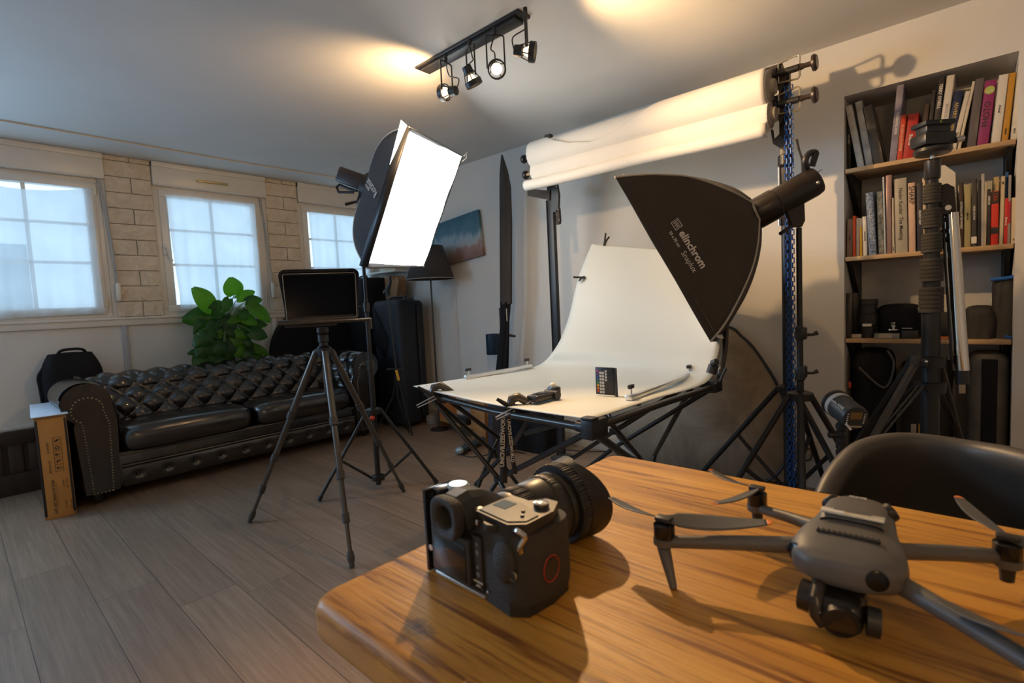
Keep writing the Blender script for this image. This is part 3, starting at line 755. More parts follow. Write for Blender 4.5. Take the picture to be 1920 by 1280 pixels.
for f in (f1, f2, f3):
    d = (V((f.x, f.y, 0))-ctr).normalized(); top = V((ctr.x, ctr.y, hz))+d*0.045
    leg_chain('leg', top, f, M_carbon, [0.0165, 0.0145, 0.012, 0.0095], [0, 0.36, 0.61, 0.80, 1.0], tri)
    MB().box(along(V((ctr.x, ctr.y, hz))+d*0.02, top+d*0.03), 0.035, 0.03, 0.055, 0.008).build('hinge', M_blackm, tri)
MB().lathe(T(ctr.x, ctr.y, 0), [(0.0, hz-0.03), (0.03, hz-0.03), (0.036, hz-0.01), (0.036, hz+0.02), (0.022, hz+0.03), (0.022, hz+0.045), (0.027, hz+0.05), (0.027, hz+0.085), (0.022, hz+0.09), (0.03, hz+0.10), (0.03, hz+0.125), (0.0, hz+0.125)], 20).build('centre_column', M_blackm, tri)
MB().cyl((ctr.x, ctr.y, hz-0.22), (ctr.x, ctr.y, hz), 0.014).build('column_tube', M_carbon, tri)
# tray frame, turned towards the room
tc = V((ctr.x, ctr.y, 1.062)); yaw = math.atan2(-tc.y, -tc.x)
ex = V((math.cos(yaw+PI/2), math.sin(yaw+PI/2), 0)); ey = V((0, 0, 1)).cross(ex)      # ex: image right, ey: away from viewer
if ex.dot(V(CM[0])) < 0: ex = -ex
ey = -V((math.cos(yaw), math.sin(yaw), 0))
Mtr = frame(tc, ex, ey)
m = MB()
m.box(Mtr @ T(0.0, 0, 0.016), 0.38, 0.27, 0.006, 0.002); m.build('tray', M_blackm, tri)
m = MB(); m.tube([Mtr @ V(p) for p in ((-0.195, -0.14, 0.018), (0.225, -0.14, 0.018), (0.235, -0.13, 0.018), (0.235, 0.12, 0.018))], 0.009, 10); m.tube([Mtr @ V(p) for p in ((0.229, -0.135, 0.018), (0.232, -0.135, -0.03))], 0.009, 10)
m.build('tray_rail', M_graph, tri)
m = MB(); m.box(Mtr @ T(0, 0.0, 0.002), 0.10, 0.10, 0.016, 0.003).box(Mtr @ T(-0.05, -0.10, 0.004), 0.24, 0.05, 0.014, 0.003); m.build('tray_mount', M_black, tri)
# laptop
lap = thing('laptop', 'open black laptop with a dark screen on the tripod tray', 'laptop', tuple(Mtr @ V((-0.015, 0, 0.02))))
LW, LH = 0.375, 0.245
MB().box(Mtr @ T(-0.015, -0.005, 0.028), LW, 0.255, 0.014, 0.004).build('keyboard_base', M_graph, lap)
Ms = Mtr @ T(0.006, 0.112, 0.034) @ Matrix.Rotation(rad(82), 4, 'X')
MB().box(Ms @ T(0, LH/2, -0.003), LW, LH, 0.006, 0.003).build('screen_lid', M_graph, lap)
MB().box(Ms @ T(0, LH/2+0.003, 0.0005), LW-0.016, LH-0.022, 0.001).build('screen', mat('dark_screen', (0.003, 0.005, 0.010), 0.12, spec=.08), lap)
# fabric hood round it
hood = thing('laptop_hood', 'black fabric sun hood around the laptop screen', 'hood', tuple(Mtr @ V((-0.015, 0.1, 0.03))))
def rr(w, h, r, n=6):
    out = []
    for cx, cy, a0 in ((w/2-r, h-r, 0), (-w/2+r, h-r, 90), (-w/2+r, r*0.3, 180), (w/2-r, r*0.3, 270)):
        for k in range(n+1):
            a = rad(a0+90*k/n); rr_ = r if a0 < 180 else r*0.3
            out.append((cx+math.cos(a)*rr_, cy+math.sin(a)*rr_))
    return out
o1 = rr(LW+0.035, LH+0.025, 0.035); o2 = rr(LW+0.005, LH+0.008, 0.018)
m = MB(); A_ = [[Ms @ V((x, y-0.003, z)) for x, y in P_] for P_, z in ((o1, -0.02), (o1, 0.018), (o2, 0.020), (o2, -0.006))]
rings = [[m.bm.verts.new(p) for p in r_i] for r_i in A_]
for i in range(3):
    for j in range(len(o1)): m._f([rings[i][j], rings[i][(j+1) % len(o1)], rings[i+1][(j+1) % len(o1)], rings[i+1][j]])
m._f(list(reversed(rings[0]))); m.build('hood_shell', M_fab, hood)
m = MB(); m.tube([Ms @ V((x, y-0.003, 0.021)) for x, y in rr(LW-0.006, LH, 0.012)], 0.0016, 6, closed=True); m.build('edge_piping', M_trim, hood)

# ================================================================ LIGHT STAND WITH THE LIT SOFTBOX
def stand_legs(root, c, feet, coll_z, hub_z, r_leg=0.011, mm=M_blackm, braces=True, brace_at=0.55):
    for f in feet:
        f = V(f); d = V((f.x-c.x, f.y-c.y, 0)).normalized()
        t = V((c.x, c.y, coll_z))+d*0.045
        l = MB().tube([t, f+V((0, 0, 0.008))], [r_leg, r_leg*0.95], 10).build('leg', mm, root)
        MB().tube([f+V((0, 0, 0.008))-(f-t).normalized()*0.03, f+V((0, 0, 0.006))], r_leg*1.25, 10).build('foot_cap', M_black, l)
        if braces:
            k = lerp(t, f, brace_at)
            MB().tube([V((c.x, c.y, hub_z))+d*0.035, k], r_leg*0.75, 8).build('brace', mm, root)
    MB().lathe(T(c.x, c.y, coll_z), [(0.02, -0.022), (0.05, -0.018), (0.052, 0.012), (0.03, 0.02), (0.02, 0.02)], 18).build('leg_collar', mm, root)
    if braces: MB().lathe(T(c.x, c.y, hub_z), [(0.018, -0.018), (0.042, -0.014), (0.042, 0.012), (0.018, 0.016)], 18).build('brace_collar', mm, root)
c = Pz(709, 893, 0.08); c = V((c.x, c.y, 0))
fa, fb = Pz(598, 940, 0.0), Pz(819, 906, 0.0); fc = c*3-fa-fb; fc.z = 0
st = thing('light_stand', 'black light stand with an orange knob holding the lit softbox', 'light stand', tuple(c))
stand_legs(st, c, [fa, fb, fc], 0.50, 0.075)
topz = Py(688, 372, c.y).z
def pole(root, c, segs, mm=M_blackm):
    z = segs[0][0]
    for i, (z0, z1, r) in enumerate(segs):
        MB().cyl((c.x, c.y, z0), (c.x, c.y, z1), r, n=16).build('pole', mm, root)
        if i: MB().lathe(T(c.x, c.y, z0), [(segs[i-1][2]+0.001, -0.045), (segs[i-1][2]+0.006, -0.04), (segs[i-1][2]+0.006, 0.012), (r, 0.02)], 16).build('clamp_collar', M_graph, root)
pole(st, c, [(0.03, 0.80, 0.0165), (0.80, 1.16, 0.0135), (1.16, topz, 0.0105)])
for z in (0.80, 1.16):
    m = MB().cyl((c.x, c.y, z-0.012), V((c.x, c.y, z-0.012))-V(CM[0])*0.045, 0.006); m.box(V((c.x, c.y, z-0.016))-V(CM[0])*0.052, 0.012, 0.03, 0.022, 0.004); m.build('wing_knob', M_graph, st)
kb = V((c.x, c.y, 0.462))-V(CM[2])*0.04
MB().ball(kb, 0.016, (1, 1, 1)).build('knob', M_red, st)
STAND1 = c

PANELS = []
def softbox(root, F, ringc, ringr, bulge, mbody, taper=None, lipw=0.045, edge=True):
    """F: four front corners (in order), ringc: centre at the speed ring"""
    F = [V(p) for p in F]; cen = sum(F, V((0, 0, 0)))/4; ax = (cen-V(ringc)); D = ax.length; ax.normalize()
    R = [V(ringc)+(f-cen-ax*(f-cen).dot(ax)).normalized()*ringr for f in F]
    # rods bow outwards
    def rod(i, t):
        k = 1-(1-t)**1.0
        p = lerp(R[i], F[i], t); out = (F[i]-cen); out = (out-ax*out.dot(ax)).normalized()
        return p+out*bulge*math.sin(PI*t**0.75)*1.0
    for i in range(4):
        j = (i+1) % 4
        def f(u, v, i=i, j=j):
            a, b = rod(i, v), rod(j, v); p = lerp(a, b, u); mid = (a+b)/2; inn = (V(ringc)+ax*D*v-mid)
            if inn.length > 1e-6: inn.normalize()
            return p+inn*(0.02*math.sin(PI*u)*math.sin(PI*min(1, v*1.02)))+ax*0.0
        PANELS.append(f); MB().grid(f, 14, 24).build('side_panel', mbody, root, thick=0.002, ang=80)
        if edge: MB().tube([rod(i, k/24) for k in range(25)], 0.0045, 6).build('edge_binding', M_trim, root)
    return rod, cen, ax
px = [(768, 238, 2.70), (868, 292, 3.32), (795, 500, 3.30), (688, 503, 2.74)]
F = [W(*p) for p in px]
c1 = W(694, 352, 3.10)
rt = thing('lit_softbox', 'glowing white rectangular softbox with black sides on the left light stand', 'softbox', tuple(c1))
M_in = mat('softbox_dark_grey_cloth', (0.045, 0.045, 0.048), 0.8, bump=0.2, bs=120)
rod1, cen1, ax1 = softbox(rt, F, c1, 0.085, 0.10, M_in, edge=True)
def lit_mat():
    m, N, L, b = nt('lit_diffuser_cloth'); b.inputs['Base Color'].default_value = (0.9, 0.9, 0.9, 1)
    tc = N.new('ShaderNodeTexCoord'); g = N.new('ShaderNodeTexNoise'); g.inputs['Scale'].default_value = 3.5; g.inputs['Detail'].default_value = 2
    L.new(tc.outputs['Object'], g.inputs['Vector']); L.new(ramp(N, L, g.outputs['Fac'], [(0.3, (0.90, 0.97, 0.97)), (0.7, (1, 1, 1))]), b.inputs['Emission Color']); b.inputs['Emission Strength'].default_value = 5.5; return m
M_lit = lit_mat()
def ff(u, v):
    uu = 0.075+0.915*u; p = lerp(lerp(F[0], F[1], uu), lerp(F[3], F[2], uu), 0.01+0.98*v)
    return p-ax1*(0.030*(1-u)+0.004-0.010*noise.noise(V((u*5, v*4, 2))))
MB().grid(ff, 24, 24).build('front_diffuser', M_lit, rt, ang=80)
# recessed lip: black band round the edge, wide on the near side
hv = (F[0]-F[3]).normalized(); wv = (F[1]-F[0]).normalized()
for i in range(4):
    a, b = F[i], F[(i+1) % 4]
    MB().quad(a, b, b-ax1*0.05, a-ax1*0.05).build('velcro_lip', M_black, rt, thick=0.003)
MB().grid(lambda u, v: lerp(lerp(F[0], F[1], 0.085*u), lerp(F[3], F[2], 0.085*u), v)-ax1*(0.030*u), 3, 12).build('velcro_lip', M_black, rt, thick=0.002)
# loose white inner baffle showing at the top corner
q = [W(752, 226, 2.66), W(770, 236, 2.68), W(748, 290, 2.70), W(733, 330, 2.72)]
MB().quad(W(752, 225, 2.655), W(763, 235, 2.685), W(744, 280, 2.69), W(731, 308, 2.69)).build('inner_baffle', M_lit, rt, thick=0.003)
MB().tube([W(870, 293, 3.3), W(876, 284, 3.28), W(874, 297, 3.3), W(866, 303, 3.3)], 0.0025, 6).build('pull_tab', M_trim, rt)
MB().lathe(along(c1-ax1*0.02, c1+ax1*0.05), [(0.07, 0), (0.092, 0.005), (0.092, 0.04), (0.07, 0.045)], 28).build('speed_ring', M_blackm, rt)
# name on the near side panel (upside down)
pc_ = lerp(rod1(3, 0.42), rod1(0, 0.42), 0.52); sx_ = (rod1(0, .42)-rod1(3, .42)).normalized(); sy_ = (rod1(3, .8)-rod1(3, .2)).normalized()
nrm1 = sx_.cross(sy_).normalized()
if nrm1.dot(CO-pc_) < 0: nrm1 = -nrm1
Mx = frame(pc_+nrm1*0.012, (W(692, 331, 3)-W(716, 364, 3)), nrm1.cross(W(692, 331, 3)-W(716, 364, 3)))
text('lettering', 'Rotalux', on_surface(PANELS[3], 698, 352, -17, -27, 0.004), 0.060, M_tex, rt)
text('lettering', 'elinchrom', on_surface(PANELS[3], 690, 352, -17, -27, 0.004), 0.024, M_tex, rt)
# flash head behind it
fh = thing('studio_flash_head', 'compact boxy studio flash head behind the lit softbox', 'flash', tuple(c1-ax1*0.05))
bx_ = -ax1; up_ = V(CM[1])*-1; Mh = frame(c1-ax1*0.02, bx_, up_-bx_*up_.dot(bx_))
MB().box(Mh @ T(0.105, 0.012, 0), 0.19, 0.092, 0.10, 0.012).build('housing', mat('flash_brown_black', (0.030, 0.020, 0.016), 0.4), fh)
m = MB()
for k in range(6): m.box(Mh @ T(0.202, 0.036-k*0.008, 0.0), 0.003, 0.003, 0.06)
m.build('vent', M_gloss, fh)
MB().tube([Mh @ V(p) for p in ((0.06, -0.045, 0), (0.12, -0.05, 0), (0.19, -0.045, 0), (0.205, -0.065, 0.0), (0.18, -0.09, 0), (0.13, -0.075, 0), (0.08, -0.06, 0))], 0.008, 8).build('carry_handle', M_black, fh)
tp = V((STAND1.x, STAND1.y, topz))
MB().tube([Mh @ V((0.02, -0.03, 0)), tp], [0.018, 0.016], 12).build('tilt_bracket', M_black, fh)
MB().tube([tp+V((0, 0, -0.005)), tp+V((0, 0, -0.04))], 0.017, 12).build('stand_socket', M_black, fh)
MB().tube([tp+V((0, 0, 0.0)), tp-V(CM[0])*0.085-V((0, 0, 0.02))], [0.007, 0.010], 8).build('lever', M_black, fh)

# ================================================================ CORNER BEHIND THE SOFA
def rbox(name, x0, x1, y0, y1, z0, z1, m, parent, bev=0.05): return MB().box(((x0+x1)/2, (y0+y1)/2, (z0+z1)/2), x1-x0, y1-y0, z1-z0, bev, 4).build(name, m, parent)
t = thing('wheeled_equipment_case', 'tall dark navy soft equipment case standing right of the sofa', 'case', (-4.12, 2.92, 0))
rbox('body', -4.37, -3.93, 2.80, 3.02, 0.03, 1.22, M_fabb, t); rbox('lid', -4.35, -3.95, 3.015, 3.12, 0.04, 1.21, M_fabb, t)
MB().tube([(-4.33, 2.905+.11, 1.19), (-4.0, 3.015, 1.226), (-3.928, 3.015, 1.14), (-3.925, 3.015, 0.1)], 0.008, 8).build('zip', M_black, t)
MB().tube(spline([(-4.22, 2.93, 1.215), (-4.2, 2.93, 1.245), (-4.02, 2.93, 1.245), (-4.0, 2.93, 1.215)], 5), 0.011, 8).build('carry_handle', M_black, t)
MB().tube(spline([(-4.28, 2.79, 0.12), (-4.26, 2.76, 0.16), (-4.12, 2.76, 0.16), (-4.10, 2.79, 0.12)], 5), 0.010, 8).build('pull_handle', M_black, t)
m = MB(); m.quad((-4.36, 2.795, 0.82), (-4.18, 2.795, 0.66), (-4.10, 2.795, 0.84), (-4.34, 2.795, 1.18)); m.build('pocket_flap', M_fab, t, thick=0.004)
for x in (-4.32, -3.98): MB().cyl((x-0.02, 2.84, 0.032), (x+0.02, 2.84, 0.032), 0.032).build('wheel', M_black, t)
t = thing('black_hard_case', 'taller black case standing in the corner behind the sofa arm', 'case', (-4.6, 2.95, 0))
rbox('body', -4.80, -4.45, 2.78, 3.10, 0.02, 1.46, M_fab, t, 0.04); MB().tube(spline([(-4.70, 2.9, 1.455), (-4.69, 2.9, 1.48), (-4.58, 2.9, 1.48), (-4.57, 2.9, 1.455)], 5), 0.010, 8).build('handle', M_black, t)
t = thing('folded_reflector_bag', 'round black zip bag leaning behind the right end of the sofa', 'bag', (-4.79, 2.42, 0.0))
cen = V((-4.792, 2.42, 0.74)); 
MB().lathe(frame(cen, (0, 1, 0), (0, 0, 1)), [(0.0, -0.028), (0.36, -0.026), (0.445, -0.018), (0.46, 0.0), (0.445, 0.018), (0.36, 0.026), (0.0, 0.028)], 56, False, False).build('bag_disc', M_fab, t)
MB().tube([cen+V((0.022, math.cos(a)*0.445, math.sin(a)*0.445)) for a in [rad(q) for q in range(20, 161, 10)]], 0.005, 6).build('zip', M_fabb, t)
MB().aabb(-4.82, -4.77, 2.30, 2.54, 0, 0.30, 0.01).build('bag_end', M_fab, t)
# little shelf with carton, kraft bag
o = MB().aabb(-4.80, -4.28, 3.03, BY, 1.505, 1.525, 0.003).build('wall_shelf', M_white); at_base(o, (-4.54, BY, 1.505)); tag(o, 'small white wall shelf in the corner left of the floor lamp', 'shelf')
o = MB().aabb(-4.50, -4.30, 3.05, 3.18, 1.527, 1.585, 0.003).build('cream_carton', mat('cream_carton', (0.60, 0.52, 0.36), .7)); at_base(o, (-4.4, 3.115, 1.527)); tag(o, 'small cream carton on the corner wall shelf', 'box')
m = MB(); kp = [(-4.44, 1.235), (-4.26, 1.235), (-4.20, 1.42), (-4.245, 1.46), (-4.29, 1.41), (-4.34, 1.47), (-4.44, 1.46)]
m.prism(frame((0, 3.02, 0), (1, 0, 0), (0, 0, 1)), kp, -0.10); o = m.build('kraft_paper_bag', mat('kraft_paper', (0.36, 0.20, 0.10), .85, bump=.6, bs=14)); at_base(o, (-4.33, 3.07, 1.235)); tag(o, 'crumpled kraft paper bag on the tall equipment case', 'bag')
# slim stand with swivel head in front of the case
c = Pz(773, 816, 0.0)
t = thing('small_boom_stand', 'slim black stand with a yellow ring and tilting head in front of the tall case', 'light stand', (-3.93, 2.70, 0))
c2 = V((-3.90, 2.62, 0)); jz = Py(743, 693, 2.62); jj = V((jz.x, 2.62, jz.z)); tpz = Py(727, 548, 2.62); tt = V((tpz.x, 2.62, tpz.z))
MB().cyl(jj, tt, 0.007).build('upper_pole', M_graph, t)
MB().cyl(jj, jj+(Pz(773, 816, 0)-jj)*0.16, 0.012).build('yellow_ring', M_yellow, t)
MB().tube([jj, Pz(773, 816, 0.006)], [0.008, 0.010], 10).build('leg', M_blackm, t)
for q in (V((-4.0, 2.50, 0.006)), V((-3.80, 2.74, 0.006))): MB().tube([jj, V((jj.x+(q.x-jj.x)*.3, jj.y, jj.z*0.6)), q], 0.007, 8).build('leg', M_blackm, t)
MB().tube([jj-V(CM[0])*0.085, jj-V(CM[0])*0.03+V((0, 0, 0.005)), jj+V(CM[0])*0.07], 0.010, 8).build('swivel_arm', M_blackm, t)
hh = Py(731, 518, 2.62); 
MB().tube([tt-V((0, 0, 0.03)), tt+V((0, 0, 0.02)), hh-V((0, 0, 0.05)), hh], [0.022, 0.024, 0.014, 0.012], 12).build('tilting_head', M_black, t)
MB().ball(tt-V(CM[0])*0.02, 0.022).build('head_knob', M_graph, t)

# floor lamp
LX, LY = -3.66, 2.98
sz1, sz0 = Py(812, 460, LY).z, Py(812, 523, LY).z
t = thing('floor_lamp', 'floor lamp with a dark tapered drum shade beside the painting', 'lamp', (LX, LY, 0))
MB().lathe(T(LX, LY, 0), [(0.215, sz0), (0.125, sz1)], 48, False, False).build('lamp_shade', mat('charcoal_shade_fabric', (0.060, 0.052, 0.048), 0.85, bump=.15, bs=150), t, thick=0.003)
MB().lathe(T(LX, LY, 0), [(0.216, sz0), (0.217, sz0+0.006)], 48, False, False).build('shade_rim', M_trim, t, thick=0.003)
MB().cyl((LX, LY, 0.02), (LX, LY, sz1-0.04), 0.008).build('pole', M_graph, t)
MB().lathe(T(LX, LY, 0), [(0.0, 0), (0.085, 0), (0.085, 0.012), (0.02, 0.022), (0.01, 0.03)], 36).build('base', M_blackm, t)
MB().lathe(T(LX, LY, 0), [(0.015, sz1-0.10), (0.016, sz1-0.05), (0.03, sz1-0.04), (0.0, sz1-0.03)], 16).build('lamp_holder', M_black, t)
m = MB()
for k in range(3): a = k*2*PI/3; m.tube([(LX, LY, sz1-0.045), (LX+math.cos(a)*0.128, LY+math.sin(a)*0.128, sz1-0.01)], 0.002, 5)
m.build('shade_spider', M_black, t)
# painting
def paint_mat():
    m, N, L, b = nt('misty_blue_canvas'); tc = N.new('ShaderNodeTexCoord'); sx = N.new('ShaderNodeSeparateXYZ'); L.new(tc.outputs['Object'], sx.inputs[0])
    g = N.new('ShaderNodeTexNoise'); g.inputs['Scale'].default_value = 6; g.inputs['Detail'].default_value = 6; L.new(tc.outputs['Object'], g.inputs['Vector'])
    mp = N.new('ShaderNodeMapping'); mp.inputs['Scale'].default_value = (30, 1, 5); L.new(tc.outputs['Object'], mp.inputs[0]); g2 = N.new('ShaderNodeTexNoise'); g2.inputs['Scale'].default_value = 1; L.new(mp.outputs[0], g2.inputs['Vector'])
    h = math_n(N, L, 'ADD', math_n(N, L, 'MULTIPLY', sx.outputs[2], 2.6), math_n(N, L, 'MULTIPLY', math_n(N, L, 'SUBTRACT', g.outputs['Fac'], .5), .7))
    h = math_n(N, L, 'ADD', h, math_n(N, L, 'MULTIPLY', math_n(N, L, 'SUBTRACT', g2.outputs['Fac'], .5), .25))
    c = ramp(N, L, math_n(N, L, 'ADD', h, 0.5), [(0.05, (0.26, 0.15, 0.12)), (0.26, (0.34, 0.23, 0.19)), (0.36, (0.40, 0.42, 0.43)), (0.50, (0.34, 0.42, 0.46)), (0.66, (0.09, 0.21, 0.27)), (1.0, (0.05, 0.14, 0.20))])
    L.new(c, b.inputs['Base Color']); b.inputs['Roughness'].default_value = 0.7; return m
pa, pb = Py(899, 391, BY-0.02), Py(907, 473, BY-0.02); pcn = V(((-3.19-3.86)/2, BY-0.02, (pa.z+pb.z)/2-0.045))
Mp = Matrix.Translation(pcn) @ Matrix.Rotation(rad(-5.2), 4, 'Y')
t = thing('canvas_painting', 'unframed blue misty forest painting hanging crooked above the floor lamp', 'painting', tuple(pcn))
cv = MB().box(Matrix.Identity(4), 0.66, 0.032, 0.40, 0.003).build('canvas', paint_mat()); cv.parent = t; cv.rotation_euler = (0, rad(-5.2), 0)

# ================================================================ BACK WALL EQUIPMENT
# closed dark strip bag on a stand
UY = 3.02
u0, u1, u2 = Py(941, 290, UY), Py(948, 575, UY), Py(944, 697, UY)
t = thing('closed_studio_umbrella', 'tall closed black photo umbrella in its sleeve against the back wall', 'umbrella', (u2.x, UY, 0))
prof_ = [(941, 290, 1.5), (945, 322, 9), (948, 352, 12.5), (949, 420, 13.5), (949, 570, 13)]
pts = [Py(x, y, UY) for x, y, w in prof_]; rs = [w*0.0046*0.92 for x, y, w in prof_]
m = MB(); ringsN = 14
def blade(u, v):
    k = v*(len(pts)-1); i = min(int(k), len(pts)-2); f = k-i; p = lerp(pts[i], pts[i+1], f); r = rs[i]*(1-f)+rs[i+1]*f
    a = 2*PI*u; w = 1+0.12*math.cos(5*a+v*2)
    return p+V((math.cos(a)*r*w, math.sin(a)*r*0.55*w, 0))
MB().grid(blade, 40, 40, cu=True).build('sleeve', M_soft, t, ang=80)
pl2 = [Py(948, 566, UY), Py(947, 600, UY), Py(945, 640, UY), Py(941, 700, UY), Py(938, 760, UY)]
r2 = [0.052, 0.040, 0.046, 0.056, 0.060]
def skirt(u, v):
    k = v*(len(pl2)-1); i = min(int(k), len(pl2)-2); f = k-i; p = lerp(pl2[i], pl2[i+1], f); r = r2[i]*(1-f)+r2[i+1]*f
    a = 2*PI*u; w = 1+0.16*math.cos(6*a+v*3)
    return p+V((math.cos(a)*r*w, math.sin(a)*r*0.6*w, 0))
MB().grid(skirt, 48, 30, cu=True).build('tied_cloth', M_fab, t, ang=80)
MB().cyl((u2.x, UY, 0.005), (u2.x, UY, 1.1), 0.012).build('shaft', M_blackm, t)
q = Py(955, 628, UY-0.05); MB().tube([q, q+V(CM[0])*0.05-V((0, 0, .01))], [0.012, 0.009], 8).build('clamp_handle', M_black, t)
q = Py(950, 590, UY-0.06); MB().tube([q+V((0, 0, .05)), q-V((0, 0, .05))], 0.004, 6).build('metal_clip', M_steel, t)
# navy cylinder on the wall
q = Py(926, 645, 3.15); t = thing('wall_cylinder', 'small dark navy cylinder fixed to the wall beside the closed umbrella', 'wall lamp', tuple(q))
h_ = Py(926, 626, 3.15).z-Py(926, 664, 3.15).z
MB().lathe(T(q.x-0.01, q.y, q.z-h_/2), [(0.058, 0), (0.060, 0.004), (0.060, h_), (0.054, h_), (0.054, h_-0.01)], 32, True, True).build('shade', mat('navy_lacquer', (0.010, 0.030, 0.062), .4), t)
MB().cyl((q.x-0.01, q.y+0.03, q.z), (q.x-0.01, BY, q.z), 0.012).build('arm', M_black, t)

# left background pole
PY_ = 2.88
lpx = Py(1036, 430, PY_).x
t = thing('background_pole', 'black square pole on the left holding the paper rolls', 'background support', (lpx, PY_, 0))
zt = Py(1030, 270, PY_).z
MB().box((lpx, PY_, 1.14), 0.046, 0.034, 2.20, 0.003).build('pole', M_black, t)
MB().tube([(lpx-0.033, PY_-0.01, 1.83), (lpx-0.033, PY_-0.01, 0.02)], 0.006, 8).build('inner_rail', M_gloss, t)
MB().box((lpx, PY_, 0.012), 0.12, 0.12, 0.024, 0.005).build('foot', M_rubber, t)
MB().box((lpx, PY_, 2.255), 0.05, 0.04, 0.03, 0.006).build('pole_cap', M_rubber, t)
q = Py(1005, 363, PY_-0.03); q1 = Py(1026, 366, PY_-0.03)
m = MB(); a = Py(989, 354, PY_-0.03); b = Py(989, 367, PY_-0.03); c3 = Py(1030, 375, PY_-0.03); d3 = Py(1030, 357, PY_-0.03)
Mz = frame((0, PY_-0.03, 0), (1, 0, 0), (0, 0, 1)); m.prism(Mz, [(p.x, p.z) for p in (a, b, c3, d3)], -0.012); m.build('side_arm', M_soft, t)
ra = Py(1040, 352, PY_-0.03); rb_ = Py(1047, 420, PY_-0.03)
pp = [(ra.x-0.03, ra.z+0.02), (ra.x+0.02, ra.z+0.02), (ra.x+0.03, ra.z-0.05), (ra.x+0.02, ra.z-0.16), (ra.x-0.03, ra.z-0.16)]
MB().prism(Mz, pp, -0.02).build('ratchet_head', M_black, t)
pp = [(ra.x+0.005, ra.z-0.15), (ra.x+0.028, ra.z-0.14), (rb_.x+0.012, rb_.z+0.02), (rb_.x+0.005, rb_.z), (rb_.x-0.022, rb_.z)]
MB().prism(Mz, pp, -0.02).build('ratchet_handle', M_soft, t)
m = MB()
for px_, py_ in ((1043, 349), (1044, 379), (1046, 393), (1048, 412)): w_ = Py(px_, py_, PY_-0.052); m.ball(tuple(w_), 0.007, n=8)
m.build('rivets', M_chrome, t)

# right background stand
rpx = Py(1475, 500, PY_).x
RXc = V((rpx, PY_, 0))
t = thing('background_stand', 'tall black stand on the right holding the paper rolls', 'background support', (rpx, PY_, 0))
stand_legs(t, RXc, [Pz(1300, 906, 0), V((rpx+0.42, PY_-0.30, 0)), V((rpx+0.12, PY_+0.30, 0))], 0.62, 0.10, 0.014, brace_at=0.45)
ztr = Py(1466, 135, PY_).z
MB().cyl((rpx, PY_, 0.04), (rpx, PY_, 1.45), 0.023).build('pole', M_black, t)
MB().box((rpx, PY_, (1.45+ztr)/2), 0.048, 0.036, ztr-1.45, 0.003).build('upper_pole', M_black, t)
def bracket(zc, yaw_):
    # hook plate with yoke and hand wheel
    b = MB(); x = rpx
    b.prism(frame((x-0.03, PY_-0.045, zc), (1, 0, 0), (0, 0, 1)), [(-0.05, 0.05), (0.03, 0.05), (0.05, -0.02), (0.02, -0.09), (-0.02, -0.02), (-0.05, -0.01)], -0.006); b.build('hook_plate', M_soft, t)
    y = PY_-0.055
    b = MB(); b.tube([(x-0.015, y, zc+0.045), (x+0.07, y, zc+0.06), (x+0.078, y, zc+0.05), (x+0.078, y, zc-0.04), (x+0.07, y, zc-0.05), (x-0.015, y, zc-0.045)], 0.005, 6, closed=True); b.build('yoke', M_steel, t)
    b = MB(); b.cyl((x-0.02, y, zc), (x+0.075, y, zc), 0.016).cyl((x-0.035, y, zc), (x-0.02, y, zc), 0.03); b.build('spindle', M_black, t)
    b = MB(); b.lathe(frame((x+0.08, y, zc), (0, 1, 0), (0, 0, 1)), [(0.016, 0), (0.011, 0.02), (0.012, 0.045), (0.036, 0.052), (0.038, 0.062), (0.030, 0.072)], 20); b.build('hand_wheel', mat('brown_black_knob', (0.045, 0.028, 0.022), .35), t)
zR1 = Py(1445, 160, PY_).z; zR2 = Py(1440, 210, PY_).z
bracket(Py(1485, 131, PY_-.05).z, 0); bracket(Py(1485, 190, PY_-.05).z, 0)
m = MB(); m.prism(Mz, [(rpx-0.06, 1.93), (rpx-0.05, 1.93), (rpx-0.045, 1.88), (rpx-0.02, 1.90), (rpx+0.02, 1.84), (rpx+0.02, 1.80), (rpx-0.05, 1.86)], -0.015); m.build('spare_hook', M_soft, t)
MB().lathe(T(rpx, PY_, 1.74), [(0.028, 0), (0.036, 0.01), (0.036, 0.055), (0.028, 0.06)], 16).build('collar', M_blackm, t)
MB().cyl((rpx-0.025, PY_-0.02, 1.74), (rpx-0.025, PY_-0.02, 1.45), 0.007).build('inner_tube', M_chrome, t)
# blue bead chain
m = MB(); zt2 = zR2+0.07; zb = 0.13; yc = PY_-0.055
for dx, ph in ((0.020, 0), (0.038, 0.5)):
    z = zb; k = 0
    while z < zt2:
        if k % 2: m.tube([(rpx+dx-0.009, yc, z), (rpx+dx-0.009, yc, z+0.026), (rpx+dx+0.009, yc, z+0.026), (rpx+dx+0.009, yc, z)], 0.0034, 5, closed=True)
        else: m.tube([(rpx+dx, yc-0.009, z), (rpx+dx, yc-0.009, z+0.026), (rpx+dx, yc+0.009, z+0.026), (rpx+dx, yc+0.009, z)], 0.0034, 5, closed=True)
        z += 0.023; k += 1
m.tube([(rpx+0.029+math.cos(a)*0.010, yc, zb+math.sin(a)*0.014) for a in [PI+PI*i/6 for i in range(7)]], 0.003, 5)
o = m.build('blue_chain', M_blue); at_base(o, (rpx+0.029, yc, zb)); tag(o, 'bright blue plastic loop chain hanging down the right background stand', 'chain')

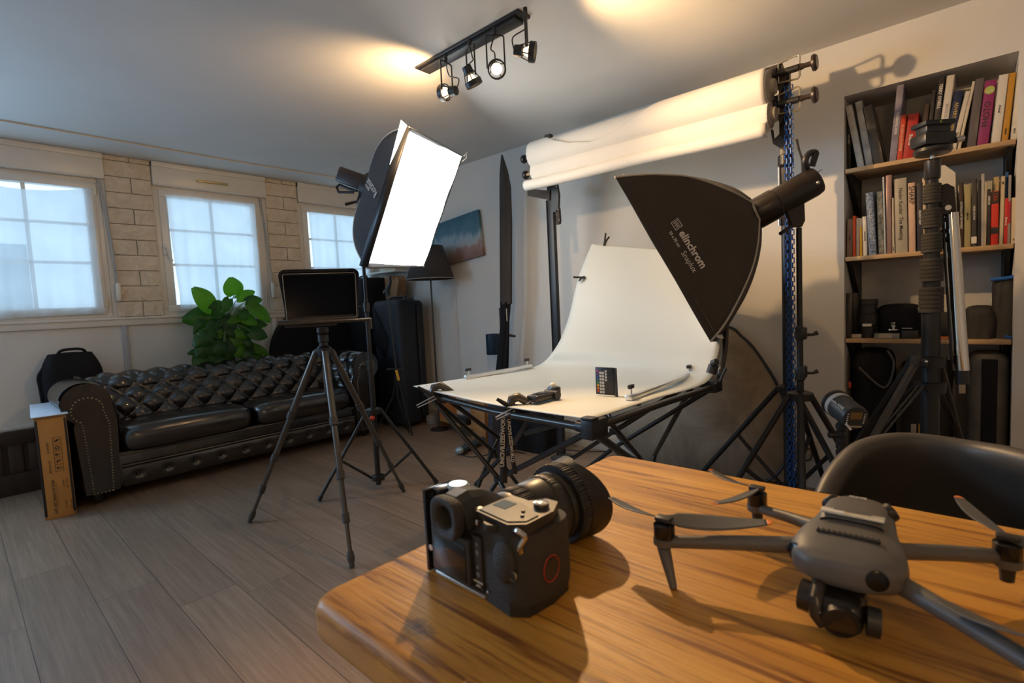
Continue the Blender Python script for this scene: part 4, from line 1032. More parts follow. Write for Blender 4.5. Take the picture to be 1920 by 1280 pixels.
# paper rolls
def roll(zl, zr, r, lab, flap, knoby):
    xl, xr = lpx+0.0-0.045, rpx-0.045; y = PY_-0.06-r*0.55
    t = thing('paper_roll', lab, 'paper roll', (0.5*(xl+xr), y, (zl+zr)/2), 'background paper rolls')
    a, b = V((xl, y, zl)), V((xr, y, zr))
    M = along(a, b, (0, 0, 1)); Lh = (b-a).length
    s_ = random.random()*20
    def f(u, v):
        th = 2*PI*u; rr_ = r*(1+0.02*noise.noise(V((math.cos(th), math.sin(th), v*3+s_))))
        return M @ V((math.cos(th)*rr_, math.sin(th)*rr_, v*Lh))
    MB().grid(f, 40, 40, cu=True).build('paper', M_paper, t, ang=80)
    for e in (a, b): MB().cyl(e-(b-a).normalized()*0.004, e+(b-a).normalized()*0.004, r*0.985, n=36).build('roll_end', M_paper, t)
    flap(t, M, Lh, r)
    # left end holder and knob
    d = (a-b).normalized()
    MB().tube([a, a+d*0.03], [0.03, 0.026], 14).build('expander', M_black, t)
    MB().tube([a+d*0.03, a+d*0.085], 0.010, 10).build('knob_shaft', M_black if knoby else mat('tan_spindle', (0.45, 0.32, 0.18), .5), t)
    MB().tube([a+d*0.085, a+d*0.098, a+d*0.112], [0.026, 0.030, 0.022], 18).build('knob', M_black, t)
    for sgn_ in (-1, 1): MB().tube([a+d*0.02, a+d*0.022+V((0, 0, sgn_*0.038))], 0.008, 8).build('expander_jaw', M_black, t)
    MB().lathe(along(b, b+(b-a)), [(0.0, 0), (r*0.9, 0.0), (r*0.92, 0.006), (0.04, 0.012), (0.035, 0.03), (0.0, 0.03)], 32).build('end_disc', mat('beige_disc', (0.35, 0.31, 0.25), .5), t)
    return a, b
def flap_torn(t, M, Lh, r):
    # outer torn sheet wrapping the lower front, ragged edge
    def f(u, v):
        edge = -0.30+0.55*max(0, 1-abs(u-0.33)/0.30)*math.sin(min(1, v*1)*PI/2)*0
        th0 = rad(205); top = rad(18+96*max(0, math.sin((u-0.08)/0.56*PI))**0.8*(1 if 0.08 < u < 0.64 else 0)+7*noise.noise(V((u*16, 3, 1))))
        th = th0+(top-th0)*v
        return M @ V((math.cos(th+PI/2)*(r+0.011), math.sin(th+PI/2)*(r+0.011), u*Lh))
    MB().grid(f, 70, 30).build('torn_sheet', M_paper, t, thick=0.0012, ang=80)
def flap_tail(t, M, Lh, r):
    def f(u, v):
        if v < 0.5: th = rad(-60)+rad(200)*(v/0.5)*-1; return M @ V((math.cos(th)*(r+0.006), math.sin(th)*(r+0.006), u*Lh))
        th = rad(-260); p = V((math.cos(th)*(r+0.006), math.sin(th)*(r+0.006), 0)); k = (v-0.5)/0.5
        return M @ V((p.x, p.y, u*Lh))
    # loose tail rolled under the roll
    a = []; 
    def g(u, v):
        ang_ = rad(-60-300*v); R = 0.030+0.010*v
        w = (1-u)*0.012
        return M @ V((0.0, 0, u*(Lh+0.06)-0.06)) + V((0, math.cos(ang_)*R-0.045, math.sin(ang_)*R-r*0.98-0.012-w-0.01*math.sin(u*9)*0.4))
    MB().grid(g, 60, 18).build('loose_tail', M_paper, t, thick=0.001, ang=80)
z1l, z1r = Py(1003, 293, PY_-.1).z, Py(1440, 166, PY_-.1).z
z2l, z2r = Py(1000, 322, PY_-.1).z-0.008, Py(1437, 216, PY_-.1).z-0.005
roll(z1l, z1r, 0.082, 'upper white background paper roll with a torn outer sheet', flap_torn, True)
roll(z2l, z2r, 0.066, 'lower white background paper roll with a loose tail', flap_tail, False)

# hooped textured backdrop leaning on the wall
def bd_mat():
    m, N, L, b = nt('mottled_concrete_cloth'); tc = N.new('ShaderNodeTexCoord'); g = N.new('ShaderNodeTexNoise'); g.inputs['Scale'].default_value = 3.2; g.inputs['Detail'].default_value = 9; g.inputs['Roughness'].default_value = .7; g.inputs['Distortion'].default_value = .7
    L.new(tc.outputs['Object'], g.inputs['Vector']); L.new(ramp(N, L, g.outputs['Fac'], [(0.3, (0.20, 0.155, 0.105)), (0.5, (0.34, 0.27, 0.19)), (0.7, (0.47, 0.40, 0.30))]), b.inputs['Base Color']); b.inputs['Roughness'].default_value = .85; return m
hy0 = 3.07
h1, h2, h3 = Py(1360, 612, hy0+.1), Py(1418, 664, hy0+.06), Py(1466, 745, hy0+.04)
t = thing('pop_up_backdrop', 'mottled brown grey pop-up backdrop with black hoop leaning on the back wall', 'backdrop', ((h1.x-1.9)/2, hy0, 0))
bdp = [(-1.62, 0.02), (-1.84, 0.16), (-1.93, 0.42), (-1.88, 0.68), (-1.70, 0.88), (-1.42, h1.z+0.02), (h1.x, h1.z), ((h1.x+h2.x)/2-0.0, (h1.z+h2.z)/2+0.02), (h2.x, h2.z), (h3.x, h3.z), (h3.x+0.05, h3.z-0.24), (h3.x+0.02, 0.16), (h3.x-0.10, 0.03), (-1.2, 0.01)]
cl = spline([V((x, 0, z)) for x, z in bdp]+[V((bdp[0][0], 0, bdp[0][1]))], 5)[:-1]
def bd3(p): return V((p.x, hy0+0.11*p.z/0.9, p.z))
cc_ = V((-1.35, 0, 0.45)); m = MB(); ctrv = m.bm.verts.new(bd3(cc_)); ring_ = [m.bm.verts.new(bd3(p)) for p in cl]
for i in range(len(ring_)): m._f([ctrv, ring_[i], ring_[(i+1) % len(ring_)]])
m.build('backdrop_cloth', bd_mat(), t, thick=0.004, ang=80)
MB().tube([bd3(p) for p in cl], 0.008, 8, closed=True).build('hoop', M_black, t)

# ================================================================ SHOOTING TABLE
TZ = 0.75
tA, tB, tC, tD = [Pz(*p, TZ) for p in [(806, 731), (1107, 790), (1338, 713), (1002, 688)]]
st_ = thing('shooting_table', 'white curved product shooting table on folding tube legs', 'table', tuple(((tA+tB+tC+tD)/4).to_2d())+(0,))
# sheet: rows from front lip to the top, each row left and right points
lf = [Pz(767, 723, TZ+0.012), Pz(830, 722, TZ+0.002)]
L_edge = [Pz(775, 724, TZ+0.012), Pz(905, 704, TZ), tD+V((0, 0, 0.0)), Py(1040, 655, 2.36), Py(1065, 600, 2.50), Py(1085, 520, 2.66), Py(1110, 457, 2.80)]
R_edge = [Pz(1108, 786, TZ+0.008), Pz(1225, 748, TZ), Pz(1325, 716, TZ), Py(1345, 668, 2.30), Py(1352, 620, 2.42), Py(1350, 540, 2.58), Py(1345, 475, 2.72)]
LS, RS = spline(L_edge, 10), spline(R_edge, 10)
def sheet(u, v):
    k = v*(len(LS)-1); i = min(int(k), len(LS)-2); f = k-i
    a, b = lerp(LS[i], LS[i+1], f), lerp(RS[i], RS[i+1], f); p = lerp(a, b, u)
    if v < 0.35: p = p-V((0, 0, 0.022*math.sin(PI*u)*(1-v/0.35)*(1 if v > 0.02 else 1)))*(0.6)
    return p
MB().grid(sheet, 30, 60).build('acrylic_sheet', M_sheet, st_, thick=0.003, ang=80)
zr = V((0, 0, -0.022))
fr_ = []
m = MB(); m.tube([tA+zr+(tA-tB).normalized()*0.03, lerp(tA, tB, .5)+zr*1.6, tB+zr], 0.0125, 10); m.build('front_rail', M_graph, st_)
m = MB(); m.tube(spline([tB+zr, lerp(tB, tC, .5)+zr, tC+zr, Py(1352, 690, 2.26), Py(1360, 640, 2.42), Py(1362, 560, 2.6)], 8), 0.013, 10); m.build('side_rail', M_graph, st_)
m = MB(); m.tube(spline([tA+zr, lerp(tA, tD, .5)+zr, tD+zr, Py(1034, 668, 2.38)+V((0, .02, 0)), Py(1062, 605, 2.53)+V((0, .03, 0)), Py(1083, 525, 2.69)+V((0, .03, 0)), Py(1106, 470, 2.82)+V((0, .03, 0))], 8), 0.011, 10); m.build('side_rail', M_graph, st_)
m = MB(); m.tube([tD+zr, tC+zr], 0.012, 10); m.build('rear_rail', M_graph, st_)
# rear upper frame bar
m = MB(); m.tube([Py(1106, 470, 2.84), Py(1345, 480, 2.76)], 0.011, 10); m.build('top_bar', M_graph, st_)
# scissor legs and hubs
def hubm(p, r=0.022): MB().lathe(T(p.x, p.y, p.z-0.014), [(0.006, 0), (r, 0.004), (r, 0.024), (0.006, 0.028)], 14).build('hub', M_black, st_)
top_z = TZ-0.03
cA, cB, cC, cD = [V((p.x, p.y, top_z)) for p in (tA, tB, tC, tD)]
def down(a, z): return V((a.x, a.y, z))
gA, gB, gC, gD = [down(p, 0.0) for p in (cA, cB, cC, cD)]
ctr4 = (cA+cB+cC+cD)/4
feet4 = [lerp(gA, gB, 0.10), lerp(gB, gA, 0.10), lerp(gC, gD, 0.10), lerp(gD, gC, 0.10)]
mid = lambda a, b, z: V(((a.x+b.x)/2, (a.y+b.y)/2, z))
Hf = Pz(935, 897, 0.36); Hf = V((Hf.x, Hf.y, 0.36)); Hb = mid(cC, cD, 0.36); Hl = mid(cA, cD, 0.36); Hr = Pz(1152, 808, 0.55)
def leg(a, b, r=0.011, name='leg'): MB().tube([a, b], r, 10).build(name, M_graph, st_)
for (p, H, foot) in ((cA, Hf, feet4[1]), (cB, Hf, feet4[0]), (cC, Hb, feet4[3]), (cD, Hb, feet4[2]), (cA, Hl, lerp(gD, gA, .15)), (cD, Hl, lerp(gA, gD, .15))):
    leg(p, H); leg(H, V((foot.x, foot.y, 0.008)))
hubm(Hf); hubm(Hb); hubm(Hl); hubm(Hr)
leg(cB, Pz(1218, 884, 0.25), 0.014); leg(Pz(1286, 724, TZ-0.02), Hr, 0.011); leg(Hr, Pz(1060, 868, 0.28), 0.010); leg(Pz(1295, 728, TZ-0.04), Pz(1228, 852, 0.18), 0.0125); leg(Pz(1132, 778, TZ-.03), Pz(1212, 872, 0.30), 0.010)
leg(Pz(1218, 884, 0.25), Pz(1218, 884, 0.25)+V((0.12, 0.10, -0.245)), 0.014); leg(Pz(1228, 852, 0.18), Pz(1228, 852, 0.18)+V((-0.03, -0.05, -0.175)), 0.0125)
leg(Pz(1003, 768, TZ-0.06), Pz(958, 838, 0.45), 0.010); leg(Pz(958, 838, 0.45), Pz(892, 908, 0.2), 0.011); leg(Pz(836, 746, TZ-.05), Pz(938, 822, 0.45), 0.011)
hubm(Pz(960, 838, 0.45)); hubm(Pz(1062, 795, 0.66), 0.018)
leg(Pz(1062, 792, 0.66), Pz(985, 812, 0.56), 0.010); leg(Pz(1020, 768, TZ-.06), Pz(1048, 790, 0.68), 0.008)
# corner block
uX = (tC-tB).normalized(); MB().box(frame(tB+uX*0.02-V((0, 0, 0.024)), uX, V((0, 0, 1))), 0.085, 0.060, 0.045, 0.004).build('corner_block', M_black, st_)
MB().box(frame(tB-uX*0.003+V((0, 0, 0.010)), uX, V((0, 0, 1))), 0.034, 0.010, 0.045, 0.003).build('block_lip', M_black, st_)
MB().tube([tB+zr+(tA-tB).normalized()*0.055, tB+zr+(tA-tB).normalized()*0.02], 0.018, 10).build('rail_socket', M_black, st_)
# rear corner joint with levers
jt = tC+zr
MB().box(frame(jt, uX, V((0, 0, 1))), 0.075, 0.055, 0.05, 0.006).build('rear_joint', M_black, st_)
l1, l2 = W(1343, 716, 2.05), W(1361, 690, 2.02)
MB().tube([jt, l1+V((0.005, 0, 0)), W(1348, 717, 2.05), l2], 0.006, 8).build('lever', M_black, st_)
MB().tube([W(1333, 700, 2.12), W(1338, 684, 2.12)], 0.020, 10).build('hinge_sleeve', M_black, st_)
MB().tube([W(1336, 681, 2.10), W(1344, 678, 2.08)], 0.014, 10).build('hinge_knob', M_black, st_)
# clamping strips with knobs
def strip(a, b, k0, k1, wdt_, name='clamping_strip'):
    d = (b-a).normalized(); MB().box(frame((a+b)/2+V((0, 0, 0.011)), d, V((0, 0, 1)).cross(d)), (b-a).length, wdt_*1.25, 0.018, 0.002).build(name, M_alu, st_)
    for p in (k0, k1):
        MB().box(frame(p+V((0, 0, 0.016)), d, V((0, 0, 1)).cross(d)), 0.055, 0.022, 0.012, 0.003).build('strip_end', M_alu, st_)
        MB().cyl(p+V((0, 0, 0.02)), p+V((0, 0, 0.045)), 0.004).build('bolt', M_alu, st_)
        MB().box(frame(p+V((0, 0, 0.050)), d, V((0, 0, 1)).cross(d)), 0.034, 0.014, 0.015, 0.003).build('knob', M_black, st_)
sa, sb = Pz(872, 712, TZ), Pz(996, 689, TZ); strip(sa, sb, lerp(sa, sb, .05), lerp(sa, sb, .93), 0.018)
sa, sb = Pz(1178, 752, TZ), Pz(1296, 706, TZ); strip(sa, sb, lerp(sa, sb, 0.04), lerp(sa, sb, .96), 0.022)
for p, w_ in ((Pz(1190, 750, TZ-0.008), 0.034), (Pz(1295, 707, TZ-0.01), 0.026)):
    MB().box(frame(p, uX, V((0, 0, 1))), w_, 0.042, 0.036, 0.002).build('strip_hook', M_alu, st_)
# spring clamps
def aclamp(c, px0, px1, lab):
    t = thing('spring_clamp', lab, 'clamp', tuple(c), 'small clamps on the white sheet')
    x, u = V(CM[0]), -V(CM[1])
    def s(a, b, z=0): return c+x*a+u*b-V(CM[2])*z
    MB().tube([s(*p) for p in px0], [0.006]*len(px0), 8).build('jaw', M_black, t); MB().tube([s(*p) for p in px1], [0.006]*len(px1), 8).build('handle', M_black, t)
aclamp(Py(1134, 452, 2.79), [(-0.005, -0.03, 0), (0.0, 0.0, 0), (0.005, 0.05, 0)], [(-0.004, -0.028, .01), (0.010, 0.005, .01), (0.026, 0.025, .01)], 'black spring clamp on the top edge of the white sheet')
aclamp(Py(1090, 520, 2.64), [(0.022, 0.004, 0), (0.0, 0.0, 0), (-0.05, 0.002, 0)], [(0.02, -0.002, .01), (0.0, -0.004, .01), (-0.016, -0.022, .01)], 'black spring clamp on the left edge of the white sheet')
def gclamp(cpx, d, lab, prints=False):
    c = W(cpx[0], cpx[1], d); t = thing('multi_clamp', lab, 'clamp', tuple(c), 'grey clamps on the front rail')
    x, u = V(CM[0]), -V(CM[1]); S = d/F_PX
    def s(a, b, z=0.0): return c+x*a*S-u*b*S-V(CM[2])*z
    m = MB(); m.tube([s(-8, 10), s(-16, 2), s(-12, -12), s(0, -16), s(14, -8), s(24, -4)], [0.014, 0.018, 0.018, 0.017, 0.014, 0.008], 10); m.build('jaw', M_carbon, t)
    m = MB(); m.tube([s(-6, 8), s(8, 10), s(16, 5)], [0.02, 0.02, 0.012], 10); m.build('lower_jaw', M_blackm, t)
    m = MB(); m.tube([s(-14, 2, .02), s(-30, -8, .03), s(-40, -14, .03)], [0.010, 0.008, 0.006], 8); m.build('grip', M_blackm, t)
    m = MB(); m.tube([s(-6, 8, .03), s(-40, 24, .035), s(-42, 20, .035), s(-10, 3, .03)], 0.0028, 6, closed=True); m.build('wire_handle', M_alu, t)
gclamp((826, 738), 2.27, 'grey multi clamp gripping the left front corner of the white table')
gclamp((972, 760), 1.90, 'grey multi clamp on the front rail above the hanging lanyard')

# light meter with lanyard
S = 2.10/F_PX
c = Pz(1030, 752, TZ+0.0); 
mx0, mx1 = Pz(996, 757, TZ+0.002), Pz(1052, 742, TZ+0.002)
dm = (mx1-mx0).normalized(); per_ = V((0, 0, 1)).cross(dm)
t = thing('light_meter', 'handheld grey light meter with a white dome lying on the table', 'light meter', tuple((mx0+mx1)/2))
Mm = frame(mx0, dm, per_)
MB().box(Mm @ T(0.062, 0, 0.017), 0.118, 0.055, 0.026, 0.008, 3).build('body', M_graph, t)
MB().box(Mm @ T(0.055, 0, 0.031), 0.050, 0.034, 0.003, 0.001).build('display', M_gloss, t)
MB().cyl(Mm @ V((0.118, -0.035, 0.016)), Mm @ V((0.118, 0.025, 0.016)), 0.018).build('dial', M_black, t)
MB().box(Mm @ T(0.138, 0, 0.030), 0.036, 0.046, 0.030, 0.008).build('head', M_graph, t)
MB().ball((0.132, 0, 0.048), 0.013, M=Mm).build('dome', mat('milky_dome', (0.75, 0.72, 0.6), .4), t)
m = MB(); kk = spline([Mm @ V((0.0, 0, 0.012)), Mm @ V((-0.02, 0.0, 0.006)), W(978, 757, 1.95)], 5)
for i in range(len(kk)-1): m.tube([kk[i], kk[i+1]], 0.0018, 5)
m.build('ring_chain', M_alu, t)
lyd = thing('lanyard', 'black lanyard with cream block lettering hanging from the front rail', 'lanyard', tuple(W(948, 770, 1.93)))
def ribbon(pts, w, name):
    pts = [V(p) for p in pts]; x = V(CM[0]); m = MB(); sp_ = spline(pts, 6)
    m.grid(lambda u, v: sp_[min(int(round(v*(len(sp_)-1))), len(sp_)-1)]+x*(u-0.5)*w, 2, len(sp_)-1); return m.build(name, M_black, lyd, thick=0.0015)
d0 = 1.92
ribbon([W(946, 766, d0), W(945, 800, d0), W(942, 840, d0), W(944, 880, d0), W(945, 905, d0)], 0.026, 'strap')
ribbon([W(950, 768, d0-.02), W(952, 800, d0-.01), W(957, 838, d0-.0), W(963, 870, d0), W(966, 888, d0)], 0.017, 'strap')
xx, uu = V(CM[0]), -V(CM[1])
ya = uu*1.0
text('lettering', 'UNCIVILIZEDWORLD', frame(W(943, 823, d0-0.008), uu+xx*0.02, -xx), 0.0215, mat('cream_print', (0.85, 0.74, 0.58), .7), lyd, bold=0.0006, sx=1.0)
text('lettering', 'UNCIVILIZEDWORLD', frame(W(957.5, 826, d0-0.018), -uu+xx*0.10, xx), 0.0165, MATS['cream_print'], lyd, bold=0.0005, sx=1.02)
ribbon([W(957, 757, d0-.03), W(966, 759, d0-.03), W(962, 768, d0-.03)], 0.03, 'loop')
# colour checker card
a, b = Pz(1119, 738, TZ+0.003), Pz(1156, 741, TZ+0.003)
ux_ = (b-a).normalized(); cw, chh = (b-a).length, 0.107
t = thing('colour_chart', 'open black colour calibration chart standing on the white table', 'colour chart', tuple((a+b)/2))
Mc = frame(a, ux_, V((0, 0, 1))); front = -1 if Mc.col[2].to_3d().dot(CO-a) < 0 else 1
def cbox(x0, x1, y0, y1, z0, z1, mm, nm): return MB().box(Mc @ T((x0+x1)/2, (y0+y1)/2, front*(z0+z1)/2), x1-x0, y1-y0, abs(z1-z0), 0.0008).build(nm, mm, t)
cbox(0, cw-0.006, 0.0, chh, 0, 0.006, M_black, 'case')
MB().box(frame(b-ux_*0.002+V((0, 0, chh/2-0.004)), V(CM[2])*-1+ux_*0.25, V((0, 0, 1))), 0.03, chh+0.006, 0.004, 0.001).build('cover', M_black, t)
cols_ = [(.55, .05, .22), (.22, .05, .30), (.02, .08, .42), (.02, .16, .36), (.02, .28, .06), (.75, .45, .02), (.80, .25, .02), (.60, .04, .01)]
for i, cc in enumerate(cols_): y = chh*0.90-i*chh*0.104; cbox(0.007, 0.0145, y-0.0085, y, 0.006, 0.007, mat('patch_%d' % i, cc, .6, var=.02), 'patch')
mw = mat('patch_white', (.62, .58, .50), .6, var=.02)
for i in range(7):
    y = chh*0.84-i*chh*0.117
    for x in (0.018, 0.029): cbox(x, x+0.0095, y-0.0095, y, 0.006, 0.007, mw, 'patch')
for i in range(4): y = chh*0.90-i*chh*0.105; cbox(0.042, 0.0505, y-0.0085, y, 0.006, 0.007, mw, 'patch')
# things under and behind the table
M_pine = wood_mat('orange_pine', (0.36, 0.15, 0.045), (0.50, 0.24, 0.08), (3, 3, 22))
k1, k2, k3 = Pz(821, 801, 0), Pz(892, 824, 0), Pz(918, 815, 0)
t = thing('pine_crate', 'orange pine open bench crate on the floor behind the white table legs', 'crate', tuple((k1+k2)/2))
u1 = (k2-k1); LW2 = u1.length; u1.normalize(); v1 = V((-u1.y, u1.x, 0));
if v1.dot(V(CM[2])) < 0: v1 = -v1
Mk = frame(k1, u1, v1)
def kb_(x0, x1, y0, y1, z0, z1, nm): MB().box(Mk @ T((x0+x1)/2, (y0+y1)/2, (z0+z1)/2), x1-x0, y1-y0, z1-z0, 0.002).build(nm, M_pine, t)
kb_(0.0, 0.022, 0, 0.36, 0.0, 0.34, 'side_panel'); kb_(LW2-0.06, LW2+0.16, 0.0, 0.022, 0.0, 0.36, 'front_panel'); kb_(0.0, LW2+0.16, 0.34, 0.36, 0.08, 0.34, 'back_panel'); kb_(0.0, LW2-0.03, 0.0, 0.34, 0.07, 0.092, 'shelf_board'); kb_(LW2+0.14, LW2+0.16, 0.0, 0.34, 0, 0.36, 'side_panel')
o = MB().box(Mk @ T(LW2*0.62, 0.16, 0.185), 0.20, 0.13, 0.184, 0.01).build('grey_box', mat('grey_plastic_box', (0.30, 0.31, 0.34), .5)); at_base(o, Mk @ V((LW2*0.62, 0.16, 0.093))); tag(o, 'pale grey box inside the pine crate', 'box')
o = MB().box(Mk @ T(LW2*0.56, 0.035, 0.125), 0.26, 0.06, 0.064, 0.006).build('power_brick', M_black); at_base(o, Mk @ V((LW2*.56, 0.035, 0.093))); tag(o, 'black power brick on the shelf of the pine crate', 'power brick')
m = MB()
g0 = Pz(812, 792, 0.0)
for i in range(3):
    tr_ = thing('tape_roll', ['grey tape roll lying on the floor left of the pine crate, bottom one', 'grey tape roll in the middle of the small stack left of the pine crate', 'grey tape roll on top of the small stack left of the pine crate'][i], 'tape roll', (g0.x-0.01*i, g0.y, 0.028*i), 'tape rolls')
    MB().lathe(T(g0.x-0.01*i, g0.y, 0.0285*i), [(0.038, 0), (0.065, 0), (0.065, 0.026), (0.038, 0.026), (0.038, 0)], 24, False, False).build('tape', mat('silver_grey_tape', (0.30, 0.29, 0.29), .4), tr_)
# blue grey panel and black bag
p0 = Pz(880, 852, 0)
o = MB().box(frame(V((p0.x+0.22, p0.y+0.12, 0.235)), V(CM[0])+V(CM[2])*0.5, (0.0, 0.12, 1)), 0.16, 0.46, 0.07, 0.006).build('navy_storage_binder', mat('navy_grey_board', (0.035, 0.038, 0.060), .6)); at_base(o, (p0.x+0.22, p0.y+0.12, 0)); tag(o, 'dark blue grey board case standing upright right of the pine crate', 'case')
t = thing('black_gear_bag', 'black fabric gear bag on the floor under the back of the white table', 'bag', (-2.55, 3.02, 0))
def gb(u, v):
    th = 2*PI*u; c, s = math.cos(th), math.sin(th); rr_ = (abs(c)**4+abs(s)**4)**-.25; k = 1-0.35*max(0, v-.6)/.4
    return (-2.52+c*rr_*0.20*k+.01*noise.noise(V((c*3, s*3, v*4))), 2.97+s*rr_*0.10*k, 0.36*v+0.02*noise.noise(V((c*2, s*2, 1)))*v)
mm_ = MB().grid(gb, 40, 16, cu=True); mm_.ball((-2.52, 2.97, 0.35), 0.14, (1, .5, .12)); mm_.build('body', M_fab, t, ang=80)
bt = Pz(880, 850, 0)
t = thing('sandal', 'pale blue grey strapped sandal shaped clamp on the floor', 'tool', tuple(Pz(868, 850, 0)))
e0, e1 = Pz(862, 852, 0.0), Pz(905, 832, 0.0)
MB().tube([e0+V((0, 0, .03)), lerp(e0, e1, .4)+V((0, 0, .035)), e1+V((0, 0, 0.035))], [0.028, 0.035, 0.03], 10).build('body', mat('blue_grey_plastic', (0.05, 0.075, 0.095), .35), t)
MB().ball(tuple(e0+V((0, 0, 0.032))), 0.032, (1.2, 1, .9)).build('front_cap', mat('pale_silver', (0.35, .42, .45), .3, .4), t)
for k in range(4): q = lerp(e0, e1, .2+.18*k)+V((0, 0, .035)); MB().tube([q-V(CM[0])*0.035, q+V((0, 0, .03)), q+V(CM[0])*0.035], 0.007, 6).build('strap', M_black, t)
t['label'] = 'dark blue grey strapped handheld tool lying on the floor under the white table'; t.name = 'strapped_hand_tool'
# cables on the floor
def cable(pts, lab, r=0.0035, mm=None):
    s = spline(pts, 6); o = MB().tube(s, r, 6).build('floor_cable', mm or M_black); at_base(o, pts[0]); tag(o, lab, 'cable'); return o
cable([Pz(x, y, 0.004) for x, y in ((878, 850), (868, 853), (882, 856), (905, 854), (932, 848), (960, 846), (985, 850))], 'black cable curling on the floor from the strapped tool')
cable([Pz(x, y, 0.004) for x, y in ((1015, 830), (1040, 838), (1075, 844), (1120, 846), (1175, 845), (1240, 850))], 'black cable along the floor at the foot of the back wall')
cable([Py(x, y, 3.18) for x, y in ((1018, 802), (1024, 815), (1016, 824), (1022, 833), (1036, 833))], 'thin black cable dropping beside the black gear bag')

# ================================================================ RIGHT SOFTBOX
E1, E2 = W(1153, 332, 1.96), W(1332, 640, 1.96)
ed = (E2-E1); eL = ed.length; ed.normalize()
fw = V(CM[2]); perp = fw-ed*fw.dot(ed); perp.normalize()                       # away from the viewer
perp = (perp+V(CM[0])*0.06).normalized()
FF = [E1, E2, W(1350, 640, 2.49), W(1176, 339, 2.49)]
rc = W(1424, 403, 2.22)
t = thing('black_softbox', 'large black rectangular softbox with white lettering aimed at the white table', 'softbox', tuple(rc))
# side panels with strongly bowed rods traced from the real silhouette
ringc = rc; cen2 = sum(FF, V((0, 0, 0)))/4; ax2 = (cen2-ringc).normalized()
near_top = [W(*q) for q in ((1410, 380, 2.14), (1370, 358, 2.08), (1300, 333, 2.02), (1240, 327, 1.99), (1195, 328, 1.97), (1153, 332, 1.96))]
near_bot = [W(*q) for q in ((1424, 412, 2.14), (1421, 455, 2.12), (1411, 500, 2.07), (1390, 550, 2.02), (1360, 605, 1.98), (1332, 640, 1.96))]
far_top = [W(*q) for q in ((1408, 372, 2.30), (1372, 350, 2.38), (1305, 332, 2.45), (1250, 330, 2.47), (1200, 333, 2.48), (1170, 338, 2.49))]
far_bot = [W(*q) for q in ((1428, 410, 2.30), (1427, 460, 2.36), (1416, 510, 2.42), (1398, 555, 2.46), (1372, 600, 2.48), (1346, 640, 2.49))]
RODS = [spline(r, 6) for r in (near_top, near_bot, far_bot, far_top)]
for i in range(4):
    a, b = RODS[i], RODS[(i+1) % 4]; n_ = len(a)-1
    nn = 'side_panel'
    def f(u, v, a=a, b=b, i=i):
        k = min(int(round(v*n_)), n_); p = lerp(a[k], b[k], u)
        if i == 0: p = p-V(CM[2])*(0.006*noise.noise(V((u*4, v*3, 5)))+0.010*math.sin(PI*u)*math.sin(PI*v))
        return p
    if i == 0: near_panel = lambda u, v, f=f: f(u, v)
    MB().grid(f, 24, n_).build(nn, M_soft, t, thick=0.002, ang=80)
for i in (0, 1): MB().tube(RODS[i], 0.0045, 6).build('edge_binding', M_trim, t)
MB().tube([near_top[0], W(1416, 395, 2.12), near_bot[0]], 0.005, 6).build('edge_binding', M_trim, t)
# front diffuser recessed
def fd(u, v): return lerp(lerp(FF[0], FF[1], u), lerp(FF[3], FF[2], u), v)-ax2*0.03
MB().grid(fd, 12, 12).build('front_diffuser', mat('unlit_diffuser', (0.75, 0.75, 0.72), .8), t)
# lettering on the near panel
o_ = W(1289, 462, 1.985); xd = (W(1317, 502, 1.985)-W(1270, 428, 1.985)).normalized(); nrm = -V(CM[2]); nrm = (nrm-xd*nrm.dot(xd)).normalized(); yd = nrm.cross(xd)
def on(px, py, off=0.0): return W(px, py, 1.972-off)
MT = lambda px, py: on_surface(near_panel, px, py, 47, 74, 0.004)
text('lettering', 'elinchrom', MT(1298, 468), 0.047, M_tex, t, bold=0.0012, sx=0.86)
text('lettering', 'Snaplux', MT(1291, 491), 0.034, M_tex, t, sx=.86)
text('lettering', '53 x 75 cm', MT(1264, 449), 0.017, M_tex, t, bold=0.0004, sx=.9)
m = MB(); Ml = MT(1268, 421)
def lb(x0, x1, y0, y1): m.box(Ml @ T((x0+x1)/2, (y0+y1)/2, 0.0), x1-x0, y1-y0, 0.0008)
s_ = 0.018; w_ = 0.0022
for a, b, c3, d3 in ((-s_, s_, s_-w_, s_), (-s_, s_, -s_, -s_+w_), (-s_, -s_+w_, -s_, s_), (s_-w_, s_, -s_, s_), (-0.012, 0.012, -.0012, .0012), (-.0012, .0012, -.012, .012), (-.012, -.004, .005, .0072), (.004, .012, .005, .0072), (-.012, -.004, -.0072, -.005), (.004, .012, -.0072, -.005), (-.012, -.010, .003, .012), (.010, .012, .003, .012), (-.012, -.010, -.012, -.003), (.010, .012, -.012, -.003)): lb(a, b, c3, d3)
m.build('emblem', M_tex, t)
# flash tube body
a0, a1 = W(1412, 405, 2.22), W(1531, 338, 2.16)
t = thing('cylindrical_flash_head', 'large black cylindrical flash head behind the black softbox', 'flash', tuple((a0+a1)/2))
Mh = along(a0, a1); Lf = (a1-a0).length
MB().lathe(Mh, [(0.060, 0), (0.066, 0.01), (0.066, 0.10), (0.061, 0.105), (0.061, Lf-0.02), (0.057, Lf), (0.0, Lf)], 36).build('housing', mat('satin_black_body', (0.020, 0.015, 0.012), .30), t)
ruv = -V(CM[2]); 
for off in (-0.032, 0.030):
    p = a0+V(CM[1])*off*1.0-V(CM[2])*math.sqrt(max(0, 0.0615**2-off**2)); MB().tube([p+(a1-a0)*0.15, p+(a1-a0)*0.97], 0.0016, 5).build('body_seam', M_blackm, t)
MB().ball(tuple(a1-(a1-a0).normalized()*0.03-V(CM[2])*0.058+V(CM[1])*0.012), 0.008).build('button', M_alu, t)
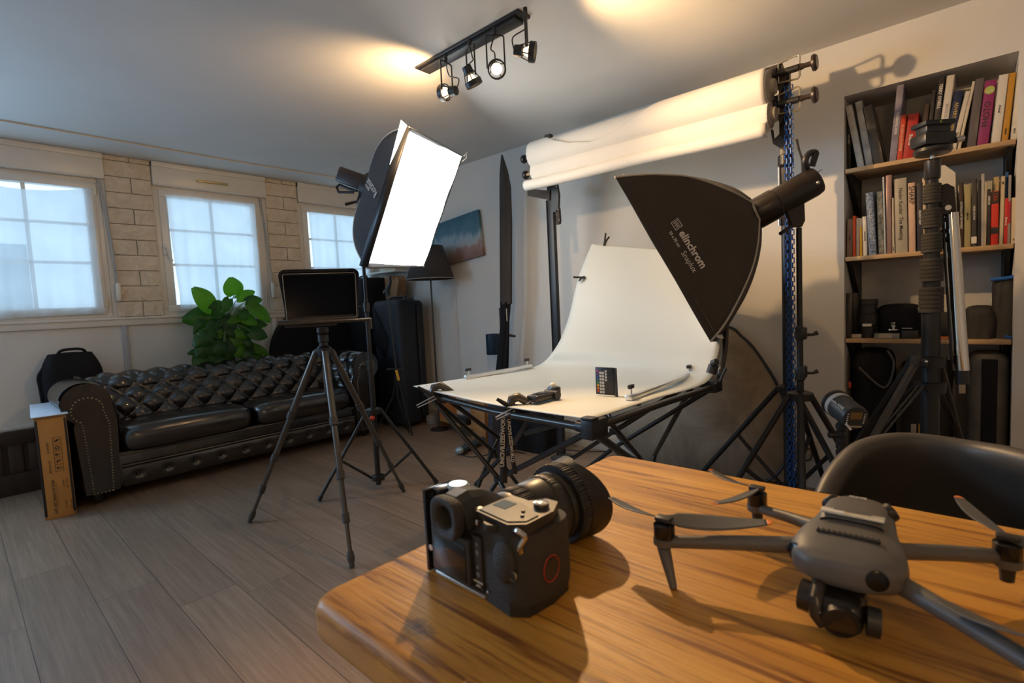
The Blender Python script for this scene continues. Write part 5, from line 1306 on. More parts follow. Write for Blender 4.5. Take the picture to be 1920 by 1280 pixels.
MB().tube(spline([a1-V(CM[1])*0.045-(a1-a0)*.12, W(1510, 303, 2.14), W(1517, 288, 2.14), W(1529, 286, 2.14), W(1527, 296, 2.14), W(1522, 312, 2.15)], 5), 0.013, 8).build('grip_handle', M_black, t)
tb = W(1486, 408, 2.2)
MB().prism(frame(tb-V(CM[2])*0.012, V(CM[0]), -V(CM[1])), [(-0.05, 0.04), (0.03, 0.06), (0.032, 0.02), (0.034, -0.02), (0.022, -0.045), (-0.018, -0.045), (-0.03, -0.01)], 0.024).build('tilt_bracket', M_soft, t)
MB().cyl(tb-V(CM[2])*0.02, tb-V(CM[2])*0.02+V(CM[2])*0.01, 0.010).build('pivot_bolt', M_alu, t)
MB().tube([W(1483, 425, 2.16), W(1463, 438, 2.14)], 0.008, 8).build('locking_lever', M_black, t)
# its stand
sc = V((tb.x+0.022, tb.y+0.01, 0)); 
t = thing('flash_stand', 'black light stand holding the black softbox in front of the background stand', 'light stand', tuple(sc))
ctop = tb.z-0.045
SCX = sc
stand_legs(t, sc, [Pz(1395, 888, 0.0) if False else sc+V((-0.36, -0.22, 0)), sc+V((0.10, -0.40, 0)), sc+V((0.30, 0.30, 0))], 0.66, 0.16, 0.013, brace_at=0.5)
z1, z2 = Py(1500, 694, sc.y).z, Py(1500, 640, sc.y).z
pole(t, sc, [(0.05, z1, 0.0145), (z1, z2+0.05, 0.013), (z2+0.05, ctop, 0.0115)])
for z in (z1-0.012, z2+0.03):
    MB().box((sc.x+0.005, sc.y, z+0.006), 0.042, 0.040, 0.055, 0.008).build('clamp_block', M_black, t)
    p = V((sc.x, sc.y, z)); MB().tube([p, p+V(CM[0])*0.055, p+V(CM[0])*0.075+V((0, 0, 0.008))], [0.009, 0.006, 0.011], 8).build('wing_knob', M_graph, t)
# second coaxial safety: cable up the pole
MB().tube(spline([W(1505, 330, 2.22), W(1504, 300, 2.25), W(1498, 280, 2.3), W(1494, 262, 2.35)], 5), 0.005, 6).build('power_lead', M_black, t)

# small flash with mini stand
g0, g1 = W(1566, 754, 1.90), W(1609, 788, 1.76)
ax = (g1-g0).normalized(); t = thing('barrel_flash', 'small black barrel flash with a white ring and rear display on a short stand', 'flash', tuple((g0+g1)/2))
Mg = along(g0, g1); Lg = 0.132; 
e_ = (g1-g0).normalized()
MB().lathe(Mg, [(0.0, -0.004), (0.042, -0.004), (0.050, 0.0), (0.050, 0.010), (0.0455, 0.012), (0.0455, 0.022)], 36).build('front_ring', M_black, t)
MB().lathe(Mg, [(0.0468, 0.020), (0.0468, 0.040)], 36, False, False).build('white_ring', mat('grey_white_ring', (0.45, 0.45, 0.42), .5), t, thick=0.002)
MB().lathe(Mg, [(0.0455, 0.0365), (0.0455, Lg-0.006), (0.042, Lg), (0.0, Lg)], 36).build('barrel', mat('charcoal_barrel', (0.035, 0.040, 0.043), .4), t)
bk = g0+e_*(Lg+0.001); rgt = V(CM[0]); rgt = (rgt-e_*rgt.dot(e_)).normalized(); upv = e_.cross(rgt); upv = upv if upv.z > 0 else -upv
Mq = frame(bk, rgt, upv)
MB().box(Mq @ T(0.0, 0.010, 0), 0.040, 0.026, 0.003, 0.001).build('display', mat('amber_display', (0.20, 0.13, 0.04), .15), t)
for sd_ in (-1, 1):
    for k in range(5): MB().box(Mq @ T(sd_*0.028, 0.016-k*0.008, 0.001), 0.004, 0.003, 0.003).build('button', M_tex, t)
MB().box(Mq @ T(0.004, -0.032, -0.006), 0.046, 0.006, 0.012, 0.001).build('rear_plate', M_steel, t)
tl_ = g0+e_*0.075-V(CM[2])*0.046-V(CM[1])*0.004
tx = (W(1582, 772, 1.8)-W(1574, 757, 1.85)).normalized()
text('lettering', 'godox AD300', frame(g0+e_*0.078+(lambda n: n.normalized())((CO-g0)-e_*(CO-g0).dot(e_))*0.0465, e_, ((CO-g0)-e_*(CO-g0).dot(e_)).cross(e_)), 0.0135, M_tex, t)
gb_ = V((W(1578, 800, 1.86).x, W(1578, 800, 1.86).y, 0))
t = thing('mini_light_stand', 'short black ribbed light stand under the barrel flash', 'light stand', tuple(gb_))
gz = W(1580, 800, 1.86).z
pr = []; z = 0.30
while z < gz: pr += [(0.019, z), (0.019, z+0.016), (0.015, z+0.018), (0.015, z+0.022)]; z += 0.024
MB().lathe(T(gb_.x, gb_.y, 0), pr, 16).build('ribbed_column', M_black, t)
for a in (200, 320, 80):
    d = V((math.cos(rad(a)), math.sin(rad(a)), 0)); MB().tube([gb_+V((0, 0, 0.33))+d*0.015, gb_+d*0.24+V((0, 0, 0.006))], 0.009, 8).build('leg', M_blackm, t)
MB().tube([gb_+V((0, 0, gz)), (g0+g1)/2], [0.018, 0.014], 10).build('tilt_head', M_black, t)
MB().tube([gb_+V((0, 0, gz-0.03)), gb_+V((0, 0, gz-0.03))-V(CM[0])*0.045], [0.008, 0.012], 8).build('knob', M_black, t)
MB().box(frame(W(1591, 800, 1.74), V(CM[0])+V(CM[1])*1.2, V(CM[0])*-1+V(CM[1])), 0.026, 0.006, 0.004).build('white_tag', M_tex, t)

# ================================================================ LARGE STAND BEFORE THE SHELVES
bd = 2.12; bc = Pz(1740, 905, 0.0); 
bb = Py(1745, 640, 2.64); BC = V((bb.x, bb.y, 0))
t = thing('studio_column_stand', 'large black studio column stand with ribbed rubber collars in front of the bookshelf', 'light stand', tuple(BC))
def zat(py): return Py(1746, py, BC.y).z
S2 = dep_ = (BC-CO).dot(V(CM[2]))/F_PX
MB().cyl((BC.x, BC.y, 0.12), (BC.x, BC.y, zat(586)), 0.0310, n=28).build('base_column', M_black, t)
secs = [(586, 538, 0.040), (528, 484, 0.038), (474, 437, 0.034), (428, 391, 0.032), (382, 345, 0.029)]
for i, (yb, yt, r) in enumerate(secs):
    zb_, zt_ = zat(yb), zat(yt); n_ = 6; pr = [(r*0.8, zb_)]
    for k in range(n_):
        a = zb_+(zt_-zb_)*(k/n_); b = zb_+(zt_-zb_)*((k+1)/n_)
        pr += [(r, a+0.002), (r, b-0.003), (r-0.0025, b-0.0015)]
    pr += [(r*0.8, zt_)]
    MB().lathe(T(BC.x, BC.y, 0), pr, 28).build('rubber_collar', M_rubber, t)
tubes = [(538, 528, .029), (484, 474, .026), (437, 428, .023), (391, 382, .020), (345, 336, .018)]
for yb, yt, r in tubes: MB().cyl((BC.x, BC.y, zat(yb)-0.01), (BC.x, BC.y, zat(yt)+0.01), r, n=20).build('inner_tube', M_blackm, t)
MB().lathe(T(BC.x, BC.y, 0), [(0.024, zat(336)), (0.026, zat(334)), (0.026, zat(302)), (0.020, zat(299)), (0.0, zat(299))], 28).build('top_cap', M_graph, t)
MB().cyl((BC.x, BC.y, zat(299)), (BC.x, BC.y, zat(288)), 0.0085).build('spigot', M_chrome, t)
M_hd = mat('worn_black_head', (0.028, 0.027, 0.026), .35)
MB().lathe(T(BC.x, BC.y, 0), [(0.0, zat(291)), (0.056, zat(290)), (0.062, zat(285)), (0.060, zat(279)), (0.04, zat(277)), (0.0, zat(277))], 32).build('panning_base', M_hd, t)
Mhd = frame((BC.x, BC.y, zat(264)), V(CM[0])+V((0, 0, 0.05)), V((0, 0, 1)))
MB().box(Mhd, 0.125, 0.050, 0.085, 0.012).build('head_body', M_hd, t); MB().box(Mhd @ T(0.0, 0.040, 0), 0.095, 0.03, 0.06, 0.006).build('clamp_jaw', M_hd, t); MB().box(Mhd @ T(0, 0.060, 0), 0.115, 0.018, 0.075, 0.003).build('top_plate', M_black, t)
MB().box(Mhd @ T(0.0, 0.060, 0.0), 0.010, 0.010, 0.078, 0.003).build('bubble_level', mat('yellow_green_bubble', (0.35, 0.42, 0.05), .3), t)
MB().cyl(Mhd @ V((0.05, -0.015, 0.045)), Mhd @ V((0.075, -0.01, 0.05)), 0.012).build('head_knob', M_chrome, t)
# legs
zc1, zc2 = zat(674), zat(722)
for zz, w_ in ((zc1, 0.075), (zc2, 0.055)):
    MB().lathe(T(BC.x, BC.y, 0), [(0.031, zz-0.03), (0.050, zz-0.028), (0.052, zz+0.012), (0.031, zz+0.016)], 20).build('leg_collar', M_black, t)
angs = []
lf1, lf2 = W(1600, 880, 1.95), W(1842, 856, 2.3)
R3 = V(CM[0]); R3.z = 0; R3.normalize(); F3 = V(CM[2]); F3.z = 0; F3.normalize()
for dx, dy in ((-0.50, -0.14), (0.36, 0.22), (-0.06, 0.44)):
    d = R3*dx+F3*dy; ft = BC+d*1.35; dn = d.normalized(); tp_ = BC+dn*0.075+V((0, 0, zc1-0.005))
    ft.z = 0.02
    l = MB().tube([tp_, ft], 0.0145, 12).build('leg', M_graph, t)
    MB().box(along(tp_, ft), 0.03, 0.03, 0.05, 0.006).build('hinge', M_black, l)
    k = lerp(tp_, ft, 0.42)
    for s in (-1, 1): MB().tube([BC+dn*0.05+V((0, 0, zc2))+dn.cross(V((0, 0, 1)))*0.009*s, k+dn.cross(V((0, 0, 1)))*0.009*s], 0.005, 6).build('brace', M_graph, t)
    MB().box(BC+dn*0.055+V((0, 0, zc1-0.005)), 0.05, 0.04, 0.035, 0.006).build('collar_lug', M_black, t)
    MB().ball(tuple(BC+dn*0.055+V((0, 0, zc1-0.003))-V(CM[2])*0.03), 0.007, n=8).build('bolt', M_chrome, t)
# chrome boom arm clipped to it
c0, c1_ = W(1782, 400, 2.02), W(1803, 694, 2.02)
t = thing('chrome_boom_arm', 'polished chrome tube arm hanging beside the column stand', 'boom arm', tuple(c1_))
MB().cyl(c0, c1_, 0.0245, n=32).build('tube', mat('polished_steel', (0.72, 0.68, 0.60), .10, 1.0, var=.02), t)
MB().tube([c0+V(CM[0])*-0.030, W(1771, 470, 2.0), W(1786, 694, 2.02)], 0.005, 6).build('side_rod', M_blackm, t)
MB().cyl(c1_, W(1804, 720, 2.02), 0.022, n=24).build('end_cap', M_black, t)
MB().box(frame(W(1804, 729, 2.0), V(CM[0]), -V(CM[1])), 0.024, 0.034, 0.003).build('end_label', mat('beige_label', (0.36, 0.29, 0.20), .6), t)
Mk2 = frame(W(1781, 372, 2.0), V(CM[0]), -V(CM[1]))
MB().prism(Mk2, [(-0.026, 0.055), (-0.012, 0.06), (0.018, 0.045), (0.026, -0.06), (-0.028, -0.06), (-0.03, 0.0)], -0.045).build('bracket', M_soft, t)
MB().cyl(W(1778, 389, 1.985), W(1778, 389, 1.975), 0.010).build('rivet', M_alu, t)
m = MB(); m.tube([W(1755, 362, 2.08), W(1770, 362, 2.02)], 0.014, 8)
for y in (372, 392, 412, 432, 448): m.tube([W(1757, y, 2.06), W(1766, y+4, 2.03), W(1771, y-2, 2.02)], 0.008, 6)
m.build('geared_clamp', M_black, t)
m = MB().box(frame(W(1775, 340, 2.15), V(CM[0])+V(CM[1])*0.25, -V(CM[1])), 0.05, 0.09, 0.01) if False else None

# ================================================================ CHAIR
t = thing('shell_chair', 'dark moulded plastic shell chair tucked at the far side of the oak table', 'chair', (0.05, 1.35, 0))
M_shell = mat('dark_grey_shell', (0.062, 0.055, 0.046), .45, var=.1)
rim = [Py(1566, 945, 1.19), Py(1578, 915, 1.22), Py(1598, 882, 1.26), Py(1628, 852, 1.30), Py(1680, 836, 1.34), Py(1740, 837, 1.36), Py(1820, 850, 1.35), Py(1900, 866, 1.30), Py(1990, 895, 1.22), Py(2060, 960, 1.16)]
rs_ = spline(rim, 8); rs_[0] = rs_[0]
seatc = V((0.02, 1.22, 0.46))
def shell(u, v):
    k = u*(len(rs_)-1); i = min(int(k), len(rs_)-2); p = lerp(rs_[i], rs_[i+1], k-i)
    out = V((p.x-seatc.x, p.y-seatc.y, 0))
    if out.length > 1e-4: out.normalize()
    if v < 0.14:                                           # rolled lip
        a = (1-v/0.14)*rad(150); r = 0.020
        return p+out*(r-math.cos(a)*r)+V((0, 0, math.sin(a)*r-0.0))
    k2 = (v-0.14)/0.86
    q = lerp(p, V((seatc.x+out.x*0.19, seatc.y+out.y*0.17, 0.46)), k2)
    q = q+out*(0.07*math.sin(PI*k2)); q.z = p.z+(0.455-p.z)*(k2**0.8)
    return q
MB().grid(shell, 90, 40).build('shell', M_shell, t, thick=0.005, ang=80)
MB().ball((seatc.x, seatc.y, 0.458), 0.2, (1, .95, .06)).build('seat', M_shell, t)
for sx_, sy_ in ((-.2, -.2), (.2, -.2), (-.2, .2), (.2, .2)): MB().tube([(seatc.x+sx_*.5, seatc.y+sy_*.5, .45), (seatc.x+sx_*1.2, seatc.y+sy_*1.2, 0.008)], [0.014, 0.010], 10).build('leg', M_blackm, t)

# wall socket and lead
q = Py(1530, 880, BY)
t = thing('floor_trunking_box', 'beige cable trunking box with a socket low on the back wall', 'socket', (q.x, BY, 0))
pA, pB = Py(1495, 827, BY-.02), Py(1532, 857, BY-.02)
MB().aabb(Py(1440, 840, BY).x, Py(1533, 840, BY).x, BY-0.035, BY, Py(1533, 858, BY).z, Py(1533, 828, BY).z, 0.003).build('box', plaster('beige_trunking', (0.62, .55, .42)), t)
MB().tube(spline([Py(1506, 848, BY-.04), Py(1516, 841, BY-.07), Py(1522, 846, BY-.07), Py(1520, 860, BY-.06), Py(1508, 864, BY-.05), Py(1490, 862, BY-.05)], 5), 0.006, 6).build('plug_lead', mat('brown_lead', (0.12, .09, .05), .5), t)

# ================================================================ BOOKS
FYB = BY+0.035
def bookmat(c, var=0.05, sc=20): return mat('cover_%d_%d_%d_%d' % (c[0]*100, c[1]*100, c[2]*100, var*100), c, 0.45, var=var, vs_=sc)
M_pages = mat('page_block', (0.62, .56, .44), .8, var=.12, vs_=90)
def to_xz(shelf_z, cx0, cx1, cb, ct0, ct1, ctt, ox, oy, s=0.1875, Yf=None):
    """crop pixels -> spine corners on the shelf front"""
    Yf = FYB if Yf is None else Yf
    b0 = Py(ox+cx0*s, oy+cb*s, Yf); b1 = Py(ox+cx1*s, oy+cb*s, Yf); t0 = Py(ox+ct0*s, oy+ctt*s, Yf); t1 = Py(ox+ct1*s, oy+ctt*s, Yf)
    return b0.x, b1.x, t0.x, t1.x, t0.z
def book(si, cx0, cx1, cb, ct0, ct1, ctt, off, col, lab, grp, body=None, tcol=None, tsz=None, name='book', cat='book', depth=0.19, mm=None, trot=-90, tpos=0.5, Yf=None, extra=None, var=0.05):
    sz = SH[si]; Yf_ = FYB if Yf is None else Yf
    b0, b1, t0, t1, zt = to_xz(sz, cx0, cx1, cb, ct0, ct1, ctt, off[0], off[1], Yf=Yf_)
    w = max(0.006, ((b1-b0)+(t1-t0))/2); lean = math.atan2(((t0+t1)-(b0+b1))/2, zt-sz)
    h = (zt-sz)/math.cos(lean)-w*abs(math.sin(lean))*0.5
    pivx = b0 if lean < 0 else b1
    # rest the lower corner on the board
    t = thing(name, lab, cat, (pivx, Yf_, sz+0.0005), grp)
    R = Matrix.Translation((pivx, Yf_, sz+0.0005)) @ Matrix.Rotation(lean, 4, 'Y')
    x0, x1 = (0, w) if lean < 0 else (-w, 0)
    R2 = R @ T((x0+x1)/2, 0, 0)
    mcv = mm or bookmat(col, var)
    m = MB(); c_ = 0.0022 if w > 0.012 else 0.0012
    m.box(R2 @ T(0, c_/2, h/2), w, c_, h, 0.0006).box(R2 @ T(-w/2+c_/2, depth/2, h/2), c_, depth, h, 0.0004).box(R2 @ T(w/2-c_/2, depth/2, h/2), c_, depth, h, 0.0004)
    m.build('cover', mcv, t)
    MB().box(R2 @ T(0, depth/2, h/2), w-2*c_-0.0002, depth-0.006, h-0.005).build('pages', M_pages, t)
    if body:
        Mx = R2 @ T(0, -0.0006, h*tpos) @ Matrix.Rotation(PI/2, 4, 'X') @ Matrix.Rotation(rad(trot), 4, 'Z')
        text('spine_title', body, Mx, tsz or w*0.6, tcol or M_ink, t, 0.0002, bold=0.00035)
    if extra: extra(t, R2, w, h)
    return t
U = (1560, 80); G1 = 'books on the top shelf'; G2 = 'books on the middle shelf'; G3 = None
def band(z0, z1, mm, nm='spine_band'):
    def f(t, R2, w, h): MB().box(R2 @ T(0, -0.0006, h*(z0+z1)/2), w*0.98, 0.0012, h*(z1-z0)).build(nm, mm, t)
    return f
book(0, 150, 190, 1210, 145, 185, 640, U, (0.03, .03, .032), 'black ring portfolio at the far left end of the top shelf', G1, 'ARCHIVE', M_tex, 0.012, Yf=FYB+0.05, name='portfolio')
book(0, 255, 320, 1200, 125, 200, 640, U, (0.50, .50, .46), 'pale grey magazine leaning left, first from the left on the top shelf', G1, name='magazine', var=.15)
book(0, 340, 400, 1190, 215, 300, 600, U, (0.40, .40, .38), 'grey plastic wrapped magazine leaning left, second on the top shelf', G1, name='magazine', var=.25, mm=mat('plastic_wrapped', (0.36, .36, .35), .18, var=.35, vs_=14))
book(0, 420, 545, 1170, 320, 400, 640, U, (0.09, .08, .075), 'dark smoky plastic sleeve of prints leaning left on the top shelf', G1, name='plastic_sleeve', cat='folder', mm=mat('smoky_plastic', (0.075, .068, .062), .15, var=.3, vs_=9))
book(0, 578, 642, 1165, 650, 735, 430, U, (0.30, .28, .36), 'tallest lilac transparent wrapped book left of the red books', G1, 'ENCHANTED RIVER', M_tex, 0.012, mm=mat('lilac_plastic', (0.26, .24, .33), .18, var=.35, vs_=12))
book(0, 645, 703, 1150, 690, 747, 730, U, (0.55, .05, .015), 'slim orange red book on the top shelf', G1, 'LE CERCLE DU NORD', mat('pale_orange_print', (.75, .45, .3), .6), 0.013)
book(0, 708, 812, 1140, 765, 880, 720, U, (0.42, .02, .012), 'wide deep red book on the top shelf behind the stand head', G1, 'Bolivia', M_tex, 0.020, tpos=.42)
book(0, 860, 915, 1100, 925, 978, 620, U, (0.060, .035, .025), 'dark brown book leaning right of the wide red book', G1)
book(0, 930, 975, 1090, 1000, 1040, 480, U, (0.03, .025, .022), 'thin black brown book on the top shelf half hidden by the stand head', G1)
book(0, 975, 1040, 1070, 1070, 1130, 350, U, (0.035, .03, .028), 'black book with bold white capitals on the top shelf', G1, "TERRY O'NEILL", M_tex, 0.017, tpos=.75)
book(0, 1040, 1120, 1060, 1150, 1232, 335, U, (0.62, .57, .48), 'tall cream book leaning right beside the black book with white capitals', G1, 'BRUCE GILDEN', mat('grey_print', (.35, .32, .28), .6), 0.014, tpos=.5)
book(0, 1120, 1200, 1055, 1225, 1325, 495, U, (0.012, .022, .06), 'navy blue book with gold title on the top shelf', G1, 'ADVERTISEMENT', mat('gold_print', (.55, .40, .12), .4, .4), 0.019, tpos=.55)
book(0, 1180, 1238, 1060, 1335, 1388, 490, U, (0.60, .54, .42), 'cream book leaning right after the navy one', G1, 'The Life', M_ink, 0.010, tpos=.25)
book(0, 1248, 1282, 1050, 1405, 1433, 390, U, (0.58, .50, .36), 'thin cream book leaning against the grey one on the top shelf', G1)
book(0, 1340, 1440, 1030, 1432, 1522, 370, U, (0.13, .11, .10), 'thick grey brown book on the top shelf left of the magenta one', G1, mm=mat('grey_gloss_cover', (.12, .10, .095), .25))
def green_spot(t, R2, w, h):
    MB().cyl(R2 @ V((0, 0.0, h*0.85)), R2 @ V((0, -0.0012, h*0.85)), w*0.44, n=28).build('round_emblem', mat('lime_dot', (.40, .48, .08), .5), t)
    text('spine_title', 'ELLE', R2 @ T(0, -0.0014, h*.835) @ Matrix.Rotation(PI/2, 4, 'X') @ Matrix.Rotation(rad(14), 4, 'Z'), w*.3, M_tex, t)
book(0, 1450, 1565, 1005, 1530, 1652, 390, U, (0.26, .025, .11), 'thick magenta book with PHOTO on its spine', G1, 'PHOTO', M_ink, 0.032, trot=90, tpos=.48, extra=green_spot)
book(0, 1580, 1685, 980, 1668, 1765, 330, U, (0.66, .61, .51), 'thick white book right of the magenta one', G1, 'Annual', M_ink, 0.012, tpos=.5)
book(0, 1692, 1762, 960, 1772, 1845, 310, U, (0.50, .24, .02), 'ochre yellow book near the right end of the top shelf', G1, 'maison', M_ink, 0.010, tpos=.15)
book(0, 1768, 1850, 945, 1858, 1915, 215, U, (0.64, .58, .46), 'tallest cream book at the right end of the top shelf', G1, 'MAX', M_ink, 0.010, tpos=.12)
book(0, 1862, 1900, 935, 1925, 1965, 300, U, (0.03, .035, .045), 'dark blue black book at the far right end of the top shelf', G1)
D = (1560, 280)
book(1, 145, 203, 1040, 150, 205, 700, D, (0.36, .27, .23), 'pinkish grey paperback at the far left of the middle shelf', G2, depth=.14, body='ITALIEN', tsz=.008)
book(1, 206, 238, 1040, 206, 238, 668, D, (0.75, .09, .015), 'thin bright orange red paperback on the middle shelf', G2, depth=.14)
book(1, 242, 276, 1040, 242, 276, 690, D, (0.50, .38, .26), 'beige paperback between the orange and yellow ones', G2, depth=.14)
book(1, 279, 305, 1038, 277, 298, 692, D, (0.78, .40, .015), 'thin yellow paperback with a beige top on the middle shelf', G2, depth=.14, extra=band(.78, 1, mat('beige_top', (.52, .42, .28), .6)))
book(1, 310, 352, 1036, 297, 345, 675, D, (0.66, .60, .50), 'white paperback with small grey print right of the yellow one', G2, body='PHILOSOPHIE', tsz=.008, depth=.14)
book(1, 368, 455, 1030, 342, 412, 437, D, (0.30, .34, .40), 'blue and white patterned book on the middle shelf', G2, body='UNCERTAIN NIGHT', tcol=M_tex, tsz=.020, mm=mat('blue_white_pattern', (.26, .30, .37), .5, var=.75, vs_=90))
book(1, 465, 520, 1015, 440, 505, 425, D, (0.22, .22, .19), 'grey green dotted book right of the patterned one', G2, mm=mat('grey_dots', (.20, .20, .17), .5, var=.8, vs_=40))
book(1, 524, 542, 1018, 506, 520, 275, D, (0.50, .56, .60), 'thin pale blue tall book on the middle shelf', G2)
book(1, 545, 592, 1016, 525, 598, 265, D, (0.42, .28, .25), 'tall shiny pink metallic book on the middle shelf', G2, mm=mat('pink_metallic', (.45, .30, .27), .22, .6))
book(1, 597, 628, 1015, 585, 618, 490, D, (0.58, .50, .38), 'thin cream book left of the thick grey one', G2, body='LOGS', tsz=.007, tpos=.08)
book(1, 635, 758, 1008, 618, 745, 300, D, (0.40, .37, .30), 'thickest light grey book with a long serif title on the middle shelf', G2, body='Nadav Kander  The Meeting', tsz=.0225, tpos=.52)
book(1, 768, 835, 1002, 755, 828, 340, D, (0.62, .42, .30), 'peach pink book with bold black capitals at its top', G2, body='SHARP', tsz=.030, tpos=.82)
book(1, 850, 908, 992, 843, 908, 345, D, (0.035, .036, .05), 'dark blue grey book with small white and orange print on the middle shelf', G2, body='HELMUT NEW', tcol=M_tex, tsz=.011)
book(1, 915, 945, 985, 905, 930, 290, D, (0.60, .46, .30), 'thin peach book just left of the column stand on the middle shelf', G2)
book(1, 1075, 1110, 975, 1070, 1100, 320, D, (0.10, .09, .08), 'dark book between the column stand and the chrome arm', G2)
book(1, 1215, 1255, 962, 1205, 1248, 285, D, (0.62, .58, .50), 'white book directly right of the chrome arm', G2, body='Martin Schoeller', tsz=.011, tpos=.78)
book(1, 1275, 1308, 958, 1262, 1312, 340, D, (0.055, .03, .02), 'dark brown book with pale capitals on the middle shelf', G2, body='MATERIALS OF THE WORLD', tcol=M_tex, tsz=.010)
book(1, 1320, 1390, 950, 1325, 1392, 365, D, (0.36, .31, .15), 'olive yellow book on the middle shelf', G2, body='Helen Low', tsz=.008)
book(1, 1392, 1450, 940, 1400, 1452, 300, D, (0.055, .05, .045), 'dark grey book with a white label at its foot', G2, body='HENRI GAUDIER', tcol=M_tex, tsz=.009, extra=band(.05, .15, M_tex, 'label'))
book(1, 1455, 1490, 938, 1460, 1492, 315, D, (0.02, .018, .018), 'black book next to the dark grey labelled one', G2)
book(1, 1492, 1515, 935, 1485, 1525, 248, D, (0.42, .40, .38), 'tallest pale grey thin book in the right half of the middle shelf', G2)
book(1, 1518, 1545, 932, 1532, 1552, 330, D, (0.50, .42, .30), 'thin beige book right of the tallest pale grey one', G2)
book(1, 1548, 1582, 928, 1555, 1588, 400, D, (0.03, .028, .026), 'short black book with a white word left of the red banded one', G2, body='AVEDON', tcol=M_tex, tsz=.010, tpos=.8)
def usa(t, R2, w, h):
    MB().box(R2 @ T(0, -0.0006, h*.27), w*.98, .0012, h*.12).build('spine_band', M_ink, t); MB().box(R2 @ T(0, -0.0006, h*.88), w*.98, .0012, h*.22).build('spine_band', M_ink, t)
    text('spine_title', 'USA', R2 @ T(0, -0.0016, h*.89) @ Matrix.Rotation(PI/2, 4, 'X') @ Matrix.Rotation(-PI/2, 4, 'Z'), w*.75, M_red, t)
book(1, 1585, 1660, 922, 1592, 1672, 425, D, (0.62, .035, .02), 'thick red book with black bands', G2, extra=usa)
book(1, 1605, 1650, 922, 1595, 1675, 282, D, (0.45, .36, .20), 'taller cream book standing behind the red banded one', G2, Yf=FYB+0.03)
book(1, 1668, 1712, 915, 1692, 1735, 270, D, (0.60, .50, .34), 'tall cream book right of the red banded one', G2, body='taf', tsz=.012, tpos=.9)
book(1, 1715, 1752, 908, 1730, 1765, 490, D, (0.55, .03, .02), 'red paperback near the right end of the middle shelf', G2, body='Pierre et', tcol=M_tex, tsz=.010)
book(1, 1722, 1750, 908, 1738, 1764, 228, D, (0.02, .10, .30), 'tall thin blue book behind the red paperback', G2, Yf=FYB+0.03)
book(1, 1755, 1780, 905, 1768, 1796, 258, D, (0.30, .27, .26), 'grey and red tall book near the right end of the middle shelf', G2, extra=band(.3, .62, mat('red_band', (.42, .02, .03), .5)))
book(1, 1787, 1855, 900, 1795, 1865, 485, D, (0.60, .50, .36), 'short wide cream book at the right end of the middle shelf', G2, body='SP', tsz=.012, tpos=.08)
# blank white board leaning on the books
a = Py(1560+1070*.1875, 280+200*.1875, BY+0.02)
q_ = [Py(1560+x*.1875, 280+y*.1875, BY+0.03) for x, y in ((1062, 190), (1125, 158), (1150, 390), (1110, 330))]
m = MB().prism(frame((0, BY+0.022, 0), (1, 0, 0), (0, 0, 1)), [(p.x, p.z) for p in [Py(1560+x*.1875, 280+y*.1875, BY+0.03) for x, y in ((1062, 195), (1070, 165), (1130, 160), (1235, 235), (1235, 960), (1115, 980))]], -0.012)
o = m.build('white_card_sheet', mat('white_card', (0.60, .55, .46), .6)); at_base(o, (Py(1760, 460, BY).x, BY+0.03, SH[1])); tag(o, 'blank white card folder on the middle shelf behind the stand and chrome arm', 'folder')

# lowest shelf items
Q = (1560, 480)
def qx(cx, cy, Y=None): return Py(Q[0]+cx*.1875, Q[1]+cy*.1875, BY+0.05 if Y is None else Y)
z3 = SH[2]
def bxs(name, lab, cat, x0, x1, y0, y1, m_, Y0=BY+0.04, D_=0.1, bev=0.003, z=None):
    a, b = qx(x0, y1, Y0), qx(x1, y0, Y0); zz = z3 if z is None else z
    o = MB().aabb(a.x, b.x, Y0, Y0+D_, zz+0.0005, zz+(b.z-a.z), bev).build(name, m_); at_base(o, ((a.x+b.x)/2, Y0+D_/2, zz)); tag(o, lab, cat); return o
bxs('steel_plate', 'black framed metal panel standing at the left end of the lowest shelf', 'panel', 135, 198, 370, 822, mat('dark_metal_panel', (.08, .07, .06), .25, .5), D_=0.22)
bxs('small_white_box', 'small pale box beside the lens on the lowest shelf', 'box', 192, 292, 782, 820, mat('pale_box', (.42, .38, .32), .6), D_=.05)
a = qx(352, 820); h_ = qx(352, 432).z-qx(352, 820).z
t = thing('tall_lens', 'tall black zoom lens standing on the lowest shelf with a white label', 'lens', (a.x, BY+0.09, z3))
MB().lathe(T(a.x, BY+0.09, z3), [(0.034, 0), (0.034, h_*.28), (0.046, h_*.33), (0.048, h_*.6), (0.040, h_*.63), (0.040, h_*.84), (0.044, h_*.86), (0.044, h_), (0.036, h_), (0.034, h_-0.02)], 32).build('barrel', M_black, t)
MB().box((a.x, BY+0.044, z3+h_*.34), 0.040, 0.004, 0.014).build('label', M_tex, t)
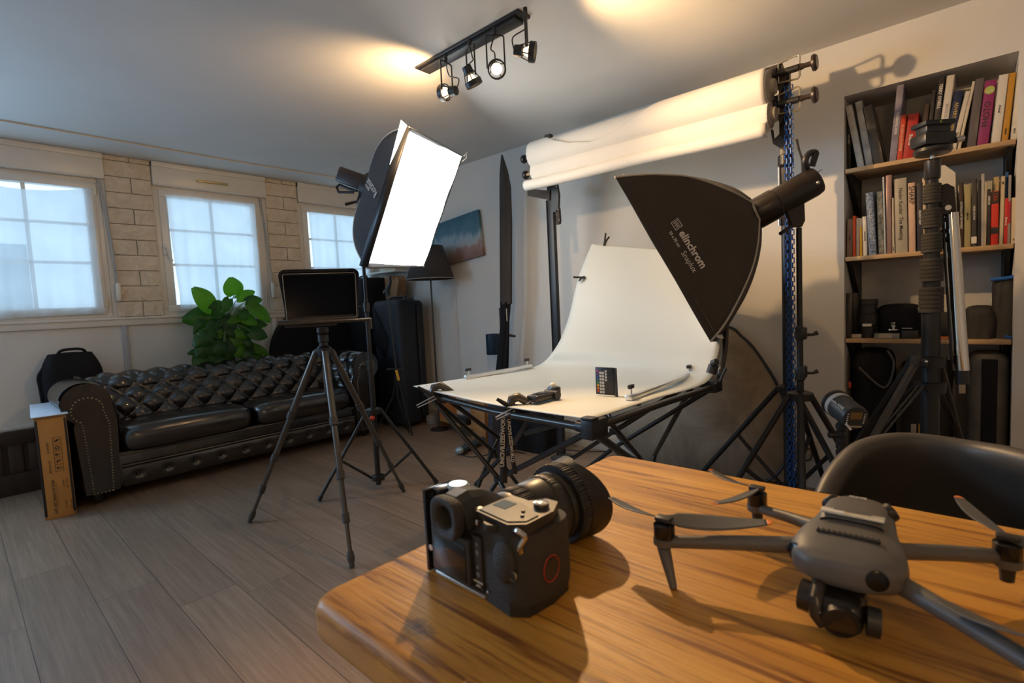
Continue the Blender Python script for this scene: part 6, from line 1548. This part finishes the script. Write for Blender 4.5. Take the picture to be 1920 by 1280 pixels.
def blob(name, lab, cat, x0, x1, ytop, ybot, m_, Y=BY+0.16, dy=0.09, zz=None, parts=None, q=3.0, top=.5, seed=1):
    A_, B_ = qx(x0, ybot, Y-dy), qx(x1, ybot, Y-dy); H_ = qx(x0, ytop, Y-dy).z-qx(x0, ybot, Y-dy).z; cxx = (A_.x+B_.x)/2; hw = abs(B_.x-A_.x)/2; H_ = H_ if zz is None else min(qx(x0, ytop, Y-dy).z-zz, 0.79); zz = z3 if zz is None else zz
    t = thing(name, lab, cat, (cxx, Y, zz))
    def f(u, v):
        th = 2*PI*u; c, s = math.cos(th), math.sin(th); r = (abs(c)**q+abs(s)**q)**(-1/q); k = 1 if v < top else math.cos((v-top)/(1-top)*PI/2)**.55
        w = noise.noise(V((c*2+seed, s*2, v*3)))*.10+noise.noise(V((c*6, s*6+seed, v*8)))*.04
        zf = v if v < 1 else 1
        return (cxx+c*r*hw*k*(1+w), Y+s*r*dy*k*(1+w*.5), zz+H_*(math.sin(min(v, 1)*PI/2)**.9)+.0005)
    MB().grid(f, 64, 32, cu=True).build('body', m_, t, ang=80); return t, cxx, H_
t, cx_, H_ = blob('black_pouch', 'soft black bag slumped in the middle of the lowest shelf', 'bag', 430, 900, 485, 815, M_fab, seed=2)
MB().box((cx_+0.095, BY+0.066, z3+H_*.86), 0.028, 0.003, 0.016).build('white_tag', M_tex, t)
a, b = qx(430, 828), qx(682, 775)
t = thing('clear_plastic_box', 'low clear plastic box with pale cards on the lowest shelf', 'box', ((a.x+b.x)/2, BY+0.04, z3))
MB().aabb(a.x, b.x, BY+0.015, BY+0.065, z3+0.001, z3+(b.z-a.z), 0.002).build('case', mat('clear_grey_plastic', (.30, .29, .27), .12), t); MB().aabb(a.x+.02, a.x+.075, BY+0.012, BY+0.016, z3+0.004, z3+0.028).build('card', mat('ivory', (.5, .45, .33), .6), t)
a = qx(612, 775); t = thing('chrome_camera_clip', 'little chrome clip stand on top of the clear box', 'clip', (a.x, BY+0.04, z3+0.042))
MB().lathe(T(a.x, BY+0.04, z3+0.0435), [(0.026, 0), (0.024, 0.006), (0.008, 0.008), (0.008, 0.016), (0.013, 0.018), (0.013, 0.024), (0.008, 0.027), (0.012, 0.034), (0.012, 0.04), (0.0, 0.042)], 20).build('clip_body', M_chrome, t)
bxs('small_black_device', 'small dark grey device with a pale label on the lowest shelf left of the column', 'device', 688, 862, 745, 828, M_graph, Y0=BY+.02, D_=.07)
a = qx(750, 742, BY+.05); o = MB().box((a.x, BY+0.055, z3+0.0515), 0.042, 0.03, 0.002).build('pale_sticker', M_tex); at_base(o, (a.x, BY+.055, z3+.0505)); tag(o, 'pale sticker card on top of the small dark grey device', 'sticker')
bxs('black_storage_box', 'black box behind the column stand on the lowest shelf', 'box', 1045, 1160, 568, 820, M_black, Y0=BY+.09, D_=.14)
bxs('orange_tool', 'thin orange object lying on the lowest shelf behind the column stand', 'tool', 1045, 1160, 795, 818, M_orange, Y0=BY+.02, D_=.04, bev=.002)
blob('drawstring_sack', 'dark grey rounded sack on the right of the lowest shelf', 'bag', 1318, 1650, 490, 815, mat('dark_sack', (.035, .032, .028), .8, bump=.5, bs=25), seed=5, Y=BY+.13, dy=.09)
t, cx_, H_ = blob('roll_top_bag', 'tall dark bag with blue straps at the right end of the lowest shelf', 'bag', 1600, 1850, 215, 815, mat('dark_grey_bag', (.030, .028, .027), .7, bump=.5, bs=20), top=.93, seed=8, Y=BY+.14, dy=.08, q=4)
MB().tube([(cx_-0.05, BY+0.055, z3+H_*.985), (cx_, BY+0.05, z3+H_*1.0), (cx_+0.045, BY+0.055, z3+H_*1.03)], 0.008, 8).build('blue_strap', M_blue, t); MB().tube([(cx_+0.0, BY+0.048, z3+0.012), (cx_+0.03, BY+0.05, z3+0.004)], 0.007, 8).build('blue_strap', M_blue, t)
# bags on the niche floor
t, cx_, H_ = blob('black_rucksack', 'black rucksack on the floor at the left of the niche', 'bag', 185, 600, 895, 1700, M_fab, Y=BY+.15, dy=.13, zz=0.02, seed=11, top=.7); t.location.z = 0
MB().tube(spline([(cx_-0.05, BY+0.0, 0.70), (cx_+0.06, BY-0.01, 0.60), (cx_+0.10, BY-0.005, 0.72), (cx_+0.07, BY+0.02, 0.79)], 6), 0.006, 6).build('strap', mat('grey_strap2', (.09, .085, .08), .6), t)
MB().box((cx_-0.093, BY+0.018, 0.60), 0.012, 0.01, 0.035, 0.003).build('red_tag', M_red, t)
t, cx_, H_ = blob('camera_gear_bag', 'black camera bag with a grey label on the floor in the middle of the niche', 'bag', 680, 1200, 1010, 1700, mat('brown_black_nylon', (.020, .016, .013), .7, bump=.3, bs=100), Y=BY+.15, dy=.13, zz=0.02, seed=14, top=.8); t.location.z = 0
a = Py(1713, 808, BY+.015); MB().box((a.x, BY+0.012, a.z), 0.022, 0.008, 0.075, 0.002).build('label', mat('grey_label', (.34, .29, .23), .6), t); MB().box((a.x+.022, BY+0.012, a.z+.01), 0.004, 0.006, 0.06).build('yellow_line', M_yellow, t)
a, b = qx(1350, 900), qx(1790, 900)
t = thing('barrel_case', 'grey brown round topped hard barrel case on the floor at the right of the niche', 'case', ((a.x+b.x)/2, BY+.15, 0))
xc, hw = (a.x+b.x)/2, (b.x-a.x)/2*1.0; zt_ = min(qx(1500, 880).z, 0.815)
def bc_(u, v):
    th = 2*PI*u; c, s = math.cos(th), math.sin(th); r = (abs(c)**3+abs(s)**3)**(-1/3); k = 1 if v < .9 else math.cos((v-.9)/.1*PI/2)**.4
    return (xc+c*r*hw*k, BY+.155+s*r*.13*k, 0.015+(zt_-0.015)*(v if v < .9 else .9+.1*math.sin((v-.9)/.1*PI/2)*.6))
MB().grid(bc_, 60, 50, cu=True).build('body', mat('worn_grey_case', (.14, .125, .10), .6, var=.35, vs_=6), t, ang=80)
MB().box((xc+0.005, BY+0.023, zt_*.62), 0.055, 0.012, zt_*.62, 0.003).build('webbing_strap', M_fab, t)
MB().box((xc+0.005, BY+0.020, zt_*.35), 0.065, 0.014, 0.02, 0.003).build('buckle', M_black, t)

# ================================================================ OAK TABLE
TT = 0.77
TX0, TX1, TY0, TY1 = -0.615, 1.25, 0.272, 1.002
tb_ = thing('oak_table', 'thick honey coloured oak table in the foreground with rounded corners', 'table', (0.3, 0.64, 0))
kn = Pz(785, 1178, TT); KNOT = (kn.x-0.3, kn.y-0.64, TT-0.0)
def rrect(x0, x1, y0, y1, r, n=8):
    out = []
    for cx, cy, a0 in ((x1-r, y1-r, 0), (x0+r, y1-r, 90), (x0+r, y0+r, 180), (x1-r, y0+r, 270)):
        for k in range(n+1): a = rad(a0+90*k/n); out.append((cx+math.cos(a)*r, cy+math.sin(a)*r))
    return out
m = MB(); rings = []
for ins, z in ((0.012, TT-0.052), (0.003, TT-0.048), (0.0, TT-0.040), (0.0, TT-0.016), (0.003, TT-0.007), (0.009, TT-0.002), (0.016, TT)):
    rings.append([m.bm.verts.new((x, y, z)) for x, y in rrect(TX0+ins, TX1-ins, TY0+ins, TY1-ins, 0.030-ins*0.5)])
for i in range(len(rings)-1):
    for j in range(len(rings[0])): m._f([rings[i][j], rings[i][(j+1) % len(rings[0])], rings[i+1][(j+1) % len(rings[0])], rings[i+1][j]])
m._f(list(reversed(rings[0]))); m._f(rings[-1])
m.build('tabletop', table_mat(), tb_, ang=60)
for x in (TX0+0.42, TX1-0.42):
    m = MB(); m.box((x, 0.64, 0.36), 0.07, 0.40, 0.70, 0.006).box((x, 0.64, 0.02), 0.09, 0.62, 0.04, 0.006); m.build('leg', M_black, tb_)

# ================================================================ FOREGROUND CAMERA
cx0 = V((-0.438, 0.400, TT+0.0005))
MC = frame(cx0, (0.999, -0.05, 0), (0.05, 0.999, 0))       # x right, y forward, z up
cm = thing('digital_camera', 'black medium format camera with big zoom lens lying on the oak table', 'camera', tuple(cx0))
M_cb = mat('camera_body_black', (0.026, 0.026, 0.024), .38, bump=.04, bs=400)
M_cg = mat('camera_grip_rubber', (0.040, 0.036, 0.031), .62, bump=.35, bs=500)
M_scr = mat('camera_screen_glass', (0.008, 0.008, 0.008), .06, spec=.8)
def cb(nm, x0, x1, y0, y1, z0, z1, mm=None, bev=0.003, seg=3, par=None):
    return MB().box(MC @ T((x0+x1)/2, (y0+y1)/2, (z0+z1)/2), x1-x0, y1-y0, z1-z0, bev, seg).build(nm, mm or M_cb, par or cm)
body = cb('body', -0.083, 0.050, 0.004, 0.066, 0.012, 0.094, bev=0.006)
# right hand grip
gp = [(0.012, 0.002), (0.052, -0.001), (0.070, 0.006), (0.078, 0.020), (0.080, 0.050), (0.076, 0.082), (0.062, 0.096), (0.044, 0.094), (0.034, 0.070), (0.012, 0.066)]
m = MB(); rg = []
for z, s in ((0.013, .97), (0.022, 1.0), (0.060, 1.0), (0.085, .985), (0.093, .95)):
    rg.append([m.bm.verts.new(MC @ V((0.045+(x-0.045)*s, 0.045+(y-0.045)*s, z))) for x, y in [(p.x, p.y) for p in spline([V((a, b, 0)) for a, b in gp+[gp[0]]], 4)[:-1]]])
for i in range(len(rg)-1):
    for j in range(len(rg[0])): m._f([rg[i][j], rg[i][(j+1) % len(rg[0])], rg[i+1][(j+1) % len(rg[0])], rg[i+1][j]])
m._f(list(reversed(rg[0]))); m._f(rg[-1]); grip = m.build('grip', M_cg, cm, ang=50)
MB().ball((0.050, 0.000, 0.062), 0.017, (1.0, .55, 1.5), M=MC).build('thumb_rest', M_cg, cm)
# top right shoulder with status display
tp = [(0.0, 0.004), (0.058, 0.000), (0.074, 0.014), (0.074, 0.060), (0.060, 0.085), (0.042, 0.084), (0.030, 0.066), (0.0, 0.066)]
MB().prism(MC @ T(0, 0, 0.086), tp, 0.021).build('top_plate', M_cb, cm, ang=50)
MB().prism(MC @ T(0, 0, 0.1068), [(0.002, 0.008), (0.054, 0.004), (0.070, 0.018), (0.070, 0.038), (0.034, 0.052), (0.002, 0.052)], 0.0016).build('top_display_panel', mat('dark_display_panel', (0.036, 0.048, 0.054), .35, spec=.3), cm, ang=50)
MB().box(MC @ T(0.017, 0.036, 0.1086), 0.022, 0.020, 0.0006).build('status_display', mat('blue_display', (0.025, 0.11, 0.20), .2, spec=.3), cm)
m = MB()
for x, y in ((0.050, 0.034), (0.058, 0.024)): m.cyl(MC @ V((x, y, 0.1084)), MC @ V((x, y, 0.1105)), 0.0024, n=12)
m.build('top_buttons', M_cb, cm)
MB().lathe(MC @ T(0.055, 0.060, 0.107), [(0.0085, 0), (0.0095, 0.002), (0.0095, 0.006), (0.006, 0.0075), (0, 0.0075)], 24).build('shutter_dial', M_chrome, cm)
MB().lathe(MC @ T(0.030, 0.004, 0.098) @ Matrix.Rotation(0, 4, 'X'), [(0.011, -0.004), (0.012, -0.003), (0.012, 0.003), (0.011, 0.004)], 24).build('rear_dial', M_black, cm)
MB().lathe(MC @ T(0.008, 0.001, 0.097) @ Matrix.Rotation(PI/2, 4, 'X'), [(0.003, 0), (0.0032, 0.004), (0, 0.005)], 14).build('rear_button', M_chrome, cm)
# viewfinder hump, eyecup
m = MB(); hs = [(-0.006, 0.086, 0.121, 0.022), (0.012, 0.09, 0.124, 0.022), (0.036, 0.09, 0.118, 0.020), (0.060, 0.085, 0.106, 0.018), (0.078, 0.078, 0.094, 0.020)]; rg = []
for y, z0, z1, hw in hs: rg.append([m.bm.verts.new(MC @ V(p)) for p in ((-0.034-hw-.008, y, z0), (-0.034-hw+.003, y, z1-.007), (-0.034-hw+.012, y, z1), (-0.034+hw-.012, y, z1), (-0.034+hw-.003, y, z1-.007), (-0.034+hw+.010, y, z0))])
for i in range(len(rg)-1):
    for j in range(6): m._f([rg[i][j], rg[i][(j+1) % 6], rg[i+1][(j+1) % 6], rg[i+1][j]])
m._f(list(reversed(rg[0]))); m._f(rg[-1]); m.build('viewfinder_housing', M_cb, cm, ang=20)
Me = MC @ T(-0.033, -0.002, 0.096) @ Matrix.Rotation(PI/2, 4, 'X')
def ec(u, v):
    a = 2*PI*u; c, s = math.cos(a), math.sin(a); q = 3.2; r = (abs(c)**q+abs(s)**q)**(-1/q)
    pr = [(0.020, 0.0), (0.0245, 0.006), (0.0255, 0.014), (0.0243, 0.019), (0.021, 0.0195), (0.0155, 0.017), (0.0138, 0.012), (0.0128, 0.002)]
    k = v*(len(pr)-1); i = min(int(k), len(pr)-2); f = k-i; R = pr[i][0]*(1-f)+pr[i+1][0]*f; Z = pr[i][1]*(1-f)+pr[i+1][1]*f
    rr_ = r if v < .6 else 1+(r-1)*max(0, (0.8-v)/0.2)
    return Me @ V((c*rr_*R, s*rr_*R*1.02, Z))
MB().grid(ec, 56, 28, cu=True).build('eyecup', M_cg, cm, ang=80)
MB().cyl(Me @ V((0, 0, 0.001)), Me @ V((0, 0, 0.003)), 0.0125, n=28).build('eyepiece_glass', M_scr, cm)
MB().lathe(MC @ T(-0.064, 0.030, 0.094), [(0.013, 0), (0.015, 0.002), (0.015, 0.022), (0.012, 0.025), (0.0, 0.025)], 28).build('mode_dial', M_chrome, cm)
MB().lathe(MC @ T(-0.008, 0.016, 0.100), [(0.004, 0), (0.0045, 0.005), (0.0, 0.006)], 20).build('dioptre_dial', M_steel, cm)
# rear screen
cb('tilt_screen', -0.080, -0.005, -0.006, 0.004, 0.013, 0.072, bev=0.002)
MB().box(MC @ T(-0.0425, -0.0064, 0.040), 0.062, 0.0012, 0.047, 0.0004).build('rear_screen', M_scr, cm)
bt_ = MB()
for z, r in ((0.068, .0035), (0.058, .0042), (0.040, .003), (0.031, .0045)): bt_.lathe(MC @ T(0.004, 0.003, z) @ Matrix.Rotation(PI/2, 4, 'X'), [(r, 0), (r, 0.003), (r*.7, 0.0042), (0, 0.0042)], 16)
bt_.build('rear_buttons', mat('grey_button', (.16, .15, .13), .35), cm)
cb('button_strip', -0.004, 0.012, -0.001, 0.005, 0.014, 0.078, bev=0.001)
text('print', 'DISP/BACK', MC @ T(0.004, -0.0014, 0.022) @ Matrix.Rotation(PI/2, 4, 'X'), 0.0034, M_tex, cm); text('print', 'GFX', MC @ T(0.004, -0.0014, 0.017) @ Matrix.Rotation(PI/2, 4, 'X'), 0.004, M_tex, cm)
MB().ball((0.064, -0.002, 0.052), 0.006, (1, .4, 1), M=MC).build('joystick', M_black, cm)
MB().lathe(MC @ T(0.066, -0.001, 0.052) @ Matrix.Rotation(PI/2, 4, 'X'), [(0.0045, 0), (0.0055, 0.002), (0.0055, 0.0035)], 18, False, False).build('joystick_ring', M_steel, cm)
# strap lug, red ring, bracket
MB().tube(spline([MC @ V(p) for p in ((0.066, 0.004, 0.101), (0.074, 0.002, 0.103), (0.078, 0.006, 0.096), (0.074, 0.002, 0.086), (0.072, 0.004, 0.078))], 5), 0.0034, 8).build('strap_lug', M_chrome, cm)
MB().tube([MC @ V((0.0805, 0.045+math.cos(a)*0.013, 0.046+math.sin(a)*0.015)) for a in [2*PI*k/24 for k in range(24)]], 0.0011, 6, closed=True).build('red_ring', mat('red_ring', (.35, .035, .015), .5), cm)
MB().cyl(MC @ V((0.079, 0.045, 0.046)), MC @ V((0.0815, 0.045, 0.046)), 0.012, n=24).build('lug_cap', M_cb, cm)
m = MB(); m.box(MC @ T(-0.040, 0.034, 0.006), 0.106, 0.062, 0.011, 0.001).box(MC @ T(-0.099, 0.022, 0.056), 0.006, 0.046, 0.110, 0.001).box(MC @ T(-0.094, 0.03, 0.006), 0.012, 0.05, 0.011, 0.001); m.build('l_bracket', M_gloss, cm)
m = MB(); m.box(MC @ T(-0.090, 0.030, 0.108), 0.020, 0.040, 0.006, 0.001); m.build('bracket_arm', M_gloss, cm)
cb('silver_edge', -0.084, 0.012, 0.0, 0.006, 0.002, 0.0065, mat('anodised_edge', (.62, .58, .52), .3, .8), bev=.001)
MB().cyl(MC @ V((-0.089, 0.004, 0.036)), MC @ V((-0.089, -0.002, 0.036)), 0.0042, n=16).build('bracket_screw', M_chrome, cm)
m = MB(); m.prism(MC @ T(0, 0, 0.0), [(0.012, 0.003), (0.056, -0.001), (0.074, 0.012), (0.077, 0.050), (0.072, 0.084), (0.030, 0.080), (0.012, 0.066)], 0.0155); m.build('base_grip_plate', M_cb, cm)
MB().ball((0.018, 0.001, 0.014), 0.0016, M=MC).build('screw_head', M_chrome, cm)
# lens
la, lb2 = MC @ V((-0.036, 0.062, 0.052)), MC @ V((-0.016, 0.262, 0.055))
ML = along(la, lb2, (0, 0, 1)); 
M_lens = mat('lens_barrel_black', (0.034, 0.033, 0.028), .36); M_rib = mat('lens_rib_rubber', (0.018, .018, .017), .5)
MB().lathe(ML, [(0.036, -0.004), (0.0405, 0.0), (0.0405, 0.016), (0.043, 0.020), (0.043, 0.030)], 64).build('lens_mount', M_cb, cm, ang=50)
def ribbed(r, z0, z1, n, nm, mm, dep=0.0010, tw=0.0):
    MB().lathe(ML, [(r-.001, z0), (r, z0+.001), (r, z1-.001), (r-.001, z1)], n*4, False, False, fn=lambda a, z: 1+dep/r*(1 if math.sin(a*n+z*tw) > 0 else 0)).build(nm, mm, cm, ang=70)
ribbed(0.044, 0.030, 0.056, 90, 'zoom_ring', M_rib)
MB().lathe(ML, [(0.043, 0.056), (0.045, 0.060), (0.0465, 0.085), (0.0465, 0.088)], 64, False, False).build('lens_barrel', M_lens, cm, ang=50)
ribbed(0.0475, 0.088, 0.108, 96, 'focus_ring', M_lens, .0007)
MB().lathe(ML, [(0.047, 0.108), (0.049, 0.112), (0.049, 0.118), (0.046, 0.121)], 64, False, True).build('front_barrel', M_lens, cm, ang=50)
ribbed(0.0565, 0.116, 0.134, 70, 'hood_lock_ring', M_rib, .0016)
def hood(u, v, off=0.0):
    a = 2*PI*u; L_ = 0.050+0.013*math.cos(2*(a-0.5)); L_ = 0.052+0.014*(abs(math.cos(a-0.3))**1.2*2-1)
    z = 0.134+(L_-0.027)*v; r = 0.0565+0.0035*v+(0.0004 if int(v*26) % 2 else 0)+off
    return ML @ V((math.cos(a)*r, math.sin(a)*r, z))
MB().grid(hood, 96, 52, cu=True).build('petal_hood', M_rib, cm, thick=0.0022, ang=60)
MB().lathe(ML, [(0.046, 0.118), (0.057, 0.1165)], 64, False, False).build('hood_base', M_rib, cm)
MB().ball((0, 0, 0.100), 0.042, (1, 1, .35), M=ML).build('front_element', M_scr, cm)

# ================================================================ DRONE
DC = V((-0.098, 0.655, 0)); 
dr = thing('folding_drone', 'grey four armed camera drone with orange propeller tips on the oak table', 'drone', (DC.x, DC.y, TT))
MD = frame((DC.x, DC.y, 0), (-1, -0.04, 0), (0.04, -1, 0))      # x to its left wing side, y forward (towards viewer)
fw_ = V((MD[0][1], MD[1][1], 0)); rt_ = V((MD[0][0], MD[1][0], 0))
M_dg = mat('drone_grey', (0.120, 0.112, 0.098), .48); M_dd = mat('drone_dark', (0.022, .022, .022), .45); M_pr = mat('propeller_grey', (0.085, .085, .082), .4)
def loft(secs, nm, mm, q=3.2, n=40, ang=70):
    def f(u, v):
        k = v*(len(secs)-1); i = min(int(k), len(secs)-2); t_ = k-i; t_ = t_
        S_ = [secs[i][j]*(1-t_)+secs[i+1][j]*t_ for j in range(4)]
        a = 2*PI*u; c, s = math.cos(a), math.sin(a); r = (abs(c)**q+abs(s)**q)**(-1/q)
        return MD @ V((c*r*S_[1], S_[0], (S_[2]+S_[3])/2+s*r*(S_[3]-S_[2])/2))
    m = MB().grid(f, n, (len(secs)-1)*4, cu=True)
    for v_ in (0, 1): 
        pass
    return m.build(nm, mm, dr, ang=ang)
loft([(-0.0925, 0.0003, .832, .8325), (-0.092, 0.014, .826, .838), (-0.088, 0.030, .812, .850), (-0.070, 0.037, .808, .856), (-0.02, 0.042, .806, .860), (0.012, 0.050, .806, .858), (0.036, 0.053, .808, .854), (0.056, 0.048, .812, .848), (0.068, 0.032, .816, .842), (0.071, 0.016, .821, .838), (0.072, 0.0003, .829, .8295)], 'body', M_dg)
loft([(-0.0955, 0.0003, .843, .8435), (-0.095, 0.006, .838, .848), (-0.092, 0.026, .832, .858), (-0.06, 0.030, .84, .866), (-0.012, 0.033, .84, .868), (0.000, 0.030, .85, .862)], 'battery', M_dg)
MB().box(MD @ T(0.0, -0.008, .8665) @ Matrix.Rotation(rad(-1), 4, 'X'), 0.060, 0.014, 0.0012).build('serial_sticker', mat('worn_white_sticker', (.50, .47, .38), .5, var=.25, vs_=120), dr)
MB().box(MD @ T(0.018, -0.006, .8675) @ Matrix.Rotation(rad(-1), 4, 'X'), 0.022, 0.007, 0.0008).build('white_tape', M_tex, dr)
m = MB(); m.box(MD @ T(0.0, 0.028, .8558) @ Matrix.Rotation(rad(-9), 4, 'X'), 0.058, 0.005, 0.003, .001)
for k in range(12): m.box(MD @ T(-0.0275+k*0.005, 0.0282, .8571) @ Matrix.Rotation(rad(-9), 4, 'X'), 0.0012, 0.006, 0.002)
m.build('top_vent', M_dd, dr)
text('print', 'mavic', MD @ T(0, -0.066, .8672) @ Matrix.Rotation(PI, 4, 'Z'), 0.008, M_tex, dr)
for s in (-1, 1):
    c = MD @ (V((0.044, 0.048, .834)) if s > 0 else V((-0.028, 0.064, .832))); d = (rt_*(0.6 if s > 0 else -0.25)+fw_*0.85+V((0, 0, .12))).normalized()
    MB().lathe(along(c, c+d), [(0.0095, -.008), (0.0100, 0.004), (0.008, 0.0050), (0, 0.0054)], 24).build('vision_sensor', mat('sensor_black', (.008, .008, .008), .25, spec=.3), dr)
    c = MD @ V((s*0.028, -0.080, .848)); d = (rt_*s*0.7-fw_*0.4+V((0, 0, .5))).normalized()
    MB().lathe(along(c, c+d), [(0.011, 0), (0.011, 0.006), (0.009, 0.008), (0, 0.008)], 20).build('vision_sensor', M_dd, dr)
MG = MD @ T(0.0, 0.072, .800) @ Matrix.Scale(0.80, 4) @ T(0, -0.112, -.7985)
# gimbal camera
g = MB().box(MG @ T(0, 0.090, .800), 0.050, 0.03, 0.024, .008).build('gimbal_mount', M_dd, dr)
MB().box(MG @ T(0.002, 0.112, .7915), 0.052, 0.044, 0.040, .012, 3).build('gimbal_camera', mat('gimbal_black', (.014, .013, .013), .3), dr)
MB().cyl(MG @ V((0.028, 0.112, .797)), MG @ V((0.046, 0.110, .798)), 0.016, n=24).build('gimbal_motor', M_graph, dr)
MB().cyl(MG @ V((-0.026, 0.114, .790)), MG @ V((-0.040, 0.112, .789)), 0.014, n=24).build('gimbal_motor', M_dd, dr)
MB().tube([MG @ V((0.026, 0.10, .818)), MG @ V((0.026, 0.128, .806)), MG @ V((0.024, 0.134, .788)), MG @ V((0.018, 0.135, .776))], [.007, .008, .007, .004], 10).build('gimbal_arm', M_graph, dr)
MB().cyl(MG @ V((0.0, 0.128, .790)), MG @ V((-0.002, 0.137, .788)), 0.0165, n=28).build('lens_ring', M_dd, dr); MB().ball((0.021, 0.137, .795), 0.0028, M=MG).build('lens_side_bead', M_alu, dr)  # small aluminium ball beside the lens ring
MB().cyl(MG @ V((-0.002, 0.137, .788)), MG @ V((-0.002, 0.1385, .788)), 0.013, n=28).build('camera_glass', M_scr, dr)
def arm_(a, b, r0, r1): MB().tube([a, lerp(a, b, .5)+V((0, 0, .001)), b], [r0, (r0+r1)/2, r1], 12).build('arm', M_dg, dr)
def motor(c, z0=0.0):
    MB().lathe(T(c.x, c.y, c.z-0.014), [(0.0105, 0), (0.0135, 0.002), (0.0135, 0.010), (0.0115, 0.011)], 24).build('motor_mount', M_dg, dr)
    MB().lathe(T(c.x, c.y, c.z-0.003), [(0.0125, 0), (0.013, 0.001), (0.013, 0.016), (0.010, 0.018), (0.0, 0.018)], 28).build('motor', M_gloss, dr)
def blades(c, tips, orange=(True, True)):
    hubc = c+V((0, 0, 0.020))
    MB().box(hubc, 0.020, 0.014, 0.006, .002).build('propeller_hub', M_dd, dr)
    for tip, org in zip(tips, orange):
        ax = tip-hubc; L_ = ax.length; ax.normalize(); sd = V((0, 0, 1)).cross(ax).normalized(); up2 = ax.cross(sd)
        def f(u, v):
            w = 0.0055+0.0095*math.sin(PI*min(1, (v*1.05+.02)))**.7*(1-.45*v); 
            if v < .1: w = 0.005+0.03*v
            if v > .96: w *= max(.15, 1-((v-.96)/.04)**2*.8)
            tw = rad(26-18*v)
            s = (u-.45)*2*w
            return hubc+ax*(L_*v)+sd*s*math.cos(tw)+up2*(s*math.sin(tw)-0.004*math.sin(PI*v))
        n1 = 8
        b_ = MB().grid(lambda u, v: f(u, v*.955), n1, 30).build('propeller_blade', M_pr, dr, thick=.0013, ang=80)
        if org: MB().grid(lambda u, v: f(u, .955+v*.045), n1, 5).build('orange_tip', M_orange, b_, thick=.0014, ang=80)
FL = V((-0.283, 0.578, .825)); RL = V((-0.226, 0.755, .822)); RR = V((0.032, 0.771, .815)); FR = Pz(1975, 1255, .822)
arm_(MD @ V((0.044, 0.025, .832)), FL+V((0.006, 0, -.008)), .0095, .0075); arm_(MD @ V((0.038, -0.045, .828)), RL+V((.004, -.004, -.008)), .008, .0065); arm_(MD @ V((-0.040, -0.03, .826)), RR+V((-.006, 0, -.004)), .009, .0085); arm_(MD @ V((-0.040, 0.035, .822)), FR+V((0, 0, -.006)), .010, .008)
for c in (FL, RL, RR, FR): motor(c)
ft = Pz(1263, 1103, TT+.001); MB().tube([FL+V((-.004, .004, -.016)), lerp(FL, ft, .45)+V((-.003, 0, 0)), ft], [.0085, .0075, .0045], 10).build('landing_leg', M_dg, dr)
f2_ = FR+V((0.01, -0.02, 0)); f2_.z = TT+.001; MB().tube([FR+V((0, 0, -.016)), f2_], [.0085, .0045], 10).build('landing_leg', M_dg, dr)
for c in (RL, RR): MB().tube([c+V((0, 0, -.012)), V((c.x, c.y, TT+.0012))] if False else [c+V((0, 0, -.012)), V((c.x, c.y, c.z-.030))], [.008, .0065], 10).build('landing_foot', M_dd, dr)
blades(FL, [Pz(1141, 930, .846), Pz(1448, 979, .850)], (False, True)); blades(RL, [Pz(1331, 880, .846), Pz(1336, 944, .845)]); blades(RR, [Pz(1796, 930, .838), RR+V((0.13, -.02, .02))]); blades(FR, [Pz(1750, 1118, .836), FR+V((.12, -.08, .02))], (False, True))
# centre the chair's unseen companions are left out
